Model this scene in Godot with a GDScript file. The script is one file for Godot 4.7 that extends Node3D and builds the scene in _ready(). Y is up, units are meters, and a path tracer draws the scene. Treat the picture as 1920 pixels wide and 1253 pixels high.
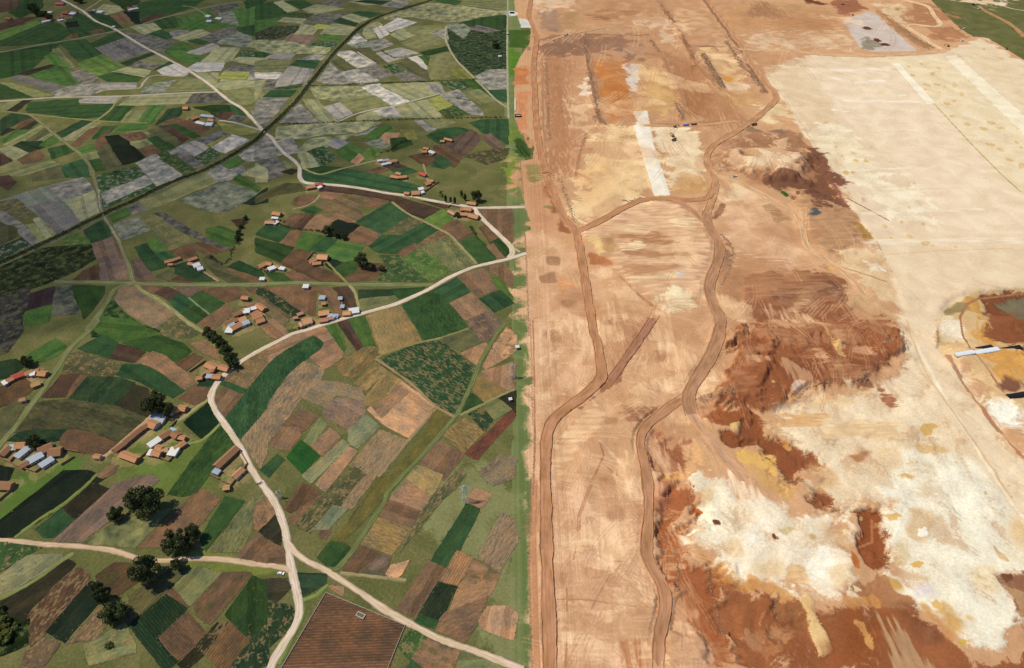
extends Node3D
# A patchwork farmland and, beyond a grass strip, a bare earthworks site, seen from the air.

var rng := RandomNumberGenerator.new()
var edge := FastNoiseLite.new()
var tiles := []
var mats := {}
var used := {}
var field_no := 0
var margins := PackedVector2Array()

func _ready():
	rng.seed = 11
	edge.seed = 5
	edge.frequency = 0.05
	edge.fractal_octaves = 3
	# ---- camera, sky, sun, exposure ----
	var cam := Camera3D.new()
	cam.name = "camera"
	cam.fov = 52.1238
	cam.near = 1.0
	cam.far = 20000.0
	add_child(cam)
	cam.position = Vector3(0, 430, 0)
	cam.rotation_degrees = Vector3(-40.800, 0, 0)
	var sky_mat := ProceduralSkyMaterial.new()
	sky_mat.sky_top_color = Color(0.34, 0.46, 0.66)
	sky_mat.sky_horizon_color = Color(0.76, 0.79, 0.80)
	sky_mat.sky_curve = 0.2
	sky_mat.ground_bottom_color = Color(0.35, 0.31, 0.25)
	sky_mat.ground_horizon_color = Color(0.66, 0.70, 0.72)
	var sky := Sky.new()
	sky.sky_material = sky_mat
	var env := Environment.new()
	env.background_mode = Environment.BG_SKY
	env.sky = sky
	env.background_energy_multiplier = 0.8
	env.tonemap_mode = Environment.TONE_MAPPER_LINEAR
	env.tonemap_exposure = 1.26
	env.sdfgi_enabled = true
	env.ssao_enabled = true
	env.ssil_enabled = true
	var we := WorldEnvironment.new()
	we.name = "daylight"
	we.environment = env
	add_child(we)
	var sun := DirectionalLight3D.new()
	sun.name = "sun"
	sun.light_energy = 1.15
	sun.light_color = Color(1.0, 0.95, 0.83)
	sun.light_angular_distance = 0.5
	sun.shadow_enabled = true
	add_child(sun)
	sun.look_at_from_position(Vector3.ZERO, Vector3(0.52, -0.85, 0.06))
	# ---- large structure ----
	make_materials()
	make_terrain()
	make_roads()
	make_terrain_meshes()
	make_fields()
	make_canal()
	make_clouds()
	# ---- objects ----
	make_houses()
	make_trees()
	make_hedges()
	make_big_field_wall()
	make_site_objects()
	make_pylons()
	make_vehicles()

# ------------------------------------------------------------------ helpers
func numbered(called: String) -> String:
	var n: int = used.get(called, 0)
	used[called] = n + 1
	return called if n == 0 else "%s_%03d" % [called, n]

func tag(o: Node, label: String, category: String, group := ""):
	o.set_meta("label", label)
	o.set_meta("category", category)
	if group != "":
		o.set_meta("group", group)

func base(called: String, at: Vector3, turn := 0.0) -> Node3D:
	var o := Node3D.new()
	o.name = numbered(called)
	add_child(o)
	o.position = at
	o.rotation.y = turn
	return o

func part(called: String, mesh: Mesh, mat: Material, parent: Node, at := Vector3.ZERO) -> MeshInstance3D:
	var o := MeshInstance3D.new()
	o.name = called if parent != self else numbered(called)
	o.mesh = mesh
	o.material_override = mat
	parent.add_child(o, true)
	o.position = at
	return o

func box(st: SurfaceTool, c: Vector3, s: Vector3, b := Basis.IDENTITY):
	var h := s * 0.5
	var v := []
	for i in 8:
		v.append(c + b * Vector3(h.x if i & 1 else -h.x, h.y if i & 2 else -h.y, h.z if i & 4 else -h.z))
	for f in [[0, 1, 3, 2], [5, 4, 6, 7], [4, 0, 2, 6], [1, 5, 7, 3], [2, 3, 7, 6], [4, 5, 1, 0]]:
		quad(st, v[f[0]], v[f[1]], v[f[2]], v[f[3]])

func quad(st: SurfaceTool, a: Vector3, b: Vector3, c: Vector3, d: Vector3):
	var n := (c - a).cross(b - a).normalized()
	var uvs := [Vector2(0, 0), Vector2(1, 0), Vector2(1, 1), Vector2(0, 1)]
	var p := [a, b, c, d]
	for i in [0, 2, 1, 0, 3, 2]:
		st.set_normal(-n)
		st.set_uv(uvs[i])
		st.add_vertex(p[i])

func tri(st: SurfaceTool, a: Vector3, b: Vector3, c: Vector3):
	var n := (b - a).cross(c - a).normalized()
	for p in [a, c, b]:
		st.set_normal(n)
		st.set_uv(Vector2(p.x, p.z))
		st.add_vertex(p)

func bar(st: SurfaceTool, a: Vector3, b: Vector3, w: float):
	var d := b - a
	var up := Vector3.UP if absf(d.normalized().y) < 0.95 else Vector3.RIGHT
	var bs := Basis.looking_at(d.normalized(), up)
	box(st, (a + b) * 0.5, Vector3(w, w, d.length()), bs)

func begin() -> SurfaceTool:
	var st := SurfaceTool.new()
	st.begin(Mesh.PRIMITIVE_TRIANGLES)
	return st

func v2s(a: Array) -> PackedVector2Array:
	var p := PackedVector2Array()
	for i in range(0, a.size(), 2):
		p.append(Vector2(a[i], a[i + 1]))
	return p

func lin_to_srgb(c: Color) -> Color:
	return c.linear_to_srgb()

func noise_image(w: int, h: int, freq: float, oct: int, sd: int, off := Vector2.ZERO, gain := 0.5, warp := 0.0) -> PackedByteArray:
	var n := FastNoiseLite.new()
	if warp > 0.0:
		n.domain_warp_enabled = true
		n.domain_warp_amplitude = warp
		n.domain_warp_frequency = freq * 0.7
		n.domain_warp_fractal_octaves = 4
	n.seed = sd
	n.noise_type = FastNoiseLite.TYPE_SIMPLEX_SMOOTH
	n.frequency = freq
	n.fractal_octaves = oct
	n.fractal_gain = gain
	n.offset = Vector3(off.x, off.y, 0)
	return n.get_image(w, h, false, false, false).get_data()

func seamless(size: int, freq: float, oct: int, sd: int) -> PackedByteArray:
	var n := FastNoiseLite.new()
	n.seed = sd
	n.noise_type = FastNoiseLite.TYPE_SIMPLEX_SMOOTH
	n.frequency = freq
	n.fractal_octaves = oct
	return n.get_seamless_image(size, size, false, false, 0.15, true).get_data()

# ------------------------------------------------------------------ materials
func plain(key: String, c: Color, rough := 0.9, metal := 0.0) -> StandardMaterial3D:
	if mats.has(key):
		return mats[key]
	var m := StandardMaterial3D.new()
	m.albedo_color = c.linear_to_srgb()
	m.roughness = rough
	m.metallic = metal
	m.metallic_specular = 0.3
	mats[key] = m
	return m

# crop and soil texture: grey-ish modulation of the field's own colour, and for some a second matter in patches
func crop_texture(style: String) -> StandardMaterial3D:
	var S := 512
	var a := seamless(S, 0.006, 4, 21 + style.unicode_at(0))
	var b := seamless(S, 0.05, 4, 31 + style.unicode_at(0))
	var d := seamless(S, 0.012, 5, 41 + style.unicode_at(0))
	var long := PackedByteArray()
	var im0 := Image.create_from_data(S, S, false, Image.FORMAT_L8, b)
	im0.resize(S, S / 16)
	var im1 := Image.create_from_data(S, S / 16, false, Image.FORMAT_L8, im0.get_data())
	im1.rotate_90(CLOCKWISE)
	im1.rotate_90(COUNTERCLOCKWISE)
	im0 = Image.create_from_data(S, S, false, Image.FORMAT_L8, b)
	im0.resize(S / 24, S, Image.INTERPOLATE_BILINEAR)
	im0.resize(S, S, Image.INTERPOLATE_CUBIC)
	long = im0.get_data()
	var bytes := PackedByteArray()
	bytes.resize(S * S * 3)
	var over := PackedByteArray()
	over.resize(S * S * 4)
	var two := style in ["p", "P", "q", "w", "n"]
	var stripe := PackedFloat32Array()
	stripe.resize(S)
	var band := PackedFloat32Array()
	var br := RandomNumberGenerator.new()
	br.seed = style.unicode_at(0)
	while band.size() < S:
		var bv := br.randf_range(-0.07, 0.07)
		for q in br.randi_range(30, 110):
			band.append(bv)
	for y in S:
		stripe[y] = sin(y * TAU / (S / 46.0)) if style != "F" else sin(y * TAU / (S / 36.0))
	for y in S:
		var sv := 0.0
		if style == "f": sv = stripe[y] * 0.045
		elif style == "F": sv = stripe[y] * 0.075
		elif style == "P": sv = stripe[y] * 0.05
		for x in S:
			var i := y * S + x
			var ca := (a[i] - 128) / 128.0
			var cb := (b[i] - 128) / 128.0
			var cl := (long[i] - 128) / 128.0
			var v := 0.8 + 0.08 * ca + 0.07 * cb + sv * (1.0 + cl) + band[(y + int(ca * 9.0) + S) % S] * (0.0 if style == "n" else 1.0) + (0.16 * ca + 0.2 * (d[i] - 128) / 128.0 if style == "n" else 0.0)
			if style == "s" or style == "P":
				v += 0.15 * cl
			elif style != "n":
				v += 0.07 * cl
			var hue := ca * 0.05
			bytes[i * 3] = clampi(int((v + hue) * 255), 0, 255)
			bytes[i * 3 + 1] = clampi(int(v * 255), 0, 255)
			bytes[i * 3 + 2] = clampi(int((v - hue) * 255), 0, 255)
			if two:
				var cd := (d[i] - 128) / 128.0
				var al := 0.0
				if style == "P": al = clampf((cd * 0.8 + cl * 0.9 + cb * 0.4 + sv * 2.0) * 1.1, 0, 0.5)
				else: al = clampf((cd + cb * 0.6 - 0.12) * 1.5, 0, 0.55)
				over[i * 4] = clampi(int(235 + 40 * cb), 0, 255)
				over[i * 4 + 1] = clampi(int(235 + 40 * cb), 0, 255)
				over[i * 4 + 2] = clampi(int(235 + 40 * cb), 0, 255)
				over[i * 4 + 3] = int(al * 255)
	var m := StandardMaterial3D.new()
	m.vertex_color_use_as_albedo = true
	m.albedo_texture = ImageTexture.create_from_image(Image.create_from_data(S, S, false, Image.FORMAT_RGB8, bytes))
	m.roughness = 0.95
	m.metallic_specular = 0.15
	if two:
		var tint := Color8(140, 118, 86)
		if style == "q": tint = Color8(58, 72, 36)
		elif style == "w": tint = Color8(150, 146, 136)
		elif style == "n": tint = Color8(92, 98, 62)
		for i in S * S:
			over[i * 4] = int(over[i * 4] * tint.r)
			over[i * 4 + 1] = int(over[i * 4 + 1] * tint.g)
			over[i * 4 + 2] = int(over[i * 4 + 2] * tint.b)
		m.detail_enabled = true
		m.detail_blend_mode = BaseMaterial3D.BLEND_MODE_MIX
		m.detail_albedo = ImageTexture.create_from_image(Image.create_from_data(S, S, false, Image.FORMAT_RGBA8, over))
		m.detail_uv_layer = BaseMaterial3D.DETAIL_UV_1
	return m

func make_materials():
	for s in ["m", "f", "F", "s", "p", "P", "q", "w", "n"]:
		mats["crop_" + s] = crop_texture(s)
	# road surface: wheel tracks along the road, u across
	var w := 64
	var h := 512
	var n := noise_image(w, h, 0.03, 4, 77)
	var im0 := Image.create_from_data(w, h, false, Image.FORMAT_L8, n)
	im0.resize(w, h / 64)
	im0.resize(w, h, Image.INTERPOLATE_CUBIC)
	n = im0.get_data()
	for kind in ["d", "h", "g"]:
		var bytes := PackedByteArray()
		bytes.resize(w * h * 3)
		for y in h:
			for x in w:
				var u := (x + 0.5) / w
				var i := y * w + x
				var v := 0.8 + (n[i] - 128) / 128.0 * (0.13 if kind == "h" else 0.1)
				var tr := maxf(exp(-pow((u - 0.32) / 0.08, 2)), exp(-pow((u - 0.68) / 0.08, 2)))
				if kind == "d": v += 0.09 * tr
				elif kind == "g": v += 0.2 * tr - 0.08
				else: v += 0.02 * cos(u * TAU * 4.0)
				for k in 3:
					var add := 0.0
					if kind == "g" and k == 0: add = 0.12 * tr
					bytes[i * 3 + k] = clampi(int((v + add) * 255), 0, 255)
		var m := StandardMaterial3D.new()
		m.vertex_color_use_as_albedo = true
		m.albedo_texture = ImageTexture.create_from_image(Image.create_from_data(w, h, false, Image.FORMAT_RGB8, bytes))
		m.roughness = 0.95
		m.metallic_specular = 0.15
		mats["road_" + kind] = m
	# fine grain of bare ground and turf
	var S := 512
	var a := seamless(S, 0.07, 5, 91)
	var b := seamless(S, 0.2, 3, 92)
	var gb := PackedByteArray()
	gb.resize(S * S * 3)
	for i in S * S:
		var v := 0.88 + 0.06 * (a[i] - 128) / 128.0 + 0.07 * (b[i] - 128) / 128.0
		var q := clampi(int(v * 255), 0, 255)
		gb[i * 3] = q
		gb[i * 3 + 1] = q
		gb[i * 3 + 2] = q
	mats["grain"] = ImageTexture.create_from_image(Image.create_from_data(S, S, false, Image.FORMAT_RGB8, gb))
	# roof tiles and corrugated sheet
	var ra := seamless(256, 0.04, 4, 93)
	var tb := PackedByteArray()
	tb.resize(256 * 256 * 3)
	for y in 256:
		for x in 256:
			var i := y * 256 + x
			var v := 0.82 + 0.22 * (ra[i] - 128) / 128.0 + 0.08 * sin(x * TAU / 16.0)
			var hue := 0.06 * (ra[(i * 7) % 65536] - 128) / 128.0
			tb[i * 3] = clampi(int((v + hue) * 255), 0, 255)
			tb[i * 3 + 1] = clampi(int(v * 255), 0, 255)
			tb[i * 3 + 2] = clampi(int((v - hue) * 255), 0, 255)
	var roof_tex := ImageTexture.create_from_image(Image.create_from_data(256, 256, false, Image.FORMAT_RGB8, tb))
	var roofs := {"t": Color8(166, 124, 94), "o": Color8(206, 152, 114), "b": Color8(232, 174, 132), "y": Color8(206, 170, 118), "r": Color8(206, 96, 84), "p": Color8(206, 160, 142), "q": Color8(206, 116, 124),
		"w": Color8(232, 234, 238), "m": Color8(172, 186, 206), "c": Color8(150, 190, 206)}
	for k in roofs:
		var m := StandardMaterial3D.new()
		m.albedo_color = roofs[k]
		m.albedo_texture = roof_tex
		m.uv1_triplanar = true
		m.uv1_scale = Vector3(0.2, 0.2, 0.2)
		m.roughness = 0.5 if k in ["w", "m", "c"] else 0.85
		m.metallic_specular = 0.4 if k in ["w", "m", "c"] else 0.2
		mats["roof_" + k] = m
	var adobe := StandardMaterial3D.new()
	adobe.albedo_color = Color8(160, 122, 92)
	adobe.albedo_texture = roof_tex
	adobe.uv1_triplanar = true
	adobe.uv1_scale = Vector3(0.15, 0.15, 0.15)
	adobe.roughness = 0.95
	mats["adobe"] = adobe
	var whitewash := adobe.duplicate()
	whitewash.albedo_color = Color8(214, 206, 194)
	mats["whitewash"] = whitewash
	var leaf := StandardMaterial3D.new()
	leaf.vertex_color_use_as_albedo = true
	leaf.roughness = 0.8
	leaf.metallic_specular = 0.2
	leaf.cull_mode = BaseMaterial3D.CULL_DISABLED
	leaf.backlight_enabled = true
	leaf.backlight = Color(0.12, 0.16, 0.05)
	mats["leaf"] = leaf
	var clod := StandardMaterial3D.new()
	clod.vertex_color_use_as_albedo = true
	clod.roughness = 0.95
	mats["clod"] = clod

# ------------------------------------------------------------------ terrain: soil and turf map, relief
# wheel tracks, scrapes and damp patches that the machines left on the open soil
func traffic_marks() -> Array:
	var out := []
	var site := v2s(SITE)
	for i in 1300:
		var z := -rng.randf_range(170.0, 560.0) if i % 3 else -rng.randf_range(500.0, 1650.0)
		var p := Vector2(rng.randf_range(15.0, 60.0 - z * 0.75), z)
		if not Geometry2D.is_point_in_polygon(p, site):
			continue
		var far := maxf(1.0, -z / 450.0)
		var light := rng.randf() < 0.45
		var k := i % 5
		if k < 3:
			# a pair of ruts, gently curved
			var a := rng.randfn() * 0.35 + (PI / 2 if rng.randf() < 0.6 else rng.randf() * PI)
			var bend := rng.randfn() * 0.08
			var pts := []
			var pts2 := []
			var q := p
			for n in 7:
				var d := Vector2.from_angle(a)
				q += d * 7.0 * far
				a += bend
				pts.append_array([q.x, q.y])
				var e := q + d.orthogonal() * 2.4 * far
				pts2.append_array([e.x, e.y])
			var col := [232, 196, 160] if light else [168, 124, 92]
			for s in [pts, pts2]:
				out.append([col[0], col[1], col[2], 0.7, 0.9, 2.4, 2, 0.0, 0.3, 0.6 * far, s])
		elif k == 3:
			# scraped fan of parallel blade marks
			var a := rng.randf() * PI
			var d := Vector2.from_angle(a)
			var o := d.orthogonal()
			var col := [226, 190, 152] if light else [172, 128, 96]
			for n in 6:
				var s0 := p + o * n * 2.2 * far + d * rng.randfn() * 3.0
				var e0 := s0 + d * rng.randf_range(14, 30) * far + o * n * 0.8
				out.append([col[0], col[1], col[2], 1.0, 1.2, 2.0, 1 if absf(d.x) > 0.7 else 2, 0.0, 0.3, 1.3 * far, [s0.x, s0.y, (s0.x + e0.x) / 2 + rng.randfn(), (s0.y + e0.y) / 2, e0.x, e0.y]])
		else:
			var r := rng.randf_range(6, 20) * far
			var poly := []
			var turn := rng.randf() * TAU
			for n in 9:
				var ang := n * TAU / 9.0
				var v := Vector2(cos(ang) * r * 1.6, sin(ang) * r * 0.7) * rng.randf_range(0.6, 1.2)
				v = v.rotated(turn) + p
				poly.append_array([v.x, v.y])
			var col := [230, 198, 160] if light else [170, 126, 94]
			out.append([col[0], col[1], col[2], 5.0, 2.0, 2.0, i % 3, 0.0, 0.4, 0.0, poly])
	return out

const SITE_ALL := [19.3,-172.1,22.7,-325.8,26.3,-519.5,33,-862,59,-1635,877,-1635,455,-1233,413,-641,392.7,-503.3,645.5,-444,430.2,-172.1]
const SITE := [22.9,-181.5,28,-325.8,34.7,-519.5,34,-675,51,-862,78,-1516,825,-1516,397,-1156,388,-722,377.2,-503.3,327.6,-444,172.4,-417.2,115.3,-325.8,120.8,-181.5]
func make_terrain():
	var marks := traffic_marks()
	# trodden yards
	for h in HOUSES:
		var m := Vector2(h[3] + h[5], h[4] + h[6]) * 0.5 + Vector2(rng.randfn(), rng.randfn()) * 2.0
		var rr: float = Vector2(h[3] - h[5], h[4] - h[6]).length() * 0.5 + 4.0
		var poly := []
		for n in 8:
			var v := m + Vector2.from_angle(n * TAU / 8.0) * rr * rng.randf_range(0.7, 1.3)
			poly.append_array([v.x, v.y])
		marks.append([150, 128, 94, 4.0, 2.0, 2.0, 0, 0.0, 0.5, 0.0, poly])
	for d in [[-520.0, -520.0, 1040.0, 370.0, 0.52, 1.3], [-766.0, -900.0, 1532.0, 380.0, 0.8, 2.5], [-1220.0, -1760.0, 2440.0, 860.0, 1.4, 5.0]]:
		var t := {"x0": d[0], "z0": d[1], "px": d[4], "w": int(d[2] / d[4]), "h": int(d[3] / d[4]), "gs": d[5], "gw": int(d[2] / d[5]) + 1, "gh": int(d[3] / d[5]) + 1}
		var off: Vector2 = Vector2(t.x0, t.z0) / t.px
		t.n0 = noise_image(t.w, t.h, t.px / 34.0, 4, 3, off, 0.52, 40.0 / t.px)
		t.n3 = noise_image(t.w, t.h, t.px / maxf(2.6, t.px * 3.0), 3, 4, off, 0.6)
		var im := Image.create_from_data(t.w / 7, t.h, false, Image.FORMAT_L8, noise_image(t.w / 7, t.h, t.px / 6.0, 4, 6, Vector2(t.x0 / 7.0, t.z0) / t.px))
		im.resize(t.w, t.h, Image.INTERPOLATE_CUBIC)
		t.n1 = im.get_data()
		im = Image.create_from_data(t.w, t.h / 7, false, Image.FORMAT_L8, noise_image(t.w, t.h / 7, t.px / 6.0, 4, 8, Vector2(t.x0, t.z0 / 7.0) / t.px))
		im.resize(t.w, t.h, Image.INTERPOLATE_CUBIC)
		t.n2 = im.get_data()
		# turf
		var lut := PackedByteArray()
		for i in 256:
			var f := clampf((i - 70) / 120.0, 0, 1)
			var c := Color8(84, 90, 52).lerp(Color8(106, 106, 66), f / 0.6) if f < 0.6 else Color8(106, 106, 66).lerp(Color8(126, 115, 80), (f - 0.6) / 0.4)
			lut.append_array(PackedByteArray([c.r8, c.g8, c.b8]))
		var rgb := PackedByteArray()
		rgb.resize(t.w * t.h * 3)
		var n0: PackedByteArray = t.n0
		var n3: PackedByteArray = t.n3
		var count: int = t.w * t.h
		for i in count:
			var k: int = ((n0[i] + n3[i]) >> 1) * 3
			var j: int = i * 3
			rgb[j] = lut[k]
			rgb[j + 1] = lut[k + 1]
			rgb[j + 2] = lut[k + 2]
		t.rgb = rgb
		var hh := PackedFloat32Array()
		hh.resize(t.gw * t.gh)
		t.hgt = hh
		for s in SOIL:
			paint(t, s)
		for s in marks:
			paint(t, s)
		var hs: PackedFloat32Array = t.hgt
		t.hgt = PackedFloat32Array()
		for pass_no in 1:
			var old := hs.duplicate()
			var gw: int = t.gw
			for j in range(1, t.gh - 1):
				for i in range(1, gw - 1):
					var k := j * gw + i
					var sum := old[k - 1] + old[k + 1] + old[k - gw] + old[k + gw]
					if sum != 0.0 or old[k] != 0.0:
						hs[k] = old[k] * 0.4 + sum * 0.15
		var swell := FastNoiseLite.new()
		swell.frequency = 1.0 / 60.0
		swell.fractal_octaves = 4
		var site := v2s(SITE_ALL)
		for j in t.gh:
			for i in t.gw:
				var p := Vector2(t.x0 + i * t.gs, t.z0 + j * t.gs)
				if p.x > 25.0 and Geometry2D.is_point_in_polygon(p, site):
					hs[j * t.gw + i] += swell.get_noise_2d(p.x, p.y) * 2.6 * clampf((p.x - 25.0) / 30.0, 0, 1)
		var last: float = (t.gh - 1) * t.gs
		for j in t.gh:
			var f := clampf((minf(j * t.gs, last - j * t.gs) - 4.0) / 14.0, 0, 1)
			if f < 1.0:
				for i in t.gw:
					hs[j * t.gw + i] *= f
		t.hgt = hs
		tiles.append(t)

func mask_of(poly: PackedVector2Array, ox: float, oz: float, px: float, w: int, h: int, wide: float, soft: float) -> PackedByteArray:
	var im := Image.create_empty(w, h, false, Image.FORMAT_L8)
	var polys := []
	if wide > 0.0:
		for i in poly.size() - 1:
			var a := poly[i]
			var b := poly[i + 1]
			var nrm := (b - a).normalized().orthogonal() * maxf(wide, px * 1.2) * 0.5
			var e := (b - a).normalized() * wide * 0.3
			polys.append(PackedVector2Array([a + nrm - e, b + nrm + e, b - nrm + e, a - nrm - e]))
	else:
		polys.append(poly)
	for p in polys:
		for y in h:
			var z := oz + (y + 0.5) * px
			var xs := []
			var n: int = p.size()
			for i in n:
				var a: Vector2 = p[i]
				var b: Vector2 = p[(i + 1) % n]
				if (a.y <= z) != (b.y <= z):
					xs.append(a.x + (z - a.y) / (b.y - a.y) * (b.x - a.x))
			xs.sort()
			for i in range(0, xs.size() - 1, 2):
				var x0 := clampi(int(round((xs[i] - ox) / px)), 0, w)
				var x1 := clampi(int(round((xs[i + 1] - ox) / px)), 0, w)
				if x1 > x0:
					im.fill_rect(Rect2i(x0, y, x1 - x0, 1), Color.WHITE)
	var level := int(round(log(maxf(soft / px, 1.0)) / log(2.0)))
	if level > 0:
		var w2 := w
		var h2 := h
		for i in level:
			w2 = maxi(2, w2 / 2)
			h2 = maxi(2, h2 / 2)
			im.resize(w2, h2, Image.INTERPOLATE_BILINEAR)
		im.resize(w, h, Image.INTERPOLATE_CUBIC)
	return im.get_data()

func paint(t: Dictionary, s: Array):
	var poly := v2s(s[10])
	var lo := poly[0]
	var hi := poly[0]
	for p in poly:
		lo = lo.min(p)
		hi = hi.max(p)
	var soft: float = s[3]
	var pad: float = soft * 1.6 + s[9] + 2.0 * t.px
	var px: float = t.px
	var i0 := clampi(int((lo.x - pad - t.x0) / px), 0, t.w)
	var i1 := clampi(int((hi.x + pad - t.x0) / px), 0, t.w)
	var j0 := clampi(int((lo.y - pad - t.z0) / px), 0, t.h)
	var j1 := clampi(int((hi.y + pad - t.z0) / px), 0, t.h)
	var w := i1 - i0
	var h := j1 - j0
	if w < 4 or h < 4:
		return
	var m := mask_of(poly, t.x0 + i0 * px, t.z0 + j0 * px, px, w, h, s[9], soft)
	var amp: float = s[4] * 1.7 / 255.0
	var gain: float = s[5]
	var op: float = s[8]
	var nz: PackedByteArray = [t.n0, t.n1, t.n2][s[6]]
	var nf: PackedByteArray = [t.n3, t.n1, t.n2][s[6]]
	var n3: PackedByteArray = t.n3
	var rgb: PackedByteArray = t.rgb
	t.rgb = PackedByteArray()
	var r: float = s[0] * 1.06
	var g: float = s[1] * 1.06
	var b: float = s[2] * 1.06
	var tw: int = t.w
	var calm := 0.6 if s[5] == 3.5 else 1.0   # graded, rolled ground is even
	for y in h:
		var row := (j0 + y) * tw + i0
		var mr := y * w
		for x in w:
			var mv := m[mr + x]
			if mv < 6:
				continue
			var k := row + x
			var a := (mv / 255.0 - 0.5 + clampf((nz[k] * 0.9 + nf[k] * 0.1 - 128.0) * amp, -0.46, 0.46)) * gain + 0.5
			if a <= 0.0:
				continue
			if a > 1.0: a = 1.0
			if mv < 50: a *= mv / 50.0
			a *= op
			var v := ((nz[k] - 128) * 0.0011 + (nf[k] - 128) * 0.0004 + (n3[k] - 128) * 0.0004) * calm
			var j := k * 3
			rgb[j] = mini(255, int(rgb[j] + (r + r * v * 0.75 - rgb[j]) * a))
			rgb[j + 1] = mini(255, int(rgb[j + 1] + (g + g * v - rgb[j + 1]) * a))
			rgb[j + 2] = mini(255, int(rgb[j + 2] + (b + b * v * 1.25 - rgb[j + 2]) * a))
	t.rgb = rgb
	var dh: float = s[7]
	if dh == 0.0:
		return
	# relief of the same patch on the coarser height grid, with the same ragged rim
	var gs: float = t.gs
	var hg: PackedFloat32Array = t.hgt
	t.hgt = PackedFloat32Array()
	for gj in range(int(j0 * px / gs), mini(t.gh, int(j1 * px / gs) + 1)):
		for gi in range(int(i0 * px / gs), mini(t.gw, int(i1 * px / gs) + 1)):
			var ix := int(gi * gs / px) - i0
			var iy := int(gj * gs / px) - j0
			if ix < 0 or iy < 0 or ix >= w or iy >= h:
				continue
			var mv := m[iy * w + ix]
			var k := (j0 + iy) * tw + i0 + ix
			var a := clampf((mv / 255.0 - 0.5 + clampf((nz[k] * 0.9 + nf[k] * 0.1 - 128.0) * amp, -0.46, 0.46)) * gain + 0.5, 0, 1)
			if mv < 6: a = 0.0
			hg[gj * t.gw + gi] += a * (dh + (nz[k] - 128) / 128.0 * absf(dh) * 0.3)
	t.hgt = hg

func height_at(x: float, z: float) -> float:
	for t in tiles:
		var i := int(round((x - t.x0) / t.gs))
		var j := int(round((z - t.z0) / t.gs))
		if i >= 0 and j >= 0 and i < t.gw and j < t.gh:
			return t.hgt[j * t.gw + i]
	return 0.0

func make_terrain_meshes():
	var grain: Texture2D = mats["grain"]
	for t in tiles:
		var gw: int = t.gw
		var gh: int = t.gh
		var vs := PackedVector3Array()
		var ns := PackedVector3Array()
		var uv := PackedVector2Array()
		var uv2 := PackedVector2Array()
		vs.resize(gw * gh)
		ns.resize(gw * gh)
		uv.resize(gw * gh)
		uv2.resize(gw * gh)
		var hg: PackedFloat32Array = t.hgt
		var gs: float = t.gs
		var sx: float = t.w * t.px
		var sz: float = t.h * t.px
		for j in gh:
			for i in gw:
				var k := j * gw + i
				var x := i * gs
				var z := j * gs
				vs[k] = Vector3(t.x0 + x, hg[k], t.z0 + z)
				var hx := hg[k + 1 if i < gw - 1 else k] - hg[k - 1 if i > 0 else k]
				var hz := hg[k + gw if j < gh - 1 else k] - hg[k - gw if j > 0 else k]
				ns[k] = Vector3(-hx, 2.0 * gs, -hz).normalized()
				uv[k] = Vector2(x / sx, z / sz)
				uv2[k] = Vector2(t.x0 + x, t.z0 + z) / 41.0
		var idx := PackedInt32Array()
		idx.resize((gw - 1) * (gh - 1) * 6)
		var q := 0
		for j in gh - 1:
			for i in gw - 1:
				var k := j * gw + i
				idx[q] = k
				idx[q + 1] = k + 1
				idx[q + 2] = k + gw
				idx[q + 3] = k + 1
				idx[q + 4] = k + gw + 1
				idx[q + 5] = k + gw
				q += 6
		var arr := []
		arr.resize(Mesh.ARRAY_MAX)
		arr[Mesh.ARRAY_VERTEX] = vs
		arr[Mesh.ARRAY_NORMAL] = ns
		arr[Mesh.ARRAY_TEX_UV] = uv
		arr[Mesh.ARRAY_TEX_UV2] = uv2
		arr[Mesh.ARRAY_INDEX] = idx
		var mesh := ArrayMesh.new()
		mesh.add_surface_from_arrays(Mesh.PRIMITIVE_TRIANGLES, arr)
		var m := StandardMaterial3D.new()
		m.albedo_texture = ImageTexture.create_from_image(Image.create_from_data(t.w, t.h, false, Image.FORMAT_RGB8, t.rgb))
		m.texture_repeat = false
		m.roughness = 0.95
		m.metallic_specular = 0.15
		m.detail_enabled = true
		m.detail_blend_mode = BaseMaterial3D.BLEND_MODE_MUL
		m.detail_albedo = grain
		m.detail_uv_layer = BaseMaterial3D.DETAIL_UV_2
		var o := part("terrain", mesh, m, self)
		o.set_meta("kind", "structure")
	# land beyond, out to the horizon
	var st := begin()
	var ring := [[-9000, -9000, 9000, -1758], [-9000, -1758, -1218, -900], [1218, -1758, 9000, -900], [-9000, -900, -763, -520], [763, -900, 9000, -520], [-9000, -520, -519, -151], [519, -520, 9000, -151], [-9000, -151, 9000, 5000]]
	for r in ring:
		quad(st, Vector3(r[0], -0.05, r[1]), Vector3(r[2], -0.05, r[1]), Vector3(r[2], -0.05, r[3]), Vector3(r[0], -0.05, r[3]))
	var o := part("ground", st.commit(), plain("far_ground", Color(0.11, 0.11, 0.05)), self)
	o.set_meta("kind", "structure")

# ------------------------------------------------------------------ roads
func smooth_path(p: PackedVector2Array, step: float) -> PackedVector2Array:
	var c := Curve2D.new()
	for i in p.size():
		var tan := Vector2.ZERO
		if i > 0 and i < p.size() - 1:
			tan = (p[i + 1] - p[i - 1]).normalized() * minf(p[i].distance_to(p[i - 1]), p[i].distance_to(p[i + 1])) * 0.33
		c.add_point(p[i], -tan, tan)
	c.bake_interval = step
	return c.get_baked_points()

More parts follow.
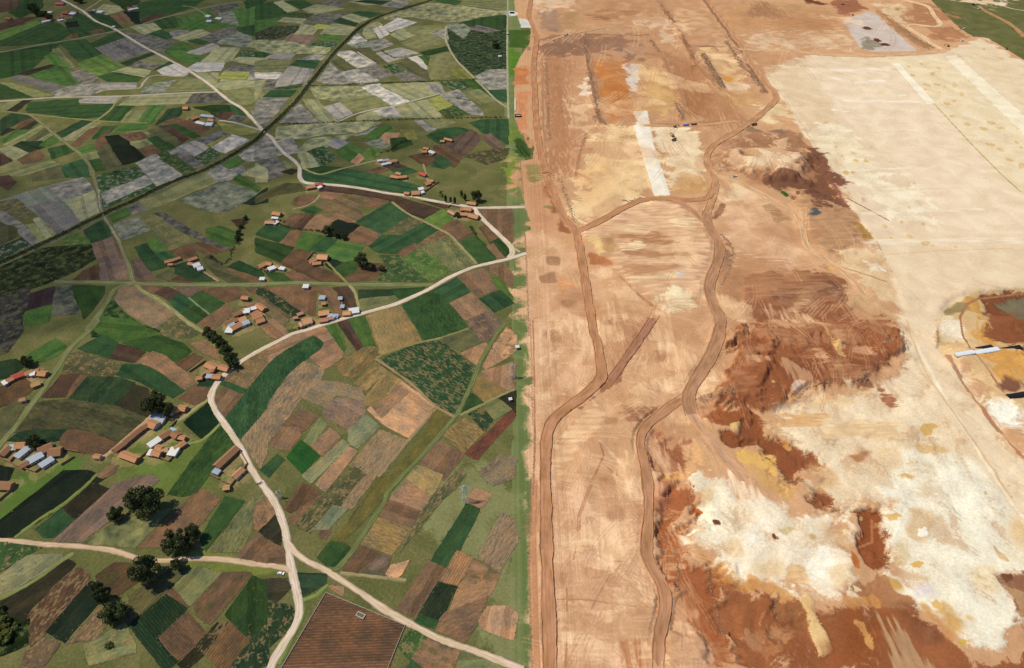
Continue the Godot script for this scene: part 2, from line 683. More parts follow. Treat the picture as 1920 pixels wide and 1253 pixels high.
func ribbon(path: PackedVector2Array, ys: PackedFloat32Array, profile: Array, ulen: float, wob: float) -> ArrayMesh:
	# profile: [offset across (m), height (m), colour, u]
	var n := path.size()
	var k := profile.size()
	var vs := PackedVector3Array()
	var cs := PackedColorArray()
	var uv := PackedVector2Array()
	var idx := PackedInt32Array()
	var run := 0.0
	for i in n:
		var d := (path[mini(i + 1, n - 1)] - path[maxi(i - 1, 0)]).normalized()
		var side := Vector2(-d.y, d.x)
		if i > 0:
			run += path[i].distance_to(path[i - 1])
		for q in k:
			var pr: Array = profile[q]
			var off: float = pr[0]
			off *= 1.0 + 0.28 * edge.get_noise_2d(path[i].x * 0.5, path[i].y * 0.5 + 70.0)
			off += signf(off) * wob * edge.get_noise_2d(path[i].x * 4.0 + q * 3.0, path[i].y * 4.0)
			var p := path[i] + side * off
			vs.append(Vector3(p.x, ys[i] + pr[1], p.y))
			var tone := 1.0 + 0.22 * edge.get_noise_2d(path[i].x * 0.8 + q * 20.0, path[i].y * 0.8) + 0.12 * edge.get_noise_2d(path[i].x * 6.0, path[i].y * 6.0 + q * 40.0)
			var cc: Color = pr[2]
			cs.append(Color(cc.r * tone, cc.g * tone, cc.b * tone * tone))
			uv.append(Vector2(pr[3], run / ulen))
	for i in n - 1:
		for q in k - 1:
			var a := i * k + q
			idx.append_array(PackedInt32Array([a, a + 1, a + k, a + 1, a + k + 1, a + k]))
	var arr := []
	arr.resize(Mesh.ARRAY_MAX)
	arr[Mesh.ARRAY_VERTEX] = vs
	arr[Mesh.ARRAY_COLOR] = cs
	arr[Mesh.ARRAY_TEX_UV] = uv
	arr[Mesh.ARRAY_INDEX] = idx
	var st := SurfaceTool.new()
	var am := ArrayMesh.new()
	am.add_surface_from_arrays(Mesh.PRIMITIVE_TRIANGLES, arr)
	st.create_from(am, 0)
	st.generate_normals()
	var out := st.commit()
	return out

func make_roads():
	var no := 0
	for r in ROADS:
		var path := smooth_path(v2s(r[6]), 4.0)
		var w: float = r[1]
		var c := Color(r[2], r[3], r[4]) * 1.22
		c.a = 1.0
		var kind: String = r[5]
		var ys := PackedFloat32Array()
		no += 1
		if kind == "h":
			for p in path:
				ys.append(height_at(p.x, p.y))
			for pass_no in 30:
				var s := ys.duplicate()
				for i in range(1, ys.size() - 1):
					s[i] = (ys[i - 1] + ys[i] * 2 + ys[i + 1]) / 4.0
				ys = s
			# bed the road into the terrain: each ground point takes the level of the nearest road point
			for t in tiles:
				var best := {}
				for i in path.size():
					var gs: float = t.gs
					var rad: float = w * 0.5 + 2.0
					var ci := int(round((path[i].x - t.x0) / gs))
					var cj := int(round((path[i].y - t.z0) / gs))
					var rr := int(ceil(rad / gs))
					for dj in range(-rr, rr + 1):
						for di in range(-rr, rr + 1):
							var gi := ci + di
							var gj := cj + dj
							if gi >= 0 and gj >= 0 and gi < t.gw and gj < t.gh:
								var dd := Vector2(t.x0 + gi * gs, t.z0 + gj * gs).distance_to(path[i])
								var key: int = gj * t.gw + gi
								if dd < rad + gs * 0.5 and dd < best.get(key, 1e9):
									best[key] = dd
									t.hgt[key] = ys[i] - 0.12
			for i in ys.size():
				var runout := minf(1.0, minf(i, ys.size() - 1 - i) / 6.0)
				ys[i] += 0.02 * (no % 12) - 0.75 * (1.0 - runout)
			var dark := c   # windrows of the same soil, bladed to the sides
			var h := w * 0.5
			var b := clampf(w * 0.045, 0.35, 0.55)
			var prof := [[-h - b * 2.4, -0.12, dark, 0.0], [-h - b, 1.2, dark, 0.02], [-h, 0.18, dark, 0.05], [-h * 0.86, 0.2, c, 0.1], [0.0, 0.34, c, 0.5], [h * 0.86, 0.2, c, 0.9], [h, 0.18, dark, 0.95], [h + b, 1.2, dark, 0.98], [h + b * 2.4, -0.12, dark, 1.0]]
			var o := part(r[0], ribbon(path, ys, prof, 60.0, 0.6), mats["road_h"], self)
			o.set_meta("kind", "structure")
		else:
			for p in path:
				ys.append((0.40 if kind == "d" else 0.30) + 0.004 * (no % 14))
			var h := w * 0.5
			var verge := Color(0.13, 0.14, 0.06)
			var prof := [[-h - 1.0, -0.5, verge, 0.0], [-h, -0.05, c, 0.04], [-h * 0.8, 0.0, c, 0.1], [0.0, 0.06, c, 0.5], [h * 0.8, 0.0, c, 0.9], [h, -0.05, c, 0.96], [h + 1.0, -0.5, verge, 1.0]]
			var o := part(r[0], ribbon(path, ys, prof, 40.0, 0.5 if kind == "d" else 0.8), mats["road_g" if kind == "g" else "road_d"], self)
			o.set_meta("kind", "structure")

# ------------------------------------------------------------------ fields
func make_fields():
	for bi in FIELDS.size():
		var farm := base("farmland", Vector3.ZERO)
		farm.set_meta("kind", "structure")
		for f in FIELDS[bi]:
			field_no += 1
			var mesh := field_mesh(v2s(f[4]), Color(f[0], f[1], f[2]), field_no)
			if mesh:
				part("field", mesh, mats["crop_" + f[3]], farm)

func field_mesh(p: PackedVector2Array, c: Color, no: int) -> ArrayMesh:
	var dist := 0.0
	var mid := Vector2.ZERO
	for q in p:
		mid += q / p.size()
	dist = mid.length()
	var step := maxf(3.0, dist * 0.008)
	var amp := clampf(dist / 480.0, 0.8, 2.6)
	var outline := PackedVector2Array()
	var longest := 0.0
	var dir := Vector2.RIGHT
	for i in p.size():
		var a := p[i]
		var b := p[(i + 1) % p.size()]
		var len := a.distance_to(b)
		if len > longest:
			longest = len
			dir = (b - a).normalized()
		var n := maxi(1, int(len / step))
		var nrm := (b - a).normalized().orthogonal()
		for k in n:
			var f := float(k) / n
			var q := a.lerp(b, f)
			if k == 0:
				q = q.lerp(mid, minf(0.02, 0.4 * amp / maxf(q.distance_to(mid), 1.0)))
			var e := edge.get_noise_2d(q.x * 0.6, q.y * 0.6) * 1.0 + edge.get_noise_2d(q.x * 5.0 + 99, q.y * 5.0) * 0.55
			outline.append(q + nrm * e * amp)
	var grown := Geometry2D.offset_polygon(outline, 0.9 * amp, Geometry2D.JOIN_MITER)
	if grown.size() == 1:
		outline = grown[0]
	var tris := Geometry2D.triangulate_polygon(outline)
	if tris.is_empty():
		outline = PackedVector2Array()
		for q in p:
			outline.append(q)
		tris = Geometry2D.triangulate_polygon(outline)
		if tris.is_empty():
			print("bad field ", no, " ", p)
			return null
	if dist < 1000.0:
		for q in outline:
			if rng.randf() < 0.3:
				margins.append(q)
	var y := 0.04 + no * 0.0004
	var vs := PackedVector3Array()
	var ns := PackedVector3Array()
	var uv := PackedVector2Array()
	var cs := PackedColorArray()
	var idx := PackedInt32Array()
	var off := Vector2(rng.randf(), rng.randf())
	var side := Vector2(-dir.y, dir.x)
	var lift := 1.25 * rng.randf_range(0.95, 1.05)
	var col := Color(c.r * lift, c.g * lift, c.b * lift)
	for q in outline:
		vs.append(Vector3(q.x, y, q.y))
		ns.append(Vector3.UP)
		uv.append(Vector2(q.dot(dir), q.dot(side)) / 64.0 + off)
		cs.append(col)
	for i in range(0, tris.size(), 3):
		idx.append_array(PackedInt32Array([tris[i], tris[i + 1], tris[i + 2]]))
	# edge of the crop down to the soil
	var n := outline.size()
	for q in outline:
		vs.append(Vector3(q.x, 0.0, q.y))
		ns.append(Vector3.UP)
		uv.append(Vector2(q.dot(dir), q.dot(side)) / 64.0 + off)
		cs.append(col)
	for i in n:
		var j := (i + 1) % n
		idx.append_array(PackedInt32Array([i, j, n + i, j, n + j, n + i]))
	var arr := []
	arr.resize(Mesh.ARRAY_MAX)
	arr[Mesh.ARRAY_VERTEX] = vs
	arr[Mesh.ARRAY_NORMAL] = ns
	arr[Mesh.ARRAY_TEX_UV] = uv
	arr[Mesh.ARRAY_COLOR] = cs
	arr[Mesh.ARRAY_INDEX] = idx
	var m := ArrayMesh.new()
	m.add_surface_from_arrays(Mesh.PRIMITIVE_TRIANGLES, arr)
	return m

const CANAL := [-154,-1663,-180,-1629,-211,-1590,-252,-1543,-277,-1507,-295,-1468,-309,-1413,-318,-1352,-325,-1303,-330,-1250,-334,-1186,-339,-1127,-342,-1072,-349,-1026,-356,-984,-362,-958,-367,-924,-374,-905,-382,-885,-397,-854,-411,-831,-431,-810,-453,-781,-469,-752,-487,-729,-494,-717,-507,-698,-520,-675,-534,-654,-547,-635,-562.9,-612.9]
func make_canal():
	var path := smooth_path(v2s(CANAL), 6.0)
	var ys := PackedFloat32Array()
	for p in path:
		ys.append(0.45)
	var bank := Color(0.075, 0.095, 0.035)
	var deep := Color(0.05, 0.062, 0.028)
	var pale := Color(0.20, 0.20, 0.11)
	var prof := [[-7.0, -0.6, pale, 0.0], [-5.0, 0.5, pale, 0.1], [-2.8, 0.5, bank, 0.2], [-1.1, -0.1, deep, 0.4], [1.1, -0.1, deep, 0.6], [2.8, 0.5, bank, 0.8], [5.0, 0.5, pale, 0.9], [7.0, -0.6, pale, 1.0]]
	var o := part("canal", ribbon(path, ys, prof, 50.0, 1.4), mats["crop_m"], self)
	o.set_meta("kind", "structure")

# ------------------------------------------------------------------ clouds: they drift above the camera and shade parts of the farmland
const CLOUDS := [[-760, -1480, 560, 330], [-640, -640, 330, 230], [-350, -900, 260, 120]]   # where each shadow falls: x, z, half-axes
func make_clouds():
	var m := StandardMaterial3D.new()
	m.albedo_color = Color(0.95, 0.95, 0.95, 0.11)
	m.transparency = BaseMaterial3D.TRANSPARENCY_ALPHA
	m.roughness = 1.0
	m.metallic_specular = 0.0
	var words := ["large thin white cloud drifting high over the far village", "thin white cloud drifting over the dark marsh", "small wispy cloud drifting over the canal fields"]
	for i in CLOUDS.size():
		var s: Array = CLOUDS[i]
		var up := 1500.0
		var o := base("cloud", Vector3(s[0] - up * 0.52 / 0.85, up, s[1] - up * 0.06 / 0.85))
		tag(o, words[i], "cloud")
		for k in 3:
			var f: float = [1.0, 0.8, 0.58][k]
			var sm := SphereMesh.new()
			sm.radius = 1.0
			sm.height = 2.0
			sm.radial_segments = 96
			sm.rings = 24
			var a := sm.get_mesh_arrays()
			var vs: PackedVector3Array = a[Mesh.ARRAY_VERTEX]
			for q in vs.size():
				var v := vs[q]
				var w := 1.0 + 0.55 * edge.get_noise_3d(v.x * 26.0 + i * 90.0, v.y * 8.0, v.z * 26.0 + k * 7.0)
				vs[q] = Vector3(v.x * s[2] * f * w, v.y * 60.0 * f, v.z * s[3] * f * w)
			a[Mesh.ARRAY_VERTEX] = vs
			var am := ArrayMesh.new()
			am.add_surface_from_arrays(Mesh.PRIMITIVE_TRIANGLES, a)
			part("cloud_layer", am, m, o)

# ------------------------------------------------------------------ houses
const ROOF_WORDS := {"t": "brown tiled", "o": "orange tiled", "b": "bright orange tiled", "y": "ochre roofed", "r": "red roofed", "p": "pale pink roofed", "q": "deep pink roofed", "w": "white metal roofed", "m": "grey metal roofed", "c": "pale blue metal roofed"}
func make_houses():
	var i := 0
	for h in HOUSES:
		i += 1
		var a := Vector2(h[3], h[4])
		var b := Vector2(h[5], h[6])
		var L := a.distance_to(b) + 0.5
		var wd: float = h[1]
		var code: String = h[0]
		var mid := (a + b) * 0.5
		var metal := code in ["w", "m", "c"]
		var o := base("metal_shed" if metal else "farmhouse", Vector3(mid.x, 0, mid.y), -(b - a).angle())
		var size := "long " if L > 17.0 else ("small " if L < 8.0 else "")
		tag(o, "%s%s %s %s" % [size, ROOF_WORDS[code], "shed" if metal else "farmhouse", PLACES[h[2]]], "shed" if metal else "house", "buildings " + PLACES[h[2]])
		house_parts(o, L, wd, 2.6 + 0.15 * (i % 4) - (0.4 if metal else 0.0), code, i)
	i = 0
	for w in WALLS:
		i += 1
		var p := v2s(w[3])
		var st := begin()
		for k in p.size() - 1:
			var d := p[k + 1] - p[k]
			var n := maxi(1, int(d.length() / 2.5))
			for q in n:
				var c := p[k] + d * (q + 0.5) / n
				var hh: float = w[1] * (1.0 + 0.12 * edge.get_noise_2d(c.x * 9, c.y * 9))
				box(st, Vector3(c.x, hh * 0.5, c.y), Vector3(d.length() / n + (0.0 if q < n - 1 else w[0]), hh, w[0]), Basis(Vector3.UP, -d.angle()))
		var o := part("adobe_wall", st.commit(), mats["adobe"], self)
		tag(o, "low adobe yard wall " + PLACES[w[2]], "wall", "yard walls " + PLACES[w[2]])

func house_parts(o: Node3D, L: float, W: float, H: float, code: String, i: int):
	var metal := code in ["w", "m", "c"]
	var rise := W * (0.13 if metal else 0.27)
	var l := L * 0.5
	var w := W * 0.5
	var st := begin()
	box(st, Vector3(0, H * 0.5, 0), Vector3(L, H, W))
	if not metal:
		for s in [-1, 1]:
			tri(st, Vector3(s * l, H, -w), Vector3(s * l, H, w), Vector3(s * l, H + rise, 0))
	part("wall", st.commit(), mats["whitewash" if metal or i % 5 == 0 else "adobe"], o)
	st = begin()
	var ov := 0.45
	var th := 0.18
	if metal:
		var y0 := H + 0.06
		var y1 := H + rise + 0.06
		slab(st, Vector3(-l - ov, y0, w + ov), Vector3(l + ov, y0, w + ov), Vector3(l + ov, y1, -w - ov), Vector3(-l - ov, y1, -w - ov), th)
		part("roof", st.commit(), mats["roof_" + code], o)
		st = begin()
		for s in [-1, 1]:
			tri(st, Vector3(s * l, H, -w), Vector3(s * l, H, w), Vector3(s * l, H + rise * 0.95, -w))
		box(st, Vector3(0, H + rise * 0.45, -w + 0.1), Vector3(L - 0.05, rise * 0.85, 0.2))
		part("upper_wall", st.commit(), mats["whitewash"], o)
	else:
		var e := rise * ov / w
		for s in [-1, 1]:
			slab(st, Vector3(-l - ov, H - e + 0.05, s * (w + ov)), Vector3(l + ov, H - e + 0.05, s * (w + ov)), Vector3(l + ov, H + rise + 0.05, 0), Vector3(-l - ov, H + rise + 0.05, 0), th)
		var rf := part("roof", st.commit(), mats["roof_" + code], o)
		st = begin()
		box(st, Vector3(0, H + rise + 0.16, 0), Vector3(L + 0.9, 0.16, 0.4))
		part("ridge", st.commit(), mats["roof_t"], rf)
	st = begin()
	box(st, Vector3(l * 0.3, 0.95, w + 0.03), Vector3(0.95, 1.9, 0.08))
	part("door", st.commit(), plain("door", Color(0.10, 0.07, 0.05)), o)
	if L > 9.0:
		for s in [-0.55, -0.1]:
			st = begin()
			box(st, Vector3(l * s, 1.5, w + 0.03), Vector3(0.9, 0.9, 0.08))
			part("window", st.commit(), plain("pane", Color(0.03, 0.035, 0.04), 0.3), o)

func slab(st: SurfaceTool, a: Vector3, b: Vector3, c: Vector3, d: Vector3, t: float):
	var n := (b - a).cross(d - a).normalized()
	if n.y < 0: n = -n
	var u := n * t
	quad(st, a + u, b + u, c + u, d + u)
	quad(st, a, b, c, d)
	quad(st, a, b, b + u, a + u)
	quad(st, b, c, c + u, b + u)
	quad(st, c, d, d + u, c + u)
	quad(st, d, a, a + u, d + u)

# ------------------------------------------------------------------ trees
func crown_mesh(sd: int, lobes: int, leaves: int, slim: bool, c0: Color, c1: Color, leaf: float) -> ArrayMesh:
	var r := RandomNumberGenerator.new()
	r.seed = sd
	var st := begin()
	var centres := []
	for i in lobes:
		var a := r.randf() * TAU
		var q := sqrt(r.randf()) * (0.35 if slim else 0.72)
		var y := r.randf_range(0.3, 0.92)
		var taper := sin(clampf((y - 0.12) / 0.92, 0.05, 1.0) * PI) * 0.6 + 0.45
		if slim: taper = 1.1 - y * 0.8
		centres.append([Vector3(cos(a) * q * taper, y, sin(a) * q * taper), r.randf_range(0.2, 0.36) * (1.3 if slim else 1.0)])
	for c in centres:
		var shade := r.randf()
		for i in leaves / lobes:
			var d := Vector3(r.randfn(), r.randfn(), r.randfn()).normalized()
			var rad: float = c[1] * pow(r.randf(), 0.25)
			var p: Vector3 = c[0] + Vector3(d.x * rad, d.y * rad * 0.62, d.z * rad)
			var n := (d + Vector3(r.randfn(), r.randfn(), r.randfn()) * 0.55).normalized()
			var t := n.cross(Vector3(r.randfn(), r.randfn(), r.randfn())).normalized() * leaf * r.randf_range(0.6, 1.3)
			var b := n.cross(t).normalized() * leaf * r.randf_range(0.4, 0.8)
			b.y *= 0.6
			var col := c0.lerp(c1, clampf(shade * 0.6 + r.randf() * 0.5, 0, 1))
			var pp := [p - t, p + b, p + t, p - b]
			for k in [0, 1, 2, 0, 2, 3]:
				st.set_color(col)
				st.set_normal(n)
				st.add_vertex(pp[k])
	return st.commit()

func trunk_mesh(sd: int) -> ArrayMesh:
	var r := RandomNumberGenerator.new()
	r.seed = sd
	var st := begin()
	limb(st, Vector3.ZERO, Vector3(0.03, 0.5, 0.02), 0.06, 0.04)
	for i in 6:
		var a := i * TAU / 6.0 + r.randf()
		var y := r.randf_range(0.2, 0.5)
		limb(st, Vector3(0.02, y, 0.01), Vector3(cos(a) * 0.5, y + r.randf_range(0.2, 0.4), sin(a) * 0.5), 0.035, 0.012)
	limb(st, Vector3(0.03, 0.48, 0.02), Vector3(0.0, 0.9, 0.0), 0.04, 0.012)
	return st.commit()

func limb(st: SurfaceTool, a: Vector3, b: Vector3, ra: float, rb: float):
	var bs := Basis.looking_at((b - a).normalized(), Vector3(0.9, 0.1, 0.4).normalized())
	for k in 6:
		var t0 := k * TAU / 6.0
		var t1 := (k + 1) * TAU / 6.0
		var u0 := bs * Vector3(cos(t0), sin(t0), 0)
		var u1 := bs * Vector3(cos(t1), sin(t1), 0)
		quad(st, a + u0 * ra, a + u1 * ra, b + u1 * rb, b + u0 * rb)

func make_trees():
	var dark0 := Color(0.016, 0.024, 0.011)
	var dark1 := Color(0.11, 0.13, 0.052)
	var crowns := []
	var trunks := []
	for v in 5:
		crowns.append(crown_mesh(100 + v, 26, 5200, false, dark0, dark1, 0.062))
		trunks.append(trunk_mesh(200 + v))
	var slims := []
	for v in 2:
		slims.append(crown_mesh(300 + v, 14, 1500, true, dark0, dark1, 0.14))
	var shrubs := []
	for v in 2:
		shrubs.append(crown_mesh(400 + v, 16, 2600, false, Color(0.05, 0.07, 0.02), Color(0.16, 0.17, 0.05), 0.08))
	var bark := plain("bark", Color(0.13, 0.10, 0.075))
	var i := 0
	for t in TREES:
		i += 1
		var o := base({"tree": "dark_tree", "poplar": "slim_tree", "shrub": "shrub"}[t[0]], Vector3(t[1], 0, t[2]), i * 1.7)
		tag(o, t[5], "tree" if t[0] != "shrub" else "shrub", "trees among the fields")
		var sc := Vector3(t[3], t[4], t[3])
		var cm: Mesh = crowns[i % 5]
		if t[0] == "poplar": cm = slims[i % 2]
		elif t[0] == "shrub": cm = shrubs[i % 2]
		part("trunk", trunks[i % 5], bark, o).scale = sc
		part("crown", cm, mats["leaf"], o).scale = sc

func scatter(called: String, mesh: Mesh, mat: Material, places: Array, colours: Array):
	var mm := MultiMesh.new()
	mm.transform_format = MultiMesh.TRANSFORM_3D
	mm.use_colors = true
	mm.mesh = mesh
	mm.instance_count = places.size()
	for i in places.size():
		mm.set_instance_transform(i, places[i])
		mm.set_instance_color(i, colours[i])
	var o := MultiMeshInstance3D.new()
	o.name = numbered(called)
	o.multimesh = mm
	o.material_override = mat
	add_child(o)
	o.set_meta("kind", "stuff")
	return o

func make_hedges():
	var clump := crown_mesh(500, 6, 90, false, Color(0.5, 0.55, 0.4), Color(1, 1, 1), 0.28)
	var places := []
	var cols := []
	for h in HEDGES:
		for p in smooth_path(v2s(h), 2.2):
			var q := p + Vector2(rng.randfn(), rng.randfn()) * 0.9
			var s := rng.randf_range(0.7, 1.9)
			places.append(Transform3D(Basis(Vector3.UP, rng.randf() * TAU).scaled(Vector3(s, s * 0.9, s)), Vector3(q.x, 0.4, q.y)))
			cols.append(Color(0.035, 0.05, 0.02).lerp(Color(0.09, 0.11, 0.04), rng.randf()))
	var o: Node = scatter("hedge_bushes", clump, mats["leaf"], places, cols)
	tag(o, "low dark hedge bushes along field edges and ditches", "hedge")
	places = []
	cols = []
	for p in smooth_path(v2s(CANAL), 1.8):
		for s in [-1, 1]:
			var q: Vector2 = p + Vector2(rng.randfn(), rng.randfn()) * 0.8 + Vector2(s * 2.4, s * 2.4 * 0.4)
			var sc := rng.randf_range(0.6, 1.5)
			places.append(Transform3D(Basis(Vector3.UP, rng.randf() * TAU).scaled(Vector3(sc, sc * 0.8, sc)), Vector3(q.x, 0.9, q.y)))
			cols.append(Color(0.045, 0.06, 0.024).lerp(Color(0.13, 0.14, 0.06), rng.randf()))
	o = scatter("canal_reeds", clump, mats["leaf"], places, cols)
	tag(o, "dark green reeds lining both banks of the long canal", "reeds")
	places = []
	cols = []
	var tuft := crown_mesh(501, 4, 28, false, Color(0.6, 0.62, 0.5), Color(1, 1, 1), 0.4)
	for p in margins:
		for k in 2:
			var q := p + Vector2(rng.randfn(), rng.randfn()) * 0.9
			var sc := rng.randf_range(0.25, 0.5)
			places.append(Transform3D(Basis(Vector3.UP, rng.randf() * TAU).scaled(Vector3(sc * 1.5, sc * 0.5, sc * 1.5)), Vector3(q.x, 0.25, q.y)))
			cols.append(Color(0.11, 0.115, 0.05).lerp(Color(0.26, 0.22, 0.12), rng.randf()))
	o = scatter("margin_weeds", tuft, mats["leaf"], places, cols)
	tag(o, "rough grass and weeds along the margins of the fields", "weeds")

# ------------------------------------------------------------------ walled plough field
func make_big_field_wall():
	var o := base("field_wall", Vector3.ZERO)
	tag(o, "thin pale wall with posts around the large ploughed brown field", "wall")
	var pm := plain("pale_wall", Color(0.40, 0.38, 0.32))
	var run := v2s([-143.8,-177.8,-124.6,-232.9,-68.9,-210.5,-77.4,-179.6])
	for k in run.size() - 1:
		var d := run[k + 1] - run[k]
		var n := int(d.length() / 6.0)
		for i in n:
			var c := run[k] + d * (i + 0.5) / n
			var st := begin()
			box(st, Vector3.ZERO, Vector3(d.length() / n - 0.32, 0.8, 0.2))
			var pa := part("panel", st.commit(), pm, o, Vector3(c.x, 0.6, c.y))
			pa.rotation.y = -d.angle()
			st = begin()
			box(st, Vector3.ZERO, Vector3(0.3, 1.3, 0.3))
			var e := run[k] + d * float(i) / n
			part("post", st.commit(), pm, o, Vector3(e.x, 0.8, e.y))
	var t := base("water_trough", Vector3.ZERO)
	tag(t, "pale concrete trough lying in the large ploughed brown field", "trough")
	var q := v2s([-101.2,-218.2,-95.9,-215.7])
	var mid := (q[0] + q[1]) * 0.5
	var len := q[0].distance_to(q[1])
	t.position = Vector3(mid.x, 0.4, mid.y)
	t.rotation.y = -(q[1] - q[0]).angle()
	var con := plain("concrete", Color(0.42, 0.40, 0.33))
	for s in [-1, 1]:
		var st := begin()
		box(st, Vector3(0, 0.5, s * 1.4), Vector3(len, 0.7, 0.4))
		part("long_side", st.commit(), con, t)
		st = begin()
		box(st, Vector3(s * (len * 0.5 - 0.2), 0.5, 0), Vector3(0.4, 0.7, 2.38))
		part("end_side", st.commit(), con, t)
	var st2 := begin()
	box(st2, Vector3(0, 0.35, 0), Vector3(len - 0.82, 0.2, 2.38))
	part("basin_floor", st2.commit(), plain("wet", Color(0.10, 0.10, 0.08)), t)

# ------------------------------------------------------------------ earthworks site
func clod_mesh() -> ArrayMesh:
	var s := SphereMesh.new()
	s.radial_segments = 8
	s.rings = 4
	s.radius = 1.0
	s.height = 1.5
	var a := s.get_mesh_arrays()
	var vs: PackedVector3Array = a[Mesh.ARRAY_VERTEX]
	for i in vs.size():
		vs[i] *= 1.0 + 0.45 * edge.get_noise_3dv(vs[i] * 14.0)
	a[Mesh.ARRAY_VERTEX] = vs
	var m := ArrayMesh.new()
	m.add_surface_from_arrays(Mesh.PRIMITIVE_TRIANGLES, a)
	return m

func cover(label: String, a: Vector2, b: Vector2, w: float, mat: Material, category: String):
	var o := base("covered_strip", Vector3((a.x + b.x) * 0.5, height_at((a.x + b.x) * 0.5, (a.y + b.y) * 0.5), (a.y + b.y) * 0.5), -(b - a).angle())
	tag(o, label, category)
	var L := a.distance_to(b)
	var st := begin()
	var ring := [[-0.5, -0.3], [-0.5, 0.5], [-0.42, 1.0], [-0.2, 1.25], [0.2, 1.25], [0.42, 1.0], [0.5, 0.5], [0.5, -0.3]]
	var n := int(L / 3.0)
	for i in n:
		for k in ring.size() - 1:
			var x0 := -L * 0.5 + L * i / n
			var x1 := -L * 0.5 + L * (i + 1) / n
			var j0 := 1.0 + 0.06 * edge.get_noise_2d(x0 * 20.0, k * 9.0)
			var j1 := 1.0 + 0.06 * edge.get_noise_2d(x1 * 20.0, k * 9.0)
			quad(st, Vector3(x0, ring[k][1] * j0, ring[k][0] * w * j0), Vector3(x1, ring[k][1] * j1, ring[k][0] * w * j1), Vector3(x1, ring[k + 1][1] * j1, ring[k + 1][0] * w * j1), Vector3(x0, ring[k + 1][1] * j0, ring[k + 1][0] * w * j0))
	part("sheet", st.commit(), mat, o)
	for s in [-1, 1]:
		st = begin()
		box(st, Vector3(s * L * 0.5, 0.45, 0), Vector3(0.2, 1.3, w * 0.9))
		part("end_flap", st.commit(), mat, o)

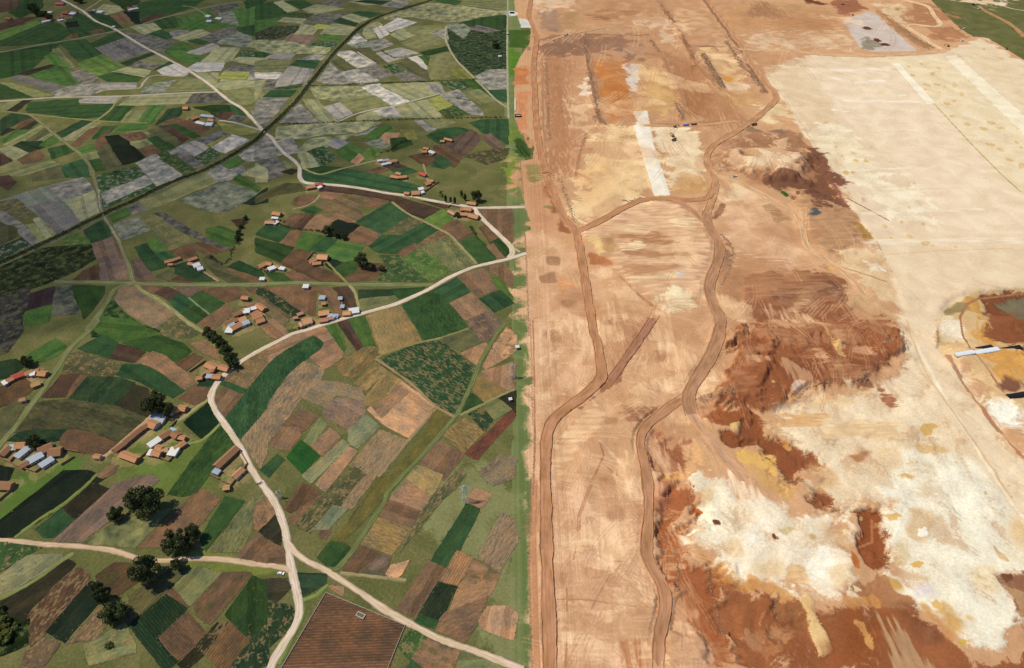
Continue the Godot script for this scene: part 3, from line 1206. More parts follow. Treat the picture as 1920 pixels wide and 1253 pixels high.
func make_site_objects():
	var places := []
	var cols := []
	for d in [
		[[147,-1397,265,-1392], 3.0, 1.6], [[410,-1359,407,-1258,408,-1202,413,-1125], 4.0, 1.6], [[350,-1288,349,-1202,347,-1122], 3.5, 1.8],
		[[779,-1449,781,-1369,789,-1319], 4.0, 1.5], [[136,-1375,135,-1258,133,-1089,132,-991], 2.0, 1.2], [[63,-814,69,-756,74,-703], 3.0, 1.0],
		[[242,-675,248,-654,244,-626,228.5,-592.1,220.6,-577.1], 1.6, 0.9], [[265,-1359,271,-1327,271,-1296], 4.0, 1.8], [[249.1,-413.2,260.7,-425.5,274.1,-427.3,292,-434.6,299.2,-436.4], 1.0, 0.8],
		[[303.6,-430.9,316,-436.4,318.4,-432.7], 1.2, 0.9], [[347.6,-479,356.6,-481], 1.6, 1.2], [[212.3,-328.9,218.4,-326.8,225.7,-325.4], 1.2, 0.9],
		[[200.4,-346.6,210.9,-351], 1.0, 0.7], [[115.9,-268.3,115.5,-254.2,113,-240.8,109.1,-227.9], 0.5, 0.7], [[135.8,-249.7,135.5,-232.1,135.7,-215.5,136.1,-197], 0.5, 0.7],
		[[119.6,-320.1,115.5,-299.7,112.2,-297.1], 0.5, 0.6], [[139.1,-320.1,133.8,-303.7], 0.8, 0.7], [[160.3,-412.4,176.8,-409.9,192.8,-415.8], 1.4, 0.9],
		[[252.3,-252,260,-253.1,263.8,-263.5], 1.0, 0.9], [[174.9,-225.3,173.1,-220.6,174.4,-213.5], 0.4, 0.6], [[61,-1244,57,-1077,53,-923], 3.0, 0.9],
		[[137,-752,149,-751,163,-759], 1.5, 1.0], [[259,-1060,259,-1022,258,-996], 3.0, 1.4], [[330,-244.1,330.7,-239.7], 1.2, 1.0],
		[[14.4,-325.8,12.8,-285.5,11.8,-249.7,12.2,-217.6,12.4,-184], 0.7, 0.55], [[17.9,-519.5,18,-458.7,17.4,-392.7,18.5,-374,15.8,-311.3], 0.7, 0.55], [[11,-862,14,-766,15,-678,16.1,-574.6,16.1,-496], 0.8, 0.6]]:
		for p in smooth_path(v2s(d[0]), 1.4):
			for k in 2:
				var q: Vector2 = p + Vector2(rng.randfn(), rng.randfn()) * d[1] * 0.6
				var s: float = d[2] * rng.randf_range(0.3, 0.85)
				places.append(Transform3D(Basis(Vector3.UP, rng.randf() * TAU).scaled(Vector3(s * 1.3, s * 0.8, s)), Vector3(q.x, height_at(q.x, q.y) + 0.05, q.y)))
				cols.append(Color(0.17, 0.10, 0.06).lerp(Color(0.32, 0.20, 0.13), rng.randf()))
	var o: Node = scatter("earth_clods", clod_mesh(), mats["clod"], places, cols)
	tag(o, "heaped brown clods along the cut edges of the bare site", "earth")
	var white := plain("white_sheet", Color(0.58, 0.62, 0.70), 0.5)
	var black := plain("black_sheet", Color(0.012, 0.012, 0.014), 0.4)
	var L := [[411.5,-466.9,430.7,-471.3], [432.6,-472,458,-477.9], [438.9,-479.2,455.9,-483.2], [459.4,-477.6,482.6,-482.6], [431.7,-414,448.6,-417.5]]
	cover("shorter white sheet-covered strip on the pale cut ground", Vector2(L[0][0], L[0][1]), Vector2(L[0][2], L[0][3]), 5.2, white, "sheeting")
	cover("longer white sheet-covered strip between white and black strips", Vector2(L[1][0], L[1][1]), Vector2(L[1][2], L[1][3]), 5.6, white, "sheeting")
	cover("short black sheet-covered strip behind the white strip", Vector2(L[2][0], L[2][1]), Vector2(L[2][2], L[2][3]), 5.0, black, "sheeting")
	cover("long black sheet-covered strip in line with the white strips", Vector2(L[3][0], L[3][1]), Vector2(L[3][2], L[3][3]), 5.4, black, "sheeting")
	cover("black sheet-covered strip alone beside the dark brown stain", Vector2(L[4][0], L[4][1]), Vector2(L[4][2], L[4][3]), 5.8, black, "sheeting")
	# tanks beside the grass strip
	tank([0,-1536], 9.0, 5.0, "dark topped concrete tank on the white gravel by the far field")
	tank([9,-1007], 9.0, 6.0, "dark rimmed concrete tank on the gravel by the orange plots")
	var pp := v2s([5,-1074,5,-1026])
	var st := begin()
	bar(st, Vector3(pp[0].x, 0.7, pp[0].y), Vector3(pp[1].x, 0.7, pp[1].y), 1.4)
	var pipe := part("white_pipe", st.commit(), white, self)
	tag(pipe, "straight white pipe lying along the orange plots", "pipe")
	# small white huts on the strip
	var huts := [5,-477.1,-9,-1395,-22,-1266,-1.4,-409.5]
	var words := ["small white hut on the grass strip beside the pylon", "tiny white hut at the far boundary lane", "white tank in the deep green far field", "white box at the tip of the dark furrowed triangle"]
	var hp := v2s(huts)
	for i in hp.size():
		var h := base("white_hut", Vector3(hp[i].x, 0.3, hp[i].y), 0.2)
		tag(h, words[i], "hut")
		house_parts(h, [3.0, 3.2, 5.0, 2.2][i], [2.6, 2.6, 4.0, 2.0][i], 2.2, "w", i)

func tank(a: Array, l: float, w: float, label: String):
	var o := base("concrete_tank", Vector3(a[0], 0.1, a[1]))
	tag(o, label, "tank")
	var con := plain("concrete", Color(0.42, 0.40, 0.33))
	var dark := plain("tank_dark", Color(0.04, 0.04, 0.045))
	for s in [-1, 1]:
		var st := begin()
		box(st, Vector3(0, 1.1, s * (w * 0.5)), Vector3(l, 2.2, 0.9))
		part("long_wall", st.commit(), dark, o)
		st = begin()
		box(st, Vector3(s * (l * 0.5), 1.1, 0), Vector3(0.9, 2.2, w - 0.92))
		part("short_wall", st.commit(), dark, o)
	var st2 := begin()
	box(st2, Vector3(0, 0.9, 0), Vector3(l - 0.92, 0.4, w - 0.92))
	part("lid", st2.commit(), con, o)

# ------------------------------------------------------------------ pylons
func make_pylons():
	var steel := plain("steel", Color(0.42, 0.46, 0.48), 0.5, 0.3)
	var spots := v2s([-35.2,-306.1,0,-438.5,-174.8,-309])
	var tall := [19.0, 15.0, 9.0]
	var words := ["tall steel lattice pylon beside the square tan field", "steel lattice pylon on the edge of the grass strip", "short pale lattice mast beside the pale road"]
	for i in 3:
		var o := base("lattice_pylon", Vector3(spots[i].x, 0, spots[i].y), 0.5)
		tag(o, words[i], "pylon")
		var H: float = tall[i]
		var b := H * 0.13
		var t := H * 0.025
		for k in 4:
			var sx := -1.0 if k & 1 else 1.0
			var sz := -1.0 if k & 2 else 1.0
			var st := begin()
			bar(st, Vector3(sx * b, 0, sz * b), Vector3(sx * t, H, sz * t), 0.18)
			part("leg", st.commit(), steel, o)
		var st2 := begin()
		for n in 7:
			var f0 := n / 7.0
			var f1 := (n + 1) / 7.0
			var w0 := lerpf(b, t, f0)
			var w1 := lerpf(b, t, f1)
			for s in [-1, 1]:
				bar(st2, Vector3(-w0, H * f0, s * w0), Vector3(w1, H * f1, s * w1), 0.08)
				bar(st2, Vector3(w0, H * f0, s * w0), Vector3(-w1, H * f1, s * w1), 0.08)
				bar(st2, Vector3(s * w0, H * f0, -w0), Vector3(s * w1, H * f1, w1), 0.08)
				bar(st2, Vector3(s * w0, H * f0, w0), Vector3(s * w1, H * f1, -w1), 0.08)
		part("bracing", st2.commit(), steel, o)
		for n in 3:
			var y := H * (0.98 - n * 0.13)
			var st := begin()
			bar(st, Vector3(-H * 0.19, y, 0), Vector3(H * 0.19, y, 0), 0.3)
			bar(st, Vector3(-H * 0.19, y, 0), Vector3(0, y + H * 0.05, 0), 0.16)
			bar(st, Vector3(H * 0.19, y, 0), Vector3(0, y + H * 0.05, 0), 0.16)
			part("crossarm", st.commit(), steel, o)

# ------------------------------------------------------------------ vehicles
func wheels(o: Node3D, xs: Array, w: float, r: float):
	for x in xs:
		for s in [-1, 1]:
			var c := CylinderMesh.new()
			c.top_radius = r
			c.bottom_radius = r
			c.height = 0.3
			c.radial_segments = 14
			var p := part("wheel", c, plain("tyre", Color(0.02, 0.02, 0.02)), o, Vector3(x, r, s * w))
			p.rotation.x = PI / 2

func hull(st: SurfaceTool, L: float, W: float, y0: float, y1: float, inset: float, x := 0.0):
	var l := L * 0.5
	var w := W * 0.5
	var a := [Vector3(x - l, y0, -w), Vector3(x + l, y0, -w), Vector3(x + l, y0, w), Vector3(x - l, y0, w)]
	var b := [Vector3(x - l + inset, y1, -w + inset * 0.4), Vector3(x + l - inset, y1, -w + inset * 0.4), Vector3(x + l - inset, y1, w - inset * 0.4), Vector3(x - l + inset, y1, w - inset * 0.4)]
	for i in 4:
		quad(st, a[i], a[(i + 1) % 4], b[(i + 1) % 4], b[i])
	quad(st, b[0], b[1], b[2], b[3])
	quad(st, a[3], a[2], a[1], a[0])

func car(at: Vector2, turn: float, c: Color, label: String, s := 1.0):
	var o := base("parked_car", Vector3(at.x, maxf(height_at(at.x, at.y), 0.0) + 0.08, at.y), turn)
	o.scale = Vector3.ONE * s
	tag(o, label, "car")
	var paint_mat := plain("paint_" + c.to_html(), c, 0.35)
	var st := begin()
	hull(st, 4.6, 1.85, 0.35, 1.0, 0.12)
	part("body", st.commit(), paint_mat, o)
	st = begin()
	hull(st, 2.9, 1.7, 1.0, 1.5, 0.5, -0.3)
	part("window_band", st.commit(), plain("car_glass", Color(0.02, 0.025, 0.03), 0.1), o)
	st = begin()
	box(st, Vector3(-0.3, 1.54, 0), Vector3(1.8, 0.07, 1.3))
	part("roof", st.commit(), paint_mat, o)
	wheels(o, [-1.45, 1.45], 0.85, 0.36)

func truck(at: Vector2, turn: float, cab: Color, bed: Color, label: String):
	var o := base("dump_truck", Vector3(at.x, height_at(at.x, at.y) + 0.3, at.y), turn)
	tag(o, label, "truck")
	var st := begin()
	hull(st, 2.3, 2.5, 0.8, 3.0, 0.25, 3.4)
	part("cab", st.commit(), plain("cab_" + cab.to_html(), cab, 0.4), o)
	st = begin()
	hull(st, 5.6, 2.6, 1.2, 2.8, -0.25, -1.2)
	part("bed", st.commit(), plain("bed_" + bed.to_html(), bed, 0.6), o)
	st = begin()
	box(st, Vector3(0, 0.9, 0), Vector3(8.2, 0.35, 1.2))
	part("chassis", st.commit(), plain("tyre", Color(0.02, 0.02, 0.02)), o)
	wheels(o, [-2.8, -1.4, 3.2], 1.1, 0.55)

func excavator(at: Vector2, turn: float, c: Color, label: String):
	var o := base("excavator", Vector3(at.x, height_at(at.x, at.y) + 0.2, at.y), turn)
	tag(o, label, "excavator")
	var dark := plain("tyre", Color(0.02, 0.02, 0.02))
	for s in [-1, 1]:
		var st := begin()
		hull(st, 4.4, 0.7, 0.0, 1.0, 0.4)
		part("crawler_track", st.commit(), dark, o, Vector3(0, 0, s * 1.3))
	var st2 := begin()
	hull(st2, 3.6, 2.7, 1.05, 2.3, 0.15, -0.5)
	part("body", st2.commit(), plain("dig_" + c.to_html(), c, 0.5), o)
	st2 = begin()
	hull(st2, 1.5, 1.1, 1.2, 3.1, 0.2, 0.9)
	part("cab", st2.commit(), plain("car_glass", Color(0.02, 0.025, 0.03), 0.1), o, Vector3(0, 0, 0.75))
	st2 = begin()
	bar(st2, Vector3(1.0, 2.0, -0.3), Vector3(4.2, 4.4, -0.3), 0.55)
	bar(st2, Vector3(4.2, 4.4, -0.3), Vector3(6.4, 2.0, -0.3), 0.45)
	part("boom", st2.commit(), plain("dig_" + c.to_html(), c, 0.5), o)
	st2 = begin()
	hull(st2, 1.2, 1.3, 0.9, 2.0, -0.1, 6.4)
	part("bucket", st2.commit(), dark, o, Vector3(0, 0, -0.3))

func make_vehicles():
	var p := v2s([-158.1,-246.7])
	car(p[0], -0.12, Color(0.8, 0.8, 0.8), "white car parked on the verge beside the pale road")
	p = v2s([259,-973,242,-969,233,-936,232,-922,292,-813,271,-975,361,-975])
	truck(p[0], 0.1, Color(0.05, 0.09, 0.5), Color(0.12, 0.16, 0.6), "blue dump truck at the head of the white strip")
	excavator(p[1], 0.3, Color(0.16, 0.11, 0.05), "dark excavator beside the blue dump truck")
	excavator(p[2], 1.9, Color(0.14, 0.12, 0.06), "dark excavator on the cream ground below the truck")
	truck(p[3], 0.8, Color(0.05, 0.05, 0.04), Color(0.07, 0.06, 0.04), "dark dump truck by the cream ground excavator")
	car(p[4], 0.2, Color(0.55, 0.57, 0.6), "grey pickup on the narrow site road above the round hill", 1.4)
	truck(p[5], 0.2, Color(0.18, 0.08, 0.05), Color(0.2, 0.1, 0.06), "rust brown dump truck east of the blue one")
	truck(p[6], 0.3, Color(0.12, 0.05, 0.03), Color(0.10, 0.05, 0.03), "dark red truck parked beside the haul road bend")
	p = v2s([105,-1388])
	truck(p[0], 0.5, Color(0.08, 0.07, 0.06), Color(0.4, 0.38, 0.35), "dump truck with grey bed on the upper site track")
	p = v2s([862,-1356,820,-1325,903,-1431,1003,-1565,1006,-1595,1038,-1631,921,-1309,950,-1363])
	car(p[0], 0.1, Color(0.75, 0.76, 0.8), "white pickup by the reddish cut at the site edge", 1.5)
	excavator(p[1], 2.4, Color(0.08, 0.07, 0.05), "dark excavator at the end of the upper haul road")
	car(p[2], 0.4, Color(0.8, 0.8, 0.78), "white car at the rim of the brown cut", 1.3)
	car(p[3], 0.1, Color(0.7, 0.72, 0.74), "pale car on the grass by the cream yard", 1.6)
	truck(p[4], 0.1, Color(0.7, 0.7, 0.7), Color(0.06, 0.07, 0.06), "white cabbed truck at the edge of the cream yard")
	truck(p[5], 0.1, Color(0.75, 0.77, 0.8), Color(0.75, 0.77, 0.8), "white truck inside the cream yard")
	excavator(p[6], 1.0, Color(0.06, 0.06, 0.06), "dark excavator on the pale embankment beside the meadow")

# ---- survey of the place, ground coordinates in metres (x, z) ----
const PLACES := [
"of the walled farm below the black-green tree",
"outside the walled farm, under the black-green tree",
"of the long barn farm beside the pale curving road",
"of the ribbon of farmhouses beside the green diagonal lane",
"of the farmyard north of the black crop field",
"at the edge of the bright pasture west of the black crop field",
"of the hamlet above the row of dark roadside trees",
"of the courtyard farm inside the bend of the pale road",
"of the cluster set along the straight pale road",
"beside the emerald plots north of the grass lane",
"of the white yard north of the broad grass lane",
"around the courtyard by the yellow straw heap",
"of the big-roofed farm above the brown slope",
"of the lone homestead beside the brown fields",
"at the western bend of the pale road",
"scattered around the long emerald field",
"along the lane by the emerald field and the pale road",
"by the dark trees at the end of the pale road",
"of the far village at the crossroads",
"of the red and white farm beyond the black strips",
"grouped on the far green pasture",
"of the white walled compound by the canal crossing"]
const HOUSES := [
["t",5,0,-318.2,-352.6,-313.3,-360.6],
["t",5,0,-313.2,-361.8,-309.8,-368],
["t",5,0,-309.6,-368.8,-306.2,-374.7],
["t",5,0,-306.1,-375.8,-302.1,-380.4],
["o",8,0,-302.2,-382.4,-294.4,-378.9],
["m",9,0,-302.2,-387.8,-291.1,-386.1],
["o",6,0,-310.5,-349,-295.7,-343.2],
["w",5,0,-292.3,-357.8,-286.8,-365.1],
["t",6,0,-286.3,-366.4,-280.7,-372.6],
["c",5,0,-281.9,-373.9,-277.4,-372.2],
["t",6,0,-277.4,-370.5,-272.4,-367.2],
["o",4,0,-271.3,-366.8,-266.4,-365.5],
["w",5,0,-289.8,-350.8,-286.2,-350.2],
["o",6,0,-286.2,-351,-279.5,-349],
["o",5,0,-285.3,-355.8,-280.6,-354.2],
["y",4,0,-280.2,-353,-275.6,-353.4],
["w",7,0,-273.6,-352,-267.5,-350.8],
["y",4,0,-270.3,-354.4,-267.6,-357],
["o",4,0,-266.7,-357.8,-264.6,-360.6],
["o",5,1,-290.1,-392.9,-286.7,-397.8],
["o",4,1,-285,-395.1,-283.2,-396],
["o",6,1,-283.5,-399.1,-277.1,-397.8],
["t",6.5,2,-231.2,-336.3,-221.1,-355],
["m",5,2,-230.4,-330.3,-229.1,-333.6],
["o",5,2,-214.4,-326.2,-210.1,-334],
["y",3.5,2,-218.9,-316,-215,-316.7],
["w",5,3,-449.6,-428.1,-447.9,-430.1],
["o",5,3,-448.2,-431.3,-445.2,-434.8],
["r",6,3,-446.1,-435.6,-438.6,-441],
["o",5,3,-436.4,-440.2,-431.9,-443.5],
["w",4,3,-431.6,-439.9,-428.7,-440.8],
["o",4,3,-430.2,-444.3,-427.3,-445.1],
["o",6,3,-424.8,-441.3,-417.7,-440.5],
["y",5,3,-422.8,-425.4,-417.9,-428.9],
["o",3.5,3,-423.6,-407.7,-420,-409.2],
["t",6,4,-406.1,-347.9,-404.1,-355.7],
["c",5,4,-403.5,-355.5,-398.7,-356.1],
["o",6,4,-399.2,-357.4,-392.1,-358],
["m",5,4,-392.4,-345.9,-387.7,-357],
["t",8,4,-378.3,-352.4,-370.6,-357.4],
["t",9,4,-368.6,-350.4,-360.3,-352.1],
["m",6,4,-380.6,-341.5,-373.9,-348.8],
["m",5,4,-368.8,-337.1,-363.5,-344.4],
["t",5,4,-384.6,-336.8,-380.9,-340.6],
["o",3.5,4,-331.4,-347,-326.6,-346.3],
["t",7,5,-392.2,-318.6,-380.9,-318.1],
["o",5,6,-275.3,-551.9,-268.9,-551],
["t",6,6,-265.3,-536.1,-258.4,-542.3],
["o",6,6,-256.7,-540,-247.4,-532.8],
["w",4,6,-260.9,-533.9,-256.8,-535.4],
["w",6,6,-267.2,-529.6,-261.9,-530.9],
["t",5,6,-275.7,-523.9,-269.8,-528.1],
["o",4,6,-270,-530,-267.9,-531.3],
["o",5,6,-258,-523.2,-252.6,-529.2],
["o",7,6,-255.3,-519.5,-248,-524.1],
["o",6,6,-250,-513.6,-243.7,-517.3],
["t",6,6,-279.1,-510.4,-273.1,-515.5],
["t",5,6,-272.7,-515.3,-268.8,-517.3],
["b",7,6,-267.1,-515.1,-262.2,-518.6],
["c",5,6,-275.8,-507.5,-270.6,-510.2],
["w",7,6,-275.4,-501.4,-269.4,-500.7],
["o",7,6,-270.9,-503.1,-264.5,-509.9],
["m",5,6,-263.9,-508.9,-257.4,-513.6],
["o",7,7,-277.9,-453.4,-267.7,-447.7],
["o",4,7,-274.8,-442,-270.4,-445.2],
["o",6,7,-265.3,-449.8,-256.3,-446.2],
["o",4,7,-280.5,-434.5,-276.5,-435.5],
["m",4,7,-272.9,-437.6,-268.7,-437.9],
["o",5,7,-267.3,-437.1,-260.2,-436.3],
["b",8,8,-204,-512.5,-197,-516.1],
["p",4,8,-205.9,-511.1,-202.8,-506.5],
["b",7,8,-191.4,-526.3,-182.3,-528.5],
["o",5,8,-188.6,-515.4,-181.4,-517.2],
["p",4,8,-181.3,-517.7,-177.5,-519.7],
["m",5,8,-180.6,-523.3,-175.4,-519.7],
["m",4.5,8,-176,-522.8,-172.4,-522.5],
["b",6,8,-167.3,-526.6,-160.7,-527.4],
["w",7,8,-161.8,-529.5,-153.3,-531.7],
["w",5,8,-217.3,-571.1,-212.4,-571],
["m",5,8,-196.5,-552.4,-191.4,-552.3],
["o",4,8,-191.7,-542.4,-188.8,-542.8],
["p",3.5,8,-212.4,-524.3,-208.1,-527.2],
["p",3,8,-214.7,-519.2,-211.7,-520.1],
["m",4,8,-176.7,-550.9,-173.7,-551.5],
["m",4,8,-171.9,-537.7,-169.1,-537.7],
["o",5,9,-378.4,-615.3,-371,-619.7],
["o",4,9,-370.8,-619.1,-365.6,-623.6],
["o",3,9,-373,-611.2,-368.7,-611.2],
["o",5,10,-354.4,-619.1,-347.6,-623.8],
["w",6,10,-344.5,-607.4,-339.4,-611.2],
["w",5,10,-338.1,-601.8,-333.7,-604],
["p",4,10,-351.8,-613.1,-347,-611.2],
["o",6,11,-273.9,-606.3,-266.5,-614],
["o",5,11,-268.8,-613.1,-261.2,-611.2],
["w",5,11,-261.7,-601.8,-256,-605.9],
["o",4,11,-256.1,-607.4,-251.9,-606.7],
["w",4,11,-250.8,-604.6,-245.5,-602.8],
["w",4,11,-266.3,-584.6,-262,-584.6],
["b",9,12,-213.7,-624.9,-203,-624],
["o",5,12,-220.9,-616.3,-215.5,-620.7],
["o",5,12,-216.7,-612.3,-208.6,-614],
["o",7,13,-287.5,-717.8,-278.2,-715.5],
["w",3,13,-286.3,-707.5,-279.4,-706.3],
["p",6,13,-291.2,-697.8,-280.6,-697.3],
["w",4,13,-280.8,-694.2,-277.7,-699.6],
["o",7,14,-261.7,-780.8,-252.1,-784.7],
["r",5,14,-252.3,-788.6,-243,-789.9],
["w",4,14,-247.4,-780.8,-243.8,-784.7],
["o",6,15,-157.9,-811.1,-147.7,-807.9],
["o",5,15,-152.1,-819.7,-146.2,-816.9],
["o",6,15,-147.1,-807.9,-138.2,-810],
["w",3.5,15,-182.1,-855.4,-176.3,-857.2],
["m",3.5,15,-175.1,-855.4,-167.7,-858.6],
["w",3.5,15,-174.8,-843.7,-163.7,-849.5],
["o",6,15,-168.9,-852.5,-156.4,-855.4],
["o",5,15,-101.8,-915.9,-96.5,-915.9],
["o",5,15,-96.1,-923.8,-85.3,-917.9],
["o",6,15,-124.5,-882.5,-118.3,-882.5],
["o",5,15,-123.2,-893.3,-116.2,-890.2],
["w",5,15,-115.4,-884.3,-108.2,-878.2],
["r",5,15,-121.3,-819.7,-113,-813.3],
["o",6,16,-111.7,-788.6,-106,-793.9],
["o",5,16,-107.8,-799.2,-101.9,-797.9],
["w",5,16,-118.2,-776.9,-113,-779.5],
["w",4,16,-115.4,-767.9,-111.5,-770.5],
["o",9,16,-125.9,-766.7,-116.9,-767.9],
["o",5,16,-134.7,-766.7,-129.2,-765.4],
["o",6,17,-54.3,-743.1,-44.6,-740.7],
["o",6,17,-63.2,-726.4,-58.7,-728.7],
["o",7,17,-58.1,-728.7,-49.5,-726.4],
["o",6,17,-61.4,-715.9,-52,-714.7],
["o",8,17,-50.5,-713.6,-40.3,-708.3],
["p",5,17,-76.3,-722.9,-68.8,-715.2],
["t",7,18,-1043.1,-1490.9,-1030.9,-1488.1],
["w",6,18,-955.9,-1465.8,-946.3,-1476.9],
["r",7,18,-962.2,-1480.2,-954.3,-1482.5],
["r",5,18,-947.4,-1479.7,-942.6,-1479.7],
["q",10,18,-992.3,-1595.6,-975.4,-1595.6],
["r",10,18,-943.5,-1528.5,-932.5,-1528.5],
["w",9,18,-930.4,-1528.5,-917.4,-1522.6],
["t",7,18,-927.7,-1537.3,-917.8,-1534.4],
["w",7,18,-979,-1534.4,-970.8,-1531.4],
["t",6,18,-937.1,-1496.6,-928.6,-1499.5],
["w",6,18,-928.9,-1476.9,-923.2,-1485.3],
["t",7,18,-922.3,-1490.9,-911.3,-1499.5],
["w",10,18,-875.8,-1537.3,-864.2,-1534.4],
["t",7,18,-897.4,-1540.3,-890.4,-1543.3],
["m",6,18,-892.8,-1549.3,-886.4,-1546.3],
["w",6,18,-800,-1436,-795.4,-1436],
["r",8,19,-821.8,-1561.4,-814.2,-1561.4],
["w",6,19,-814.9,-1549.3,-808.4,-1558.4],
["w",6,19,-809.8,-1558.4,-802.1,-1564.5],
["t",8,19,-816.3,-1573.7,-809,-1576.8],
["w",8,20,-636.9,-1509,-627.6,-1503.1],
["w",8,20,-622.8,-1471.8,-614.2,-1471.8],
["w",8,20,-611.3,-1493.5,-599.7,-1488.7],
["o",8,21,-510.1,-1032.4,-502.8,-1032.1],
["o",7,21,-483.9,-990,-477.6,-999.1],
["m",5,21,-473.3,-1004.4,-453.1,-998.5],
["o",7,21,-456.3,-988.6,-447.9,-986.1],
["w",5,21,-472.4,-980.2,-457.8,-973.1],
["w",8,21,-454.7,-971.9,-445.9,-971.5]]
const WALLS := [
[.5,2,0,[-321.8,-354.4,-312.4,-349.3]],
[.5,2,0,[-297.1,-344.6,-292.4,-352.8]],
[.5,2,0,[-281.2,-386.5,-283.8,-378.8]],
[.5,2,0,[-290.7,-388.3,-284.1,-386.4]],
[.5,2,0,[-301.6,-379.6,-295.4,-375.4]],
[.5,2,0,[-282,-347.7,-271.5,-343,-268.5,-352.4]],
[.4,1.8,0,[-287,-363.7,-283,-363.3]],
[.5,2,2,[-234.3,-330.1,-226.6,-326]],
[.5,2,2,[-208.7,-340.7,-215.1,-319.8,-216.7,-314.8,-221,-316.9]],
[.5,2,2,[-223.6,-324.2,-215.3,-320.5]],
[.4,1.6,2,[-219.5,-355.2,-208.4,-340.7]],
[.5,2,4,[-407.4,-347,-396.6,-342.1,-387.1,-337.7,-371.4,-332.7,-364.2,-345.9]],
[.5,2,4,[-361.7,-355.3,-347,-352.4]],
[.5,2,4,[-354.9,-339.6,-348.8,-347.7]],
[.5,2,4,[-396.1,-348.5,-396.7,-342.4]],
[.5,2,5,[-385.1,-306,-381.3,-314.7]],
[.5,2,7,[-291.7,-445,-282,-459.5]],
[.5,2,7,[-278.8,-438.3,-269.5,-450.9]],
[.5,2,7,[-286.4,-442.4,-281.3,-436.2]],
[.5,2,7,[-268.8,-450.9,-261.2,-445.6]],
[.4,1.6,8,[-191.4,-573,-187.1,-568.5,-181.5,-559.7,-177.6,-551.9,-174.7,-544.2,-170.7,-535.8]],
[.4,1.8,8,[-193.3,-524,-189.2,-516.7]],
[.5,2,11,[-275.1,-607.6,-263.6,-601.1,-257.4,-606.3]],
[.5,2,12,[-226,-622,-222,-636,-219,-636]],
[.5,2,12,[-225.5,-619.6,-211.2,-613.3,-204,-626]],
[.5,2,13,[-280,-696,-276,-706]],
[.4,1.6,13,[-272,-701,-271,-705]],
[.5,2,15,[-118,-874,-111,-871,-105,-880]],
[.5,2,16,[-117,-764,-95,-799]],
[.5,1.8,17,[-79,-734,-76,-740,-65,-735]],
[.5,2,21,[-489,-993,-482,-988]],
[.5,2,21,[-482,-987,-450,-968,-443,-982]]]
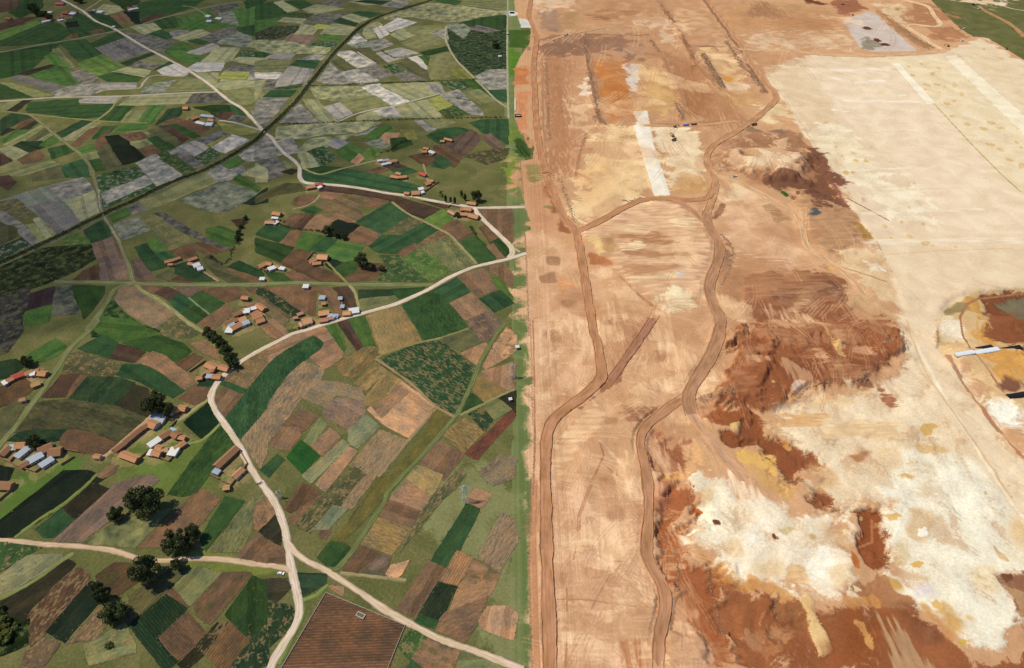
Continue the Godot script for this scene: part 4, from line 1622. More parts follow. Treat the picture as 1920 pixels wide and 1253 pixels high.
const TREES := [
["tree",-266.8,-295.8,14,22,"great broad dark tree beside the brown strip field"],
["tree",-277.4,-301.4,9,17,"dark tree leaning out of the great tree's shade"],
["tree",-288.7,-290.7,6.5,11,"round low tree west of the great tree"],
["tree",-233.8,-264.9,11,18,"open crowned dark tree above the cart track"],
["tree",-225.8,-274.3,6.5,13,"smaller side tree touching the open crowned tree"],
["tree",-245.7,-242.2,11.5,20,"tall dark tree standing over the cart track"],
["tree",-229.5,-250.1,5,10,"thin sparse tree on the cart track verge"],
["tree",-256.4,-215.2,9.5,15,"dark tree at the corner of the brown furrowed field"],
["tree",-270,-226.9,6,12,"dark tree behind the brown furrowed field"],
["tree",-276.6,-233.7,4.5,9,"small dark tree at the tip of the dark crop strip"],
["tree",-301,-397.1,12,19,"broad black-green tree over the walled farm"],
["tree",-290.1,-393.4,7,12,"lower tree beside the broad black-green tree"],
["tree",-290.9,-495.4,6,10,"dark tree in the roadside row"],
["tree",-284.2,-489.2,6,10,"dark tree in the roadside row"],
["tree",-278.2,-483.1,6,10,"dark tree in the roadside row"],
["tree",-271.4,-476.3,6,10,"dark tree in the roadside row"],
["tree",-264.6,-467.4,6.5,11,"dark tree in the roadside row"],
["tree",-258.2,-458,6.5,11,"dark tree in the roadside row"],
["tree",-252.6,-450.9,5.5,9,"dark tree in the roadside row"],
["tree",-161.3,-610.5,9,15,"spreading dark tree in the small green fields"],
["tree",-151.6,-604.5,5.5,8,"low tree beside the spreading dark tree"],
["tree",-140.4,-602.5,4.5,6,"low tree beside the spreading dark tree"],
["tree",-212.6,-674.5,7.5,12,"black-green tree at the tip of the black square crop"],
["tree",-201.4,-667.8,5,8,"tree along the black square crop"],
["tree",-192.8,-664.4,4.5,7,"tree along the black square crop"],
["poplar",-82,-747.6,3,9,"slim tree in the short row above the pale road"],
["poplar",-75.8,-745,3,9,"slim tree in the short row above the pale road"],
["poplar",-70.5,-743.7,3,9,"slim tree in the short row above the pale road"],
["poplar",-62.9,-760.7,3.5,9,"slim tree between the short row and the round tree"],
["poplar",-58.4,-752.8,3.5,8,"slim tree between the short row and the round tree"],
["tree",-44.4,-750.2,8,14,"round dark tree above the orange roofed barn"],
["tree",-65.4,-713.5,4,6,"bushy tree among the orange roofs"],
["tree",-30.9,-1317.5,9,14,"single black tree in the deep green far field"],
["tree",-1015.4,-1546.6,12,16,"dark tree of the far village grove"],
["tree",-988.3,-1516.5,12,16,"dark tree of the far village grove"],
["tree",-965.5,-1498.1,11,15,"dark tree of the far village grove"],
["tree",-951.1,-1487.3,9,12,"dark tree of the far village grove"],
["tree",-948.2,-1609.8,12,14,"dark tree north of the far crossroads"],
["tree",-441.7,-453.8,6.5,10,"dark tree behind the ribbon of farmhouses"],
["tree",-386.1,-359.7,7,10,"dark tree behind the metal roofed farmyard"],
["tree",-314.2,-663.3,4.5,6,"low tree in the crooked hedgerow"],
["tree",-315.8,-674.5,4,6,"low tree in the crooked hedgerow"],
["tree",-317.4,-688.4,3.5,5,"low tree in the crooked hedgerow"],
["tree",-318,-707.4,4,5,"low tree in the crooked hedgerow"],
["shrub",-328.6,-211.7,6,6,"yellow-green shrub in the meadow corner"],
["shrub",-320.5,-207.1,5.5,5,"yellow-green shrub in the meadow corner"],
["shrub",-321.4,-201.3,6,5.5,"yellow-green shrub in the meadow corner"],
["shrub",-336.8,-218.8,6,6,"yellow-green shrub in the meadow corner"],
["shrub",-253.6,-197.2,3,3,"small bush alone on the pale green meadow"]]
const HEDGES := [
[-275,-696,-256,-686,-231,-683,-218,-677],
[-50,-692,-39,-667],
[-214,-501.5,-204.1,-506.9],
[-312,-654,-317,-675,-319,-700,-318,-712],
[-313,-632,-315,-649],
[-334,-629,-317.1,-615.6,-311,-626],
[-181,-884,-172,-890,-161,-912,-148,-922],
[-91,-774,-87,-759],
[-336,-1128,-282,-1133,-223,-1141,-139,-1149,-52,-1160],
[-350,-979,-293,-981,-233,-989,-169,-994,-104,-999,-16,-1002],
[-242,-1303,-213,-1265,-180,-1280],
[-89,-1078,-67,-1066]]
const ROADS := [
["road",4.6,0.5719,0.4912,0.4014,"d",[-1033,-1663,-978,-1615,-939,-1576,-913,-1550,-855,-1482,-800,-1436,-750,-1385,-694,-1327,-646,-1281,-603,-1240,-568,-1206,-537,-1172,-506,-1137,-478,-1101,-447,-1063,-422,-1038,-396,-1001,-373,-966,-362,-949,-347,-932,-332,-906,-315,-881,-298,-861,-287,-844,-282,-828,-279,-815,-273,-803,-264,-797,-241,-794,-210,-788,-183,-780,-159,-771,-129,-764,-107,-755,-84,-747,-63,-741,-45,-735,-30,-735,-2,-736,16,-737]],
["lane",3.5,0.3096,0.2951,0.1837,"t",[-913,-1550,-912,-1586,-913,-1635,-909,-1668]],
["lane",3,0.2672,0.2828,0.1887,"t",[-945,-1294,-917,-1315,-890,-1339,-849,-1363,-810,-1397,-780,-1423,-760,-1440,-740,-1482,-707,-1525,-675,-1562,-638,-1597,-590,-1629]],
["lane",4,0.408,0.371,0.3089,"t",[-815,-1065,-774,-1073,-740,-1080,-689,-1083,-634,-1086,-601,-1090,-547,-1098,-483,-1104]],
["lane",3,0.3472,0.3226,0.2485,"t",[-678,-1098,-666,-1113,-618,-1120,-619,-1143,-620,-1169,-607,-1179,-563,-1172,-561,-1195]],
["lane",3.5,0.4405,0.4014,0.3106,"t",[-442,-992,-421,-986,-396,-973,-367,-956]],
["lane",4,0.1914,0.2109,0.1032,"g",[-793,-1027,-743,-1014,-715,-991,-670,-947,-631,-910,-598,-879,-569,-845,-553,-817,-564,-838,-547,-810,-523,-770,-498,-725,-487,-709,-467,-684,-451,-663,-440,-646,-429,-629,-416.2,-610.3,-403.4,-587.1,-394.8,-577.1]],
["lane",3,0.3569,0.3231,0.289,"t",[-528,-780,-498,-725,-467,-684,-448,-659]],
["lane",3,0.2207,0.2548,0.0956,"g",[-743,-1014,-694,-1004,-638,-993,-592,-986,-547,-983]],
["lane",3,0.2494,0.2646,0.1236,"g",[-633,-1083,-624,-1027,-630,-976,-634,-923]],
["lane",3,0.2345,0.256,0.114,"t",[-716,-1591,-681,-1571,-634,-1511]],
["lane",3.5,0.4083,0.3807,0.3006,"t",[-352,-915,-335,-920,-313,-941,-288,-961,-263,-986,-242,-1013,-218,-1032,-186,-1046,-159,-1066,-118,-1096]],
["lane",3,0.3377,0.3222,0.2188,"t",[-132,-1449,-129,-1378,-118,-1319,-99,-1250,-73,-1186,-51,-1133,-26,-1072,-7,-1040]],
["lane",3,0.3976,0.3705,0.2831,"t",[-111,-1590,-66,-1564,-10,-1540]],
["lane",3,0.3456,0.3467,0.2231,"t",[-9,-1658,-9,-1344,-7,-1127,-5,-999]],
["lane",2.5,0.4193,0.3912,0.3367,"t",[-286,-1296,-242,-1235]],
["road",5,0.6516,0.5399,0.4149,"d",[-46,-735,-41,-720,-33,-705,-22,-686,-12,-669,-4,-655,0,-645,0,-634,-4,-627]],
["road",4.4,0.6378,0.5277,0.4246,"d",[16,-636,-4,-625,-24.1,-616.9,-42.7,-608.7,-57.7,-598,-69.4,-587.5,-80.7,-576,-88.9,-567.2,-102.7,-556.2,-119,-544.2,-135.4,-536,-148.8,-529.8,-164.8,-522.3,-183,-513.4,-198,-504.7,-213,-497.2,-241.3,-469.2,-248.9,-459.7,-255,-450.3,-259.5,-440.3,-262.6,-430.5,-263.2,-420.9,-261.5,-412.4,-257,-404.1,-250.1,-394.3,-241.7,-384.8,-232.5,-374,-223,-362,-213.5,-349,-204.2,-336.4,-193.9,-323,-193.6,-323.6,-186.9,-315.9,-179.4,-307.1,-173,-297.8,-168,-288.7,-163.5,-279.9,-159.3,-269.5,-155.4,-258.9,-151.3,-249.7,-146.4,-238.6,-142.1,-228.9,-139.7,-221.6,-138.9,-215.5,-140,-209,-142.2,-202.7,-144.8,-196,-147.4,-189.5,-148.6,-183.8,-149.8,-179.6]],
["lane",3,0.3087,0.3253,0.1502,"g",[-171,-576.5,-163.8,-566,-158.3,-551.4,-152,-531.4]],
["lane",6,0.18,0.2167,0.0926,"g",[-269.4,-578.5,-224.3,-580.6,-172,-578,-132.4,-577.5,-102,-576.7,-82.4,-578]],
["lane",3,0.3093,0.2948,0.148,"t",[-279,-837,-254,-821,-234,-833,-220,-841,-198,-854,-184,-862]],
["lane",2.5,0.308,0.2617,0.136,"t",[-149,-749,-126,-721,-103,-702,-85,-686,-72,-674,-58,-650,-38.2,-615.5]],
["lane",2,0.2651,0.2302,0.1238,"t",[-120,-850,-114,-825,-106,-782]],
["lane",2.5,0.2333,0.248,0.0956,"g",[-223,-635,-205,-621,-188.3,-599.3,-172.1,-578.5]],
["lane",2.5,0.438,0.3515,0.2148,"t",[-2,-652,9,-638]],
["lane",2,0.3085,0.2699,0.1585,"t",[-268,-732,-254,-739,-246,-749,-242,-766]],
["lane",6,0.186,0.2172,0.0999,"g",[-484.6,-582.5,-436.7,-581.6,-398.7,-579.6,-368.6,-578.1,-331.3,-577.1,-287,-577.1,-258,-578.1]],
["lane",5.5,0.1672,0.2025,0.0871,"g",[-398.2,-578.3,-409,-575.9,-413.7,-569.8,-412.9,-548.4,-411.5,-523.6,-412.2,-504.3,-409.6,-519.5,-410.3,-500.4,-414.2,-486,-415.4,-472.2,-414.4,-449.4,-413.2,-422.6,-413,-399.2,-413.3,-380.1,-414.7,-368,-415.5,-353.3]],
["lane",4,0.2655,0.2811,0.1262,"g",[-394.8,-577.1,-384.9,-567.3,-370.8,-557.8,-354.7,-546.1,-340.5,-534.7,-325.7,-521.4,-312.2,-510.6,-299.3,-501.2,-298.4,-502.4,-287.5,-490.1,-278.8,-480]],
["lane",2,0.3067,0.2237,0.1346,"t",[-334.1,-602.4,-309.7,-583.3]],
["lane",1.6,0.1636,0.2161,0.1059,"t",[-332.4,-555.4,-301.5,-528]],
["lane",3,0.3088,0.2861,0.1217,"t",[-263.4,-410.7,-270,-401.6,-277.6,-389.5,-281.8,-384.8]],
["lane",3,0.4358,0.2973,0.1738,"t",[-328.1,-344.8,-324,-350.4,-321.7,-355.4,-312.5,-374,-304.9,-392.7]],
["lane",2.5,0.2314,0.2946,0.1003,"g",[-264.7,-360.5,-252,-366.5,-243.6,-383.2]],
["lane",4,0.1494,0.1883,0.0726,"g",[-7.4,-515.1,-16.9,-491.4,-27.1,-464.9,-31.7,-447.6,-35,-432.7,-39.4,-416.7,-43.6,-402.9,-47.9,-391.3,-58.6,-372.1,-71.8,-349.5,-84.5,-331,-94.5,-313.4,-95.9,-303.7,-104.1,-284.3,-110.9,-267.1,-116.4,-256.5,-120.5,-250.8,-123.7,-248.6]],
["lane",2.5,0.2657,0.2528,0.1057,"t",[-44.3,-392.9,-26.3,-404.6,-9.1,-416.7,2.3,-423.4]],
["lane",2.2,0.3063,0.2164,0.1144,"t",[-125.8,-463,-91.6,-432.7,-66,-403.8,-47.8,-390.5]],
["lane",2.2,0.2484,0.2081,0.0909,"t",[-125.9,-464,-110,-474.9,-86.7,-486.2,-68,-492.4,-42.4,-506.3]],
["lane",2,0.3066,0.2237,0.1244,"t",[-64.6,-401.3,-84,-366,-103.2,-328.2]],
["road",3.4,0.6224,0.4803,0.3532,"d",[-159.2,-270.7,-152.6,-263.5,-143.7,-257.1,-133.2,-252,-123.9,-246.9,-112.3,-239.7,-100.9,-232.7,-89.8,-225.3,-78.9,-218.6,-68.5,-213,-58.2,-207.6,-48.1,-202.7,-38.3,-198.9,-23.9,-194.2,-9.7,-189,7,-182.7]],
["lane",2,0.195,0.2529,0.0791,"t",[-124.2,-238.6,-130.7,-231.1,-139,-227.9]],
["lane",2,0.308,0.2617,0.136,"t",[-117.8,-247.4,-92.7,-244.6,-71.8,-241.7]],
["lane",2.5,0.1711,0.2441,0.0768,"g",[-140,-227.9,-136.6,-217.6,-139.9,-202.7,-144.1,-185.8]],
["road",3,0.5683,0.4139,0.288,"d",[-369.9,-273.4,-352,-271.9,-333.6,-269.5,-311.7,-268.3,-293.8,-266.5,-282.4,-264.7,-271.6,-261.8,-260.7,-258.3,-246.4,-256.5,-228.1,-257.9,-217.7,-258.3,-201.8,-257.7,-188.7,-256,-177.7,-254,-169.6,-252.9,-166.7,-253.1,-157.8,-251.1,-151,-248.6]],
["lane",3,0.1938,0.2383,0.0861,"g",[-341.8,-227.9,-326.2,-239.7,-313.3,-256.5,-307.7,-262.4]],
["lane",3,0.1694,0.2294,0.0675,"g",[-355.8,-275,-347.2,-289.3,-335.3,-303.1,-325.6,-322.9,-322.6,-331.5]],
["haul_road",8,0.5012,0.2574,0.1396,"h",[44,-1668,38,-1571,35,-1511,41,-1454,45,-1410,47,-1359,42,-1288,37,-1202,37,-1107,36,-1022,37,-947,40,-879,44,-837,47,-820,44,-826,49,-788,55,-752,60,-722,66,-703,72,-687,75,-672,76,-649,77,-621,77.3,-594.7,77.4,-560.2,78.3,-528,78.6,-501.2,80.8,-488,81,-462.5,80.9,-445.7,79.1,-436.7,71.3,-426.1,59,-412.4,44.9,-399.2,34.8,-387.9,29.5,-375.5,27.2,-359.1,25.6,-331,25.2,-320.1,25,-298.4,24.1,-261.2,23.8,-227.9,23.4,-197.9,22.9,-177.8]],
["haul_road",6,0.6176,0.374,0.2191,"h",[47,-1327,68,-1351,97,-1382,128,-1405,175,-1431,223,-1454,260,-1436]],
["haul_road",8,0.5386,0.2991,0.164,"h",[436,-1680,434,-1613,435,-1511,434,-1410,431,-1311,426,-1216,425,-1128,428,-1102,422,-1072,400,-1038,370,-999,337,-961,309,-932,282,-901,268,-870,264,-841,264,-830,264,-803,256,-773,247,-749,236,-722]],
["haul_road",6,0.6044,0.3737,0.212,"h",[191,-971,235,-972,299,-978,344,-991]],
["haul_road",8,0.6745,0.4474,0.2671,"h",[417,-1303,436,-1307,513,-1296,577,-1280,638,-1272,679,-1276,748,-1284,791,-1296,810,-1307]],
["haul_road",6,0.735,0.5408,0.3482,"h",[863,-1652,887,-1612,901,-1580,884,-1517,872,-1464,856,-1445,832,-1449,812,-1457,793,-1440,798,-1395,796,-1336,803,-1303]],
["dirt_track",9,0.4336,0.2482,0.118,"t",[1015,-1590,1009,-1553,1011,-1517,1013,-1478,1008,-1431,995,-1378]],
["dirt_track",4,0.5211,0.4557,0.297,"t",[1066,-1590,1076,-1569,1095,-1553]],
["haul_road",7,0.5136,0.2736,0.1458,"h",[77,-681,90,-690,112,-709,135,-732,158,-749,180,-757,198,-757,214,-752,232,-754,246,-761,257,-781]],
["haul_road",10,0.4556,0.2489,0.1437,"h",[238,-729,232,-703,233,-681,235,-660,233,-643,226,-621,216.8,-599.8,209.1,-582,204.6,-564.9,204.3,-543.8,205.8,-525.8,203.7,-510.6,202.1,-506.6,195.2,-488,184.4,-466.4,172.6,-447.6,161.7,-431.4,154.6,-417.5,152.3,-405.7,152.7,-392.7]],
["haul_road",5,0.6599,0.4257,0.2583,"h",[267,-818,288,-803,306,-781,319,-765,321,-760,338,-739,343,-715,341,-689,335,-661,335,-644,345,-624,354.7,-607.3,359.1,-594,362,-573.5,364.9,-553.8]],
["haul_road",5,0.4901,0.2653,0.1618,"h",[195,-754,209,-742,219,-725,228,-703]],
["haul_road",8.4,0.6042,0.3642,0.2255,"h",[152.2,-399.2,153.8,-389.5,156.9,-378.6,162.9,-363.5,169.4,-347.6,176,-333.7,180.9,-323]],
["haul_road",7,0.4897,0.2572,0.1447,"h",[151.2,-415.8,138.4,-405.7,125.6,-394.3,114.6,-384.8,107.2,-374,104.3,-362,104.4,-350.4,104.3,-331,103.9,-317.7,103.4,-317.3,102.1,-305.1,99.2,-288.1,95.9,-273.1,94.6,-261.2,97.2,-250.8,100.9,-241.9,102.5,-233.2,101.6,-224.8,97.9,-214.5,95.3,-207.6,92.3,-197.9,88.5,-177.8]],
["haul_road",7,0.4111,0.2045,0.1257,"h",[143.4,-528.3,126.4,-498.3,107.6,-467.3,94.6,-445.7,84.1,-430.5]]]
const FIELDS := [
[
[0.0427,0.0884,0.0305,"m",[-996,-1384,-976,-1487,-931,-1472,-893,-1436,-867,-1401,-866,-1359,-915,-1335,-963,-1327]],
[0.1179,0.1907,0.0491,"m",[-1010,-1410,-984,-1491,-960,-1468,-984,-1363]],
[0.0804,0.0505,0.036,"m",[-1150,-1624,-1106,-1657,-1071,-1591,-1072,-1550,-1099,-1535]],
[0.0285,0.0592,0.0204,"m",[-1105,-1657,-1056,-1657,-1011,-1571,-1021,-1501,-1066,-1540,-1068,-1586]],
[0.084,0.0528,0.0376,"m",[-1041,-1463,-1024,-1501,-988,-1511,-995,-1459,-1018,-1423]],
[0.033,0.0681,0.0236,"m",[-895,-1530,-884,-1550,-838,-1515,-806,-1468,-779,-1431,-802,-1440,-852,-1482]],
[0.0361,0.0746,0.0258,"m",[-926,-1520,-915,-1535,-846,-1468,-794,-1423,-815,-1401,-844,-1375,-872,-1410,-906,-1463]],
[0.0162,0.0239,0.0159,"m",[-912,-1472,-895,-1482,-872,-1445,-890,-1440]],
[0.1317,0.0798,0.0484,"m",[-835,-1414,-821,-1431,-803,-1408,-821,-1397]],
[0.1451,0.088,0.0533,"m",[-865,-1397,-858,-1405,-843,-1380,-850,-1371]],
[0.1881,0.1141,0.0692,"m",[-841,-1518,-824,-1544,-779,-1482,-792,-1463]],
[0.0162,0.0239,0.0159,"m",[-826,-1550,-814,-1555,-752,-1463,-764,-1463]],
[0.0162,0.0239,0.0159,"m",[-807,-1545,-793,-1555,-764,-1511,-774,-1496]],
[0.3099,0.3114,0.1706,"m",[-886,-1555,-892,-1602,-848,-1586,-832,-1555,-851,-1525]],
[0.0427,0.0884,0.0305,"m",[-821,-1550,-817,-1613,-794,-1635,-681,-1668,-693,-1571,-743,-1491,-760,-1482,-791,-1550]],
[0.0298,0.0619,0.0214,"m",[-894,-1635,-866,-1657,-821,-1624,-823,-1555,-848,-1586]],
[0.084,0.0528,0.0376,"m",[-764,-1491,-755,-1520,-731,-1535,-740,-1482,-757,-1468]],
[0.0427,0.0884,0.0305,"m",[-862,-1351,-824,-1367,-754,-1284,-775,-1244]],
[0.0345,0.0714,0.0246,"m",[-941,-1288,-877,-1335,-860,-1343,-852,-1281,-839,-1189,-870,-1163]],
[0.1236,0.1998,0.0515,"m",[-772,-1237,-752,-1281,-690,-1226,-704,-1176,-746,-1202]],
[0.2031,0.2114,0.0963,"m",[-855,-1311,-849,-1315,-771,-1216,-778,-1212]],
[0.077,0.1518,0.042,"m",[-850,-1273,-847,-1296,-782,-1216,-818,-1233]],
[0.0619,0.1221,0.0337,"m",[-835,-1182,-807,-1226,-765,-1202,-723,-1150,-740,-1131,-785,-1150]],
[0.0395,0.0362,0.0231,"m",[-852,-1185,-819,-1230,-809,-1226,-833,-1179]],
[0.1494,0.1384,0.1259,"F",[-851,-1163,-848,-1179,-749,-1131,-752,-1104]],
[0.2534,0.2377,0.2151,"n",[-750,-1101,-732,-1134,-715,-1137,-682,-1143,-675,-1113,-683,-1089,-734,-1083]],
[0.1578,0.1462,0.133,"n",[-770,-1202,-744,-1199,-712,-1172,-697,-1150,-715,-1137,-741,-1163]],
[0.1734,0.1606,0.1461,"w",[-780,-1319,-752,-1375,-716,-1343,-672,-1299,-708,-1244,-727,-1266]],
[0.0427,0.0884,0.0305,"m",[-801,-1343,-779,-1414,-752,-1382,-779,-1323]],
[0.0315,0.0578,0.0296,"m",[-697,-1237,-664,-1292,-653,-1284,-681,-1223]],
[0.1658,0.1536,0.1397,"n",[-676,-1223,-668,-1251,-618,-1233,-623,-1209]],
[0.2031,0.2114,0.0963,"m",[-668,-1251,-652,-1281,-612,-1244,-617,-1230]],
[0.0389,0.0805,0.0278,"m",[-624,-1206,-611,-1248,-599,-1223,-604,-1202]],
[0.4742,0.4438,0.4078,"w",[-618,-1202,-601,-1233,-562,-1195,-564,-1176,-595,-1179]],
[0.3061,0.3077,0.1686,"m",[-694,-1195,-678,-1216,-629,-1199,-628,-1172,-671,-1182]],
[0.0389,0.0805,0.0278,"m",[-707,-1172,-692,-1192,-632,-1169,-631,-1150,-680,-1150]],
[0.2751,0.258,0.2335,"w",[-689,-1143,-633,-1143,-623,-1119,-674,-1119]],
[0.2064,0.2203,0.1733,"n",[-607,-1137,-572,-1156,-569,-1101,-605,-1098]],
[0.183,0.1905,0.0868,"m",[-567,-1107,-556,-1166,-536,-1163,-486,-1113]],
[0.077,0.1518,0.042,"m",[-642,-1296,-645,-1323,-624,-1347,-562,-1273,-563,-1233,-594,-1244]],
[0.041,0.093,0.0413,"m",[-715,-1405,-706,-1431,-657,-1388,-664,-1367]],
[0.3363,0.3381,0.1852,"m",[-767,-1445,-731,-1468,-701,-1431,-719,-1397]],
[0.0427,0.0884,0.0305,"m",[-737,-1482,-709,-1515,-658,-1440,-697,-1431]],
[0.2697,0.253,0.229,"n",[-675,-1410,-658,-1431,-640,-1414,-657,-1384]],
[0.3363,0.3381,0.1852,"m",[-656,-1375,-621,-1431,-591,-1401,-620,-1351]],
[0.1734,0.1606,0.1461,"n",[-610,-1367,-567,-1445,-551,-1423,-564,-1351]],
[0.1734,0.1606,0.1461,"n",[-764,-1405,-718,-1392,-644,-1351,-647,-1296,-682,-1319]],
[0.0427,0.0884,0.0305,"m",[-623,-1359,-609,-1371,-580,-1351,-585,-1335]],
[0.3053,0.2863,0.2591,"w",[-599,-1292,-569,-1343,-548,-1319,-572,-1281]],
[0.3216,0.3233,0.1771,"m",[-554,-1244,-554,-1319,-511,-1319,-504,-1251,-513,-1240]],
[0.5148,0.4817,0.4426,"w",[-569,-1209,-562,-1237,-512,-1237,-508,-1202,-547,-1195]],
[0.1578,0.1462,0.133,"n",[-506,-1195,-498,-1226,-450,-1223,-446,-1192]],
[0.2635,0.272,0.0822,"m",[-498,-1163,-499,-1195,-457,-1192,-453,-1156,-476,-1163]],
[0.2449,0.2461,0.1348,"m",[-546,-1192,-509,-1189,-492,-1125,-506,-1137]],
[0.2898,0.2913,0.1596,"m",[-490,-1125,-492,-1159,-452,-1153,-413,-1150,-409,-1134,-472,-1113]],
[0.2751,0.258,0.2335,"n",[-448,-1156,-448,-1189,-424,-1190,-415,-1156]],
[0.3216,0.3233,0.1771,"m",[-501,-1327,-491,-1375,-473,-1367,-457,-1311]],
[0.3061,0.3077,0.1686,"m",[-504,-1251,-493,-1273,-444,-1262,-434,-1226,-451,-1226]],
[0.0408,0.0846,0.0292,"w",[-500,-1273,-502,-1303,-453,-1296,-445,-1266]],
[0.2395,0.2557,0.2011,"n",[-563,-1347,-543,-1414,-504,-1384,-502,-1323]],
[0.0805,0.1588,0.0439,"m",[-695,-1501,-651,-1560,-610,-1491,-661,-1440]],
[0.0742,0.1462,0.0404,"m",[-674,-1436,-652,-1511,-590,-1472,-555,-1454,-561,-1445,-619,-1431,-646,-1423]],
[0.1214,0.1123,0.1022,"n",[-654,-1571,-619,-1613,-585,-1581,-620,-1540]],
[0.0805,0.1588,0.0439,"m",[-603,-1560,-576,-1581,-536,-1602,-504,-1482,-522,-1436,-555,-1454]],
[0.2395,0.2557,0.2011,"n",[-618,-1535,-596,-1550,-555,-1454,-590,-1472]],
[0.0427,0.0884,0.0305,"m",[-550,-1436,-501,-1472,-476,-1380,-492,-1382,-540,-1414]],
[0.0943,0.0873,0.0794,"n",[-517,-1057,-515,-1096,-479,-1099,-447,-1060]],
[0.2449,0.2461,0.1348,"m",[-618,-1049,-614,-1088,-521,-1094,-519,-1057,-568,-1052]],
[0.2751,0.258,0.2335,"w",[-692,-1060,-686,-1077,-630,-1083,-628,-1057]],
[0.0368,0.0762,0.0263,"m",[-767,-1060,-696,-1074,-685,-1055,-694,-1011,-747,-1022]],
[0.0374,0.0343,0.0219,"m",[-787,-1027,-782,-1070,-769,-1072,-768,-1025]],
[0.183,0.1905,0.0868,"m",[-807,-1052,-801,-1065,-783,-1068,-787,-1027]],
[0.0311,0.0643,0.0222,"m",[-859,-1143,-837,-1137,-773,-1083,-820,-1074]],
[0.183,0.1905,0.0868,"m",[-857,-1143,-843,-1143,-746,-1089,-768,-1083]],
[0.0368,0.0762,0.0263,"m",[-691,-1006,-686,-1049,-629,-1055,-631,-1006,-656,-996]],
[0.0368,0.0762,0.0263,"m",[-624,-991,-623,-1046,-595,-1046,-590,-986]],
[0.183,0.1905,0.0868,"m",[-588,-986,-591,-1027,-566,-1025,-562,-983]],
[0.0694,0.1368,0.0378,"m",[-562,-983,-567,-1049,-546,-1046,-542,-981]],
[0.0208,0.043,0.0149,"m",[-498,-1041,-474,-1048,-443,-1049,-427,-1017,-445,-1001,-465,-1022]],
[0.0353,0.0801,0.0356,"m",[-443,-1049,-428,-1044,-407,-1011,-424,-1011]],
[0.0765,0.0481,0.0342,"m",[-455,-1017,-430,-1022,-427,-996,-441,-996]],
[0.1105,0.1022,0.0931,"n",[-431,-991,-427,-1010,-404,-1006,-410,-985]],
[0.1199,0.0727,0.044,"m",[-528,-988,-512,-1004,-445,-961,-452,-947,-504,-981]],
[0.0408,0.0846,0.0292,"m",[-515,-976,-503,-980,-453,-937,-459,-930]],
[0.0804,0.0505,0.036,"m",[-525,-971,-516,-976,-466,-928,-469,-919]],
[0.1042,0.1062,0.0522,"m",[-537,-954,-524,-968,-471,-914,-477,-894,-507,-919]],
[0.0284,0.0521,0.0267,"m",[-531,-976,-534,-1033,-516,-1044,-509,-1006,-527,-991]],
[0.0733,0.1445,0.0399,"m",[-580,-949,-582,-981,-544,-981,-542,-961,-563,-947]],
[0.1933,0.2012,0.0917,"m",[-570,-944,-550,-956,-541,-959,-528,-942,-544,-951,-567,-942]],
[0.0284,0.0521,0.0267,"m",[-773,-991,-770,-1017,-728,-1006,-742,-986,-750,-951]],
[0.1135,0.0688,0.0417,"m",[-738,-986,-727,-1001,-719,-993,-723,-959,-734,-966]],
[0.0586,0.1156,0.0319,"m",[-734,-923,-727,-959,-712,-981,-708,-942,-717,-914]],
[0.0374,0.0343,0.0219,"m",[-725,-961,-720,-988,-713,-986,-714,-961]],
[0.0187,0.0275,0.0183,"m",[-746,-944,-745,-963,-734,-960,-741,-942]],
[0.2132,0.2219,0.1011,"m",[-721,-910,-701,-976,-690,-971,-696,-919,-705,-903]],
[0.0939,0.0957,0.047,"m",[-696,-919,-692,-966,-674,-956,-679,-919]],
[0.2235,0.2246,0.1231,"m",[-679,-919,-670,-951,-659,-942,-667,-910]],
[0.0219,0.0402,0.0206,"m",[-706,-901,-702,-919,-675,-919,-656,-905,-674,-885]],
[0.132,0.0801,0.0485,"m",[-676,-858,-665,-892,-647,-875,-646,-862,-662,-845]],
[0.0694,0.1368,0.0378,"m",[-668,-907,-666,-939,-648,-923,-654,-903]],
[0.0368,0.0762,0.0263,"m",[-650,-896,-631,-910,-612,-887,-629,-866]],
[0.0299,0.0677,0.0301,"m",[-665,-947,-648,-996,-635,-991,-643,-942,-653,-935]],
[0.2235,0.2246,0.1231,"m",[-648,-923,-632,-981,-618,-986,-629,-923]],
[0.125,0.0758,0.0459,"m",[-625,-905,-623,-961,-611,-971,-613,-923,-613,-905]],
[0.0368,0.0762,0.0263,"m",[-605,-928,-607,-971,-590,-971,-591,-928]],
[0.1447,0.0878,0.0531,"m",[-589,-896,-595,-928,-594,-961,-592,-942,-577,-914,-583,-896]],
[0.0155,0.0229,0.0152,"m",[-589,-937,-571,-942,-501,-868,-527,-847]],
[0.132,0.0801,0.0485,"p",[-570,-942,-544,-951,-525,-930,-546,-921]],
[0.2031,0.2114,0.0963,"m",[-545,-919,-525,-928,-511,-914,-526,-898]],
[0.1387,0.0841,0.0509,"m",[-524,-896,-506,-907,-491,-887,-502,-872]],
[0.0408,0.0846,0.0292,"m",[-525,-930,-516,-937,-470,-896,-488,-890]],
[0.0992,0.1011,0.0496,"f",[-581,-892,-575,-910,-528,-847,-541,-837]],
[0.0733,0.1445,0.0399,"m",[-612,-896,-595,-910,-587,-896,-599,-881]],
[0.1933,0.2012,0.0917,"m",[-598,-879,-581,-887,-567,-866,-581,-862]],
[0.0373,0.0846,0.0376,"m",[-607,-841,-586,-866,-561,-837,-554,-814,-587,-814]],
[0.0408,0.0846,0.0292,"m",[-579,-858,-567,-866,-543,-833,-556,-829]],
[0.1042,0.1062,0.0522,"f",[-640,-822,-613,-850,-589,-814,-624,-802]],
[0.1933,0.2012,0.0917,"m",[-690,-845,-683,-866,-662,-845,-630,-858,-613,-850,-646,-817,-674,-817]],
[0.0765,0.0481,0.0342,"m",[-709,-879,-693,-870,-682,-858,-690,-845]],
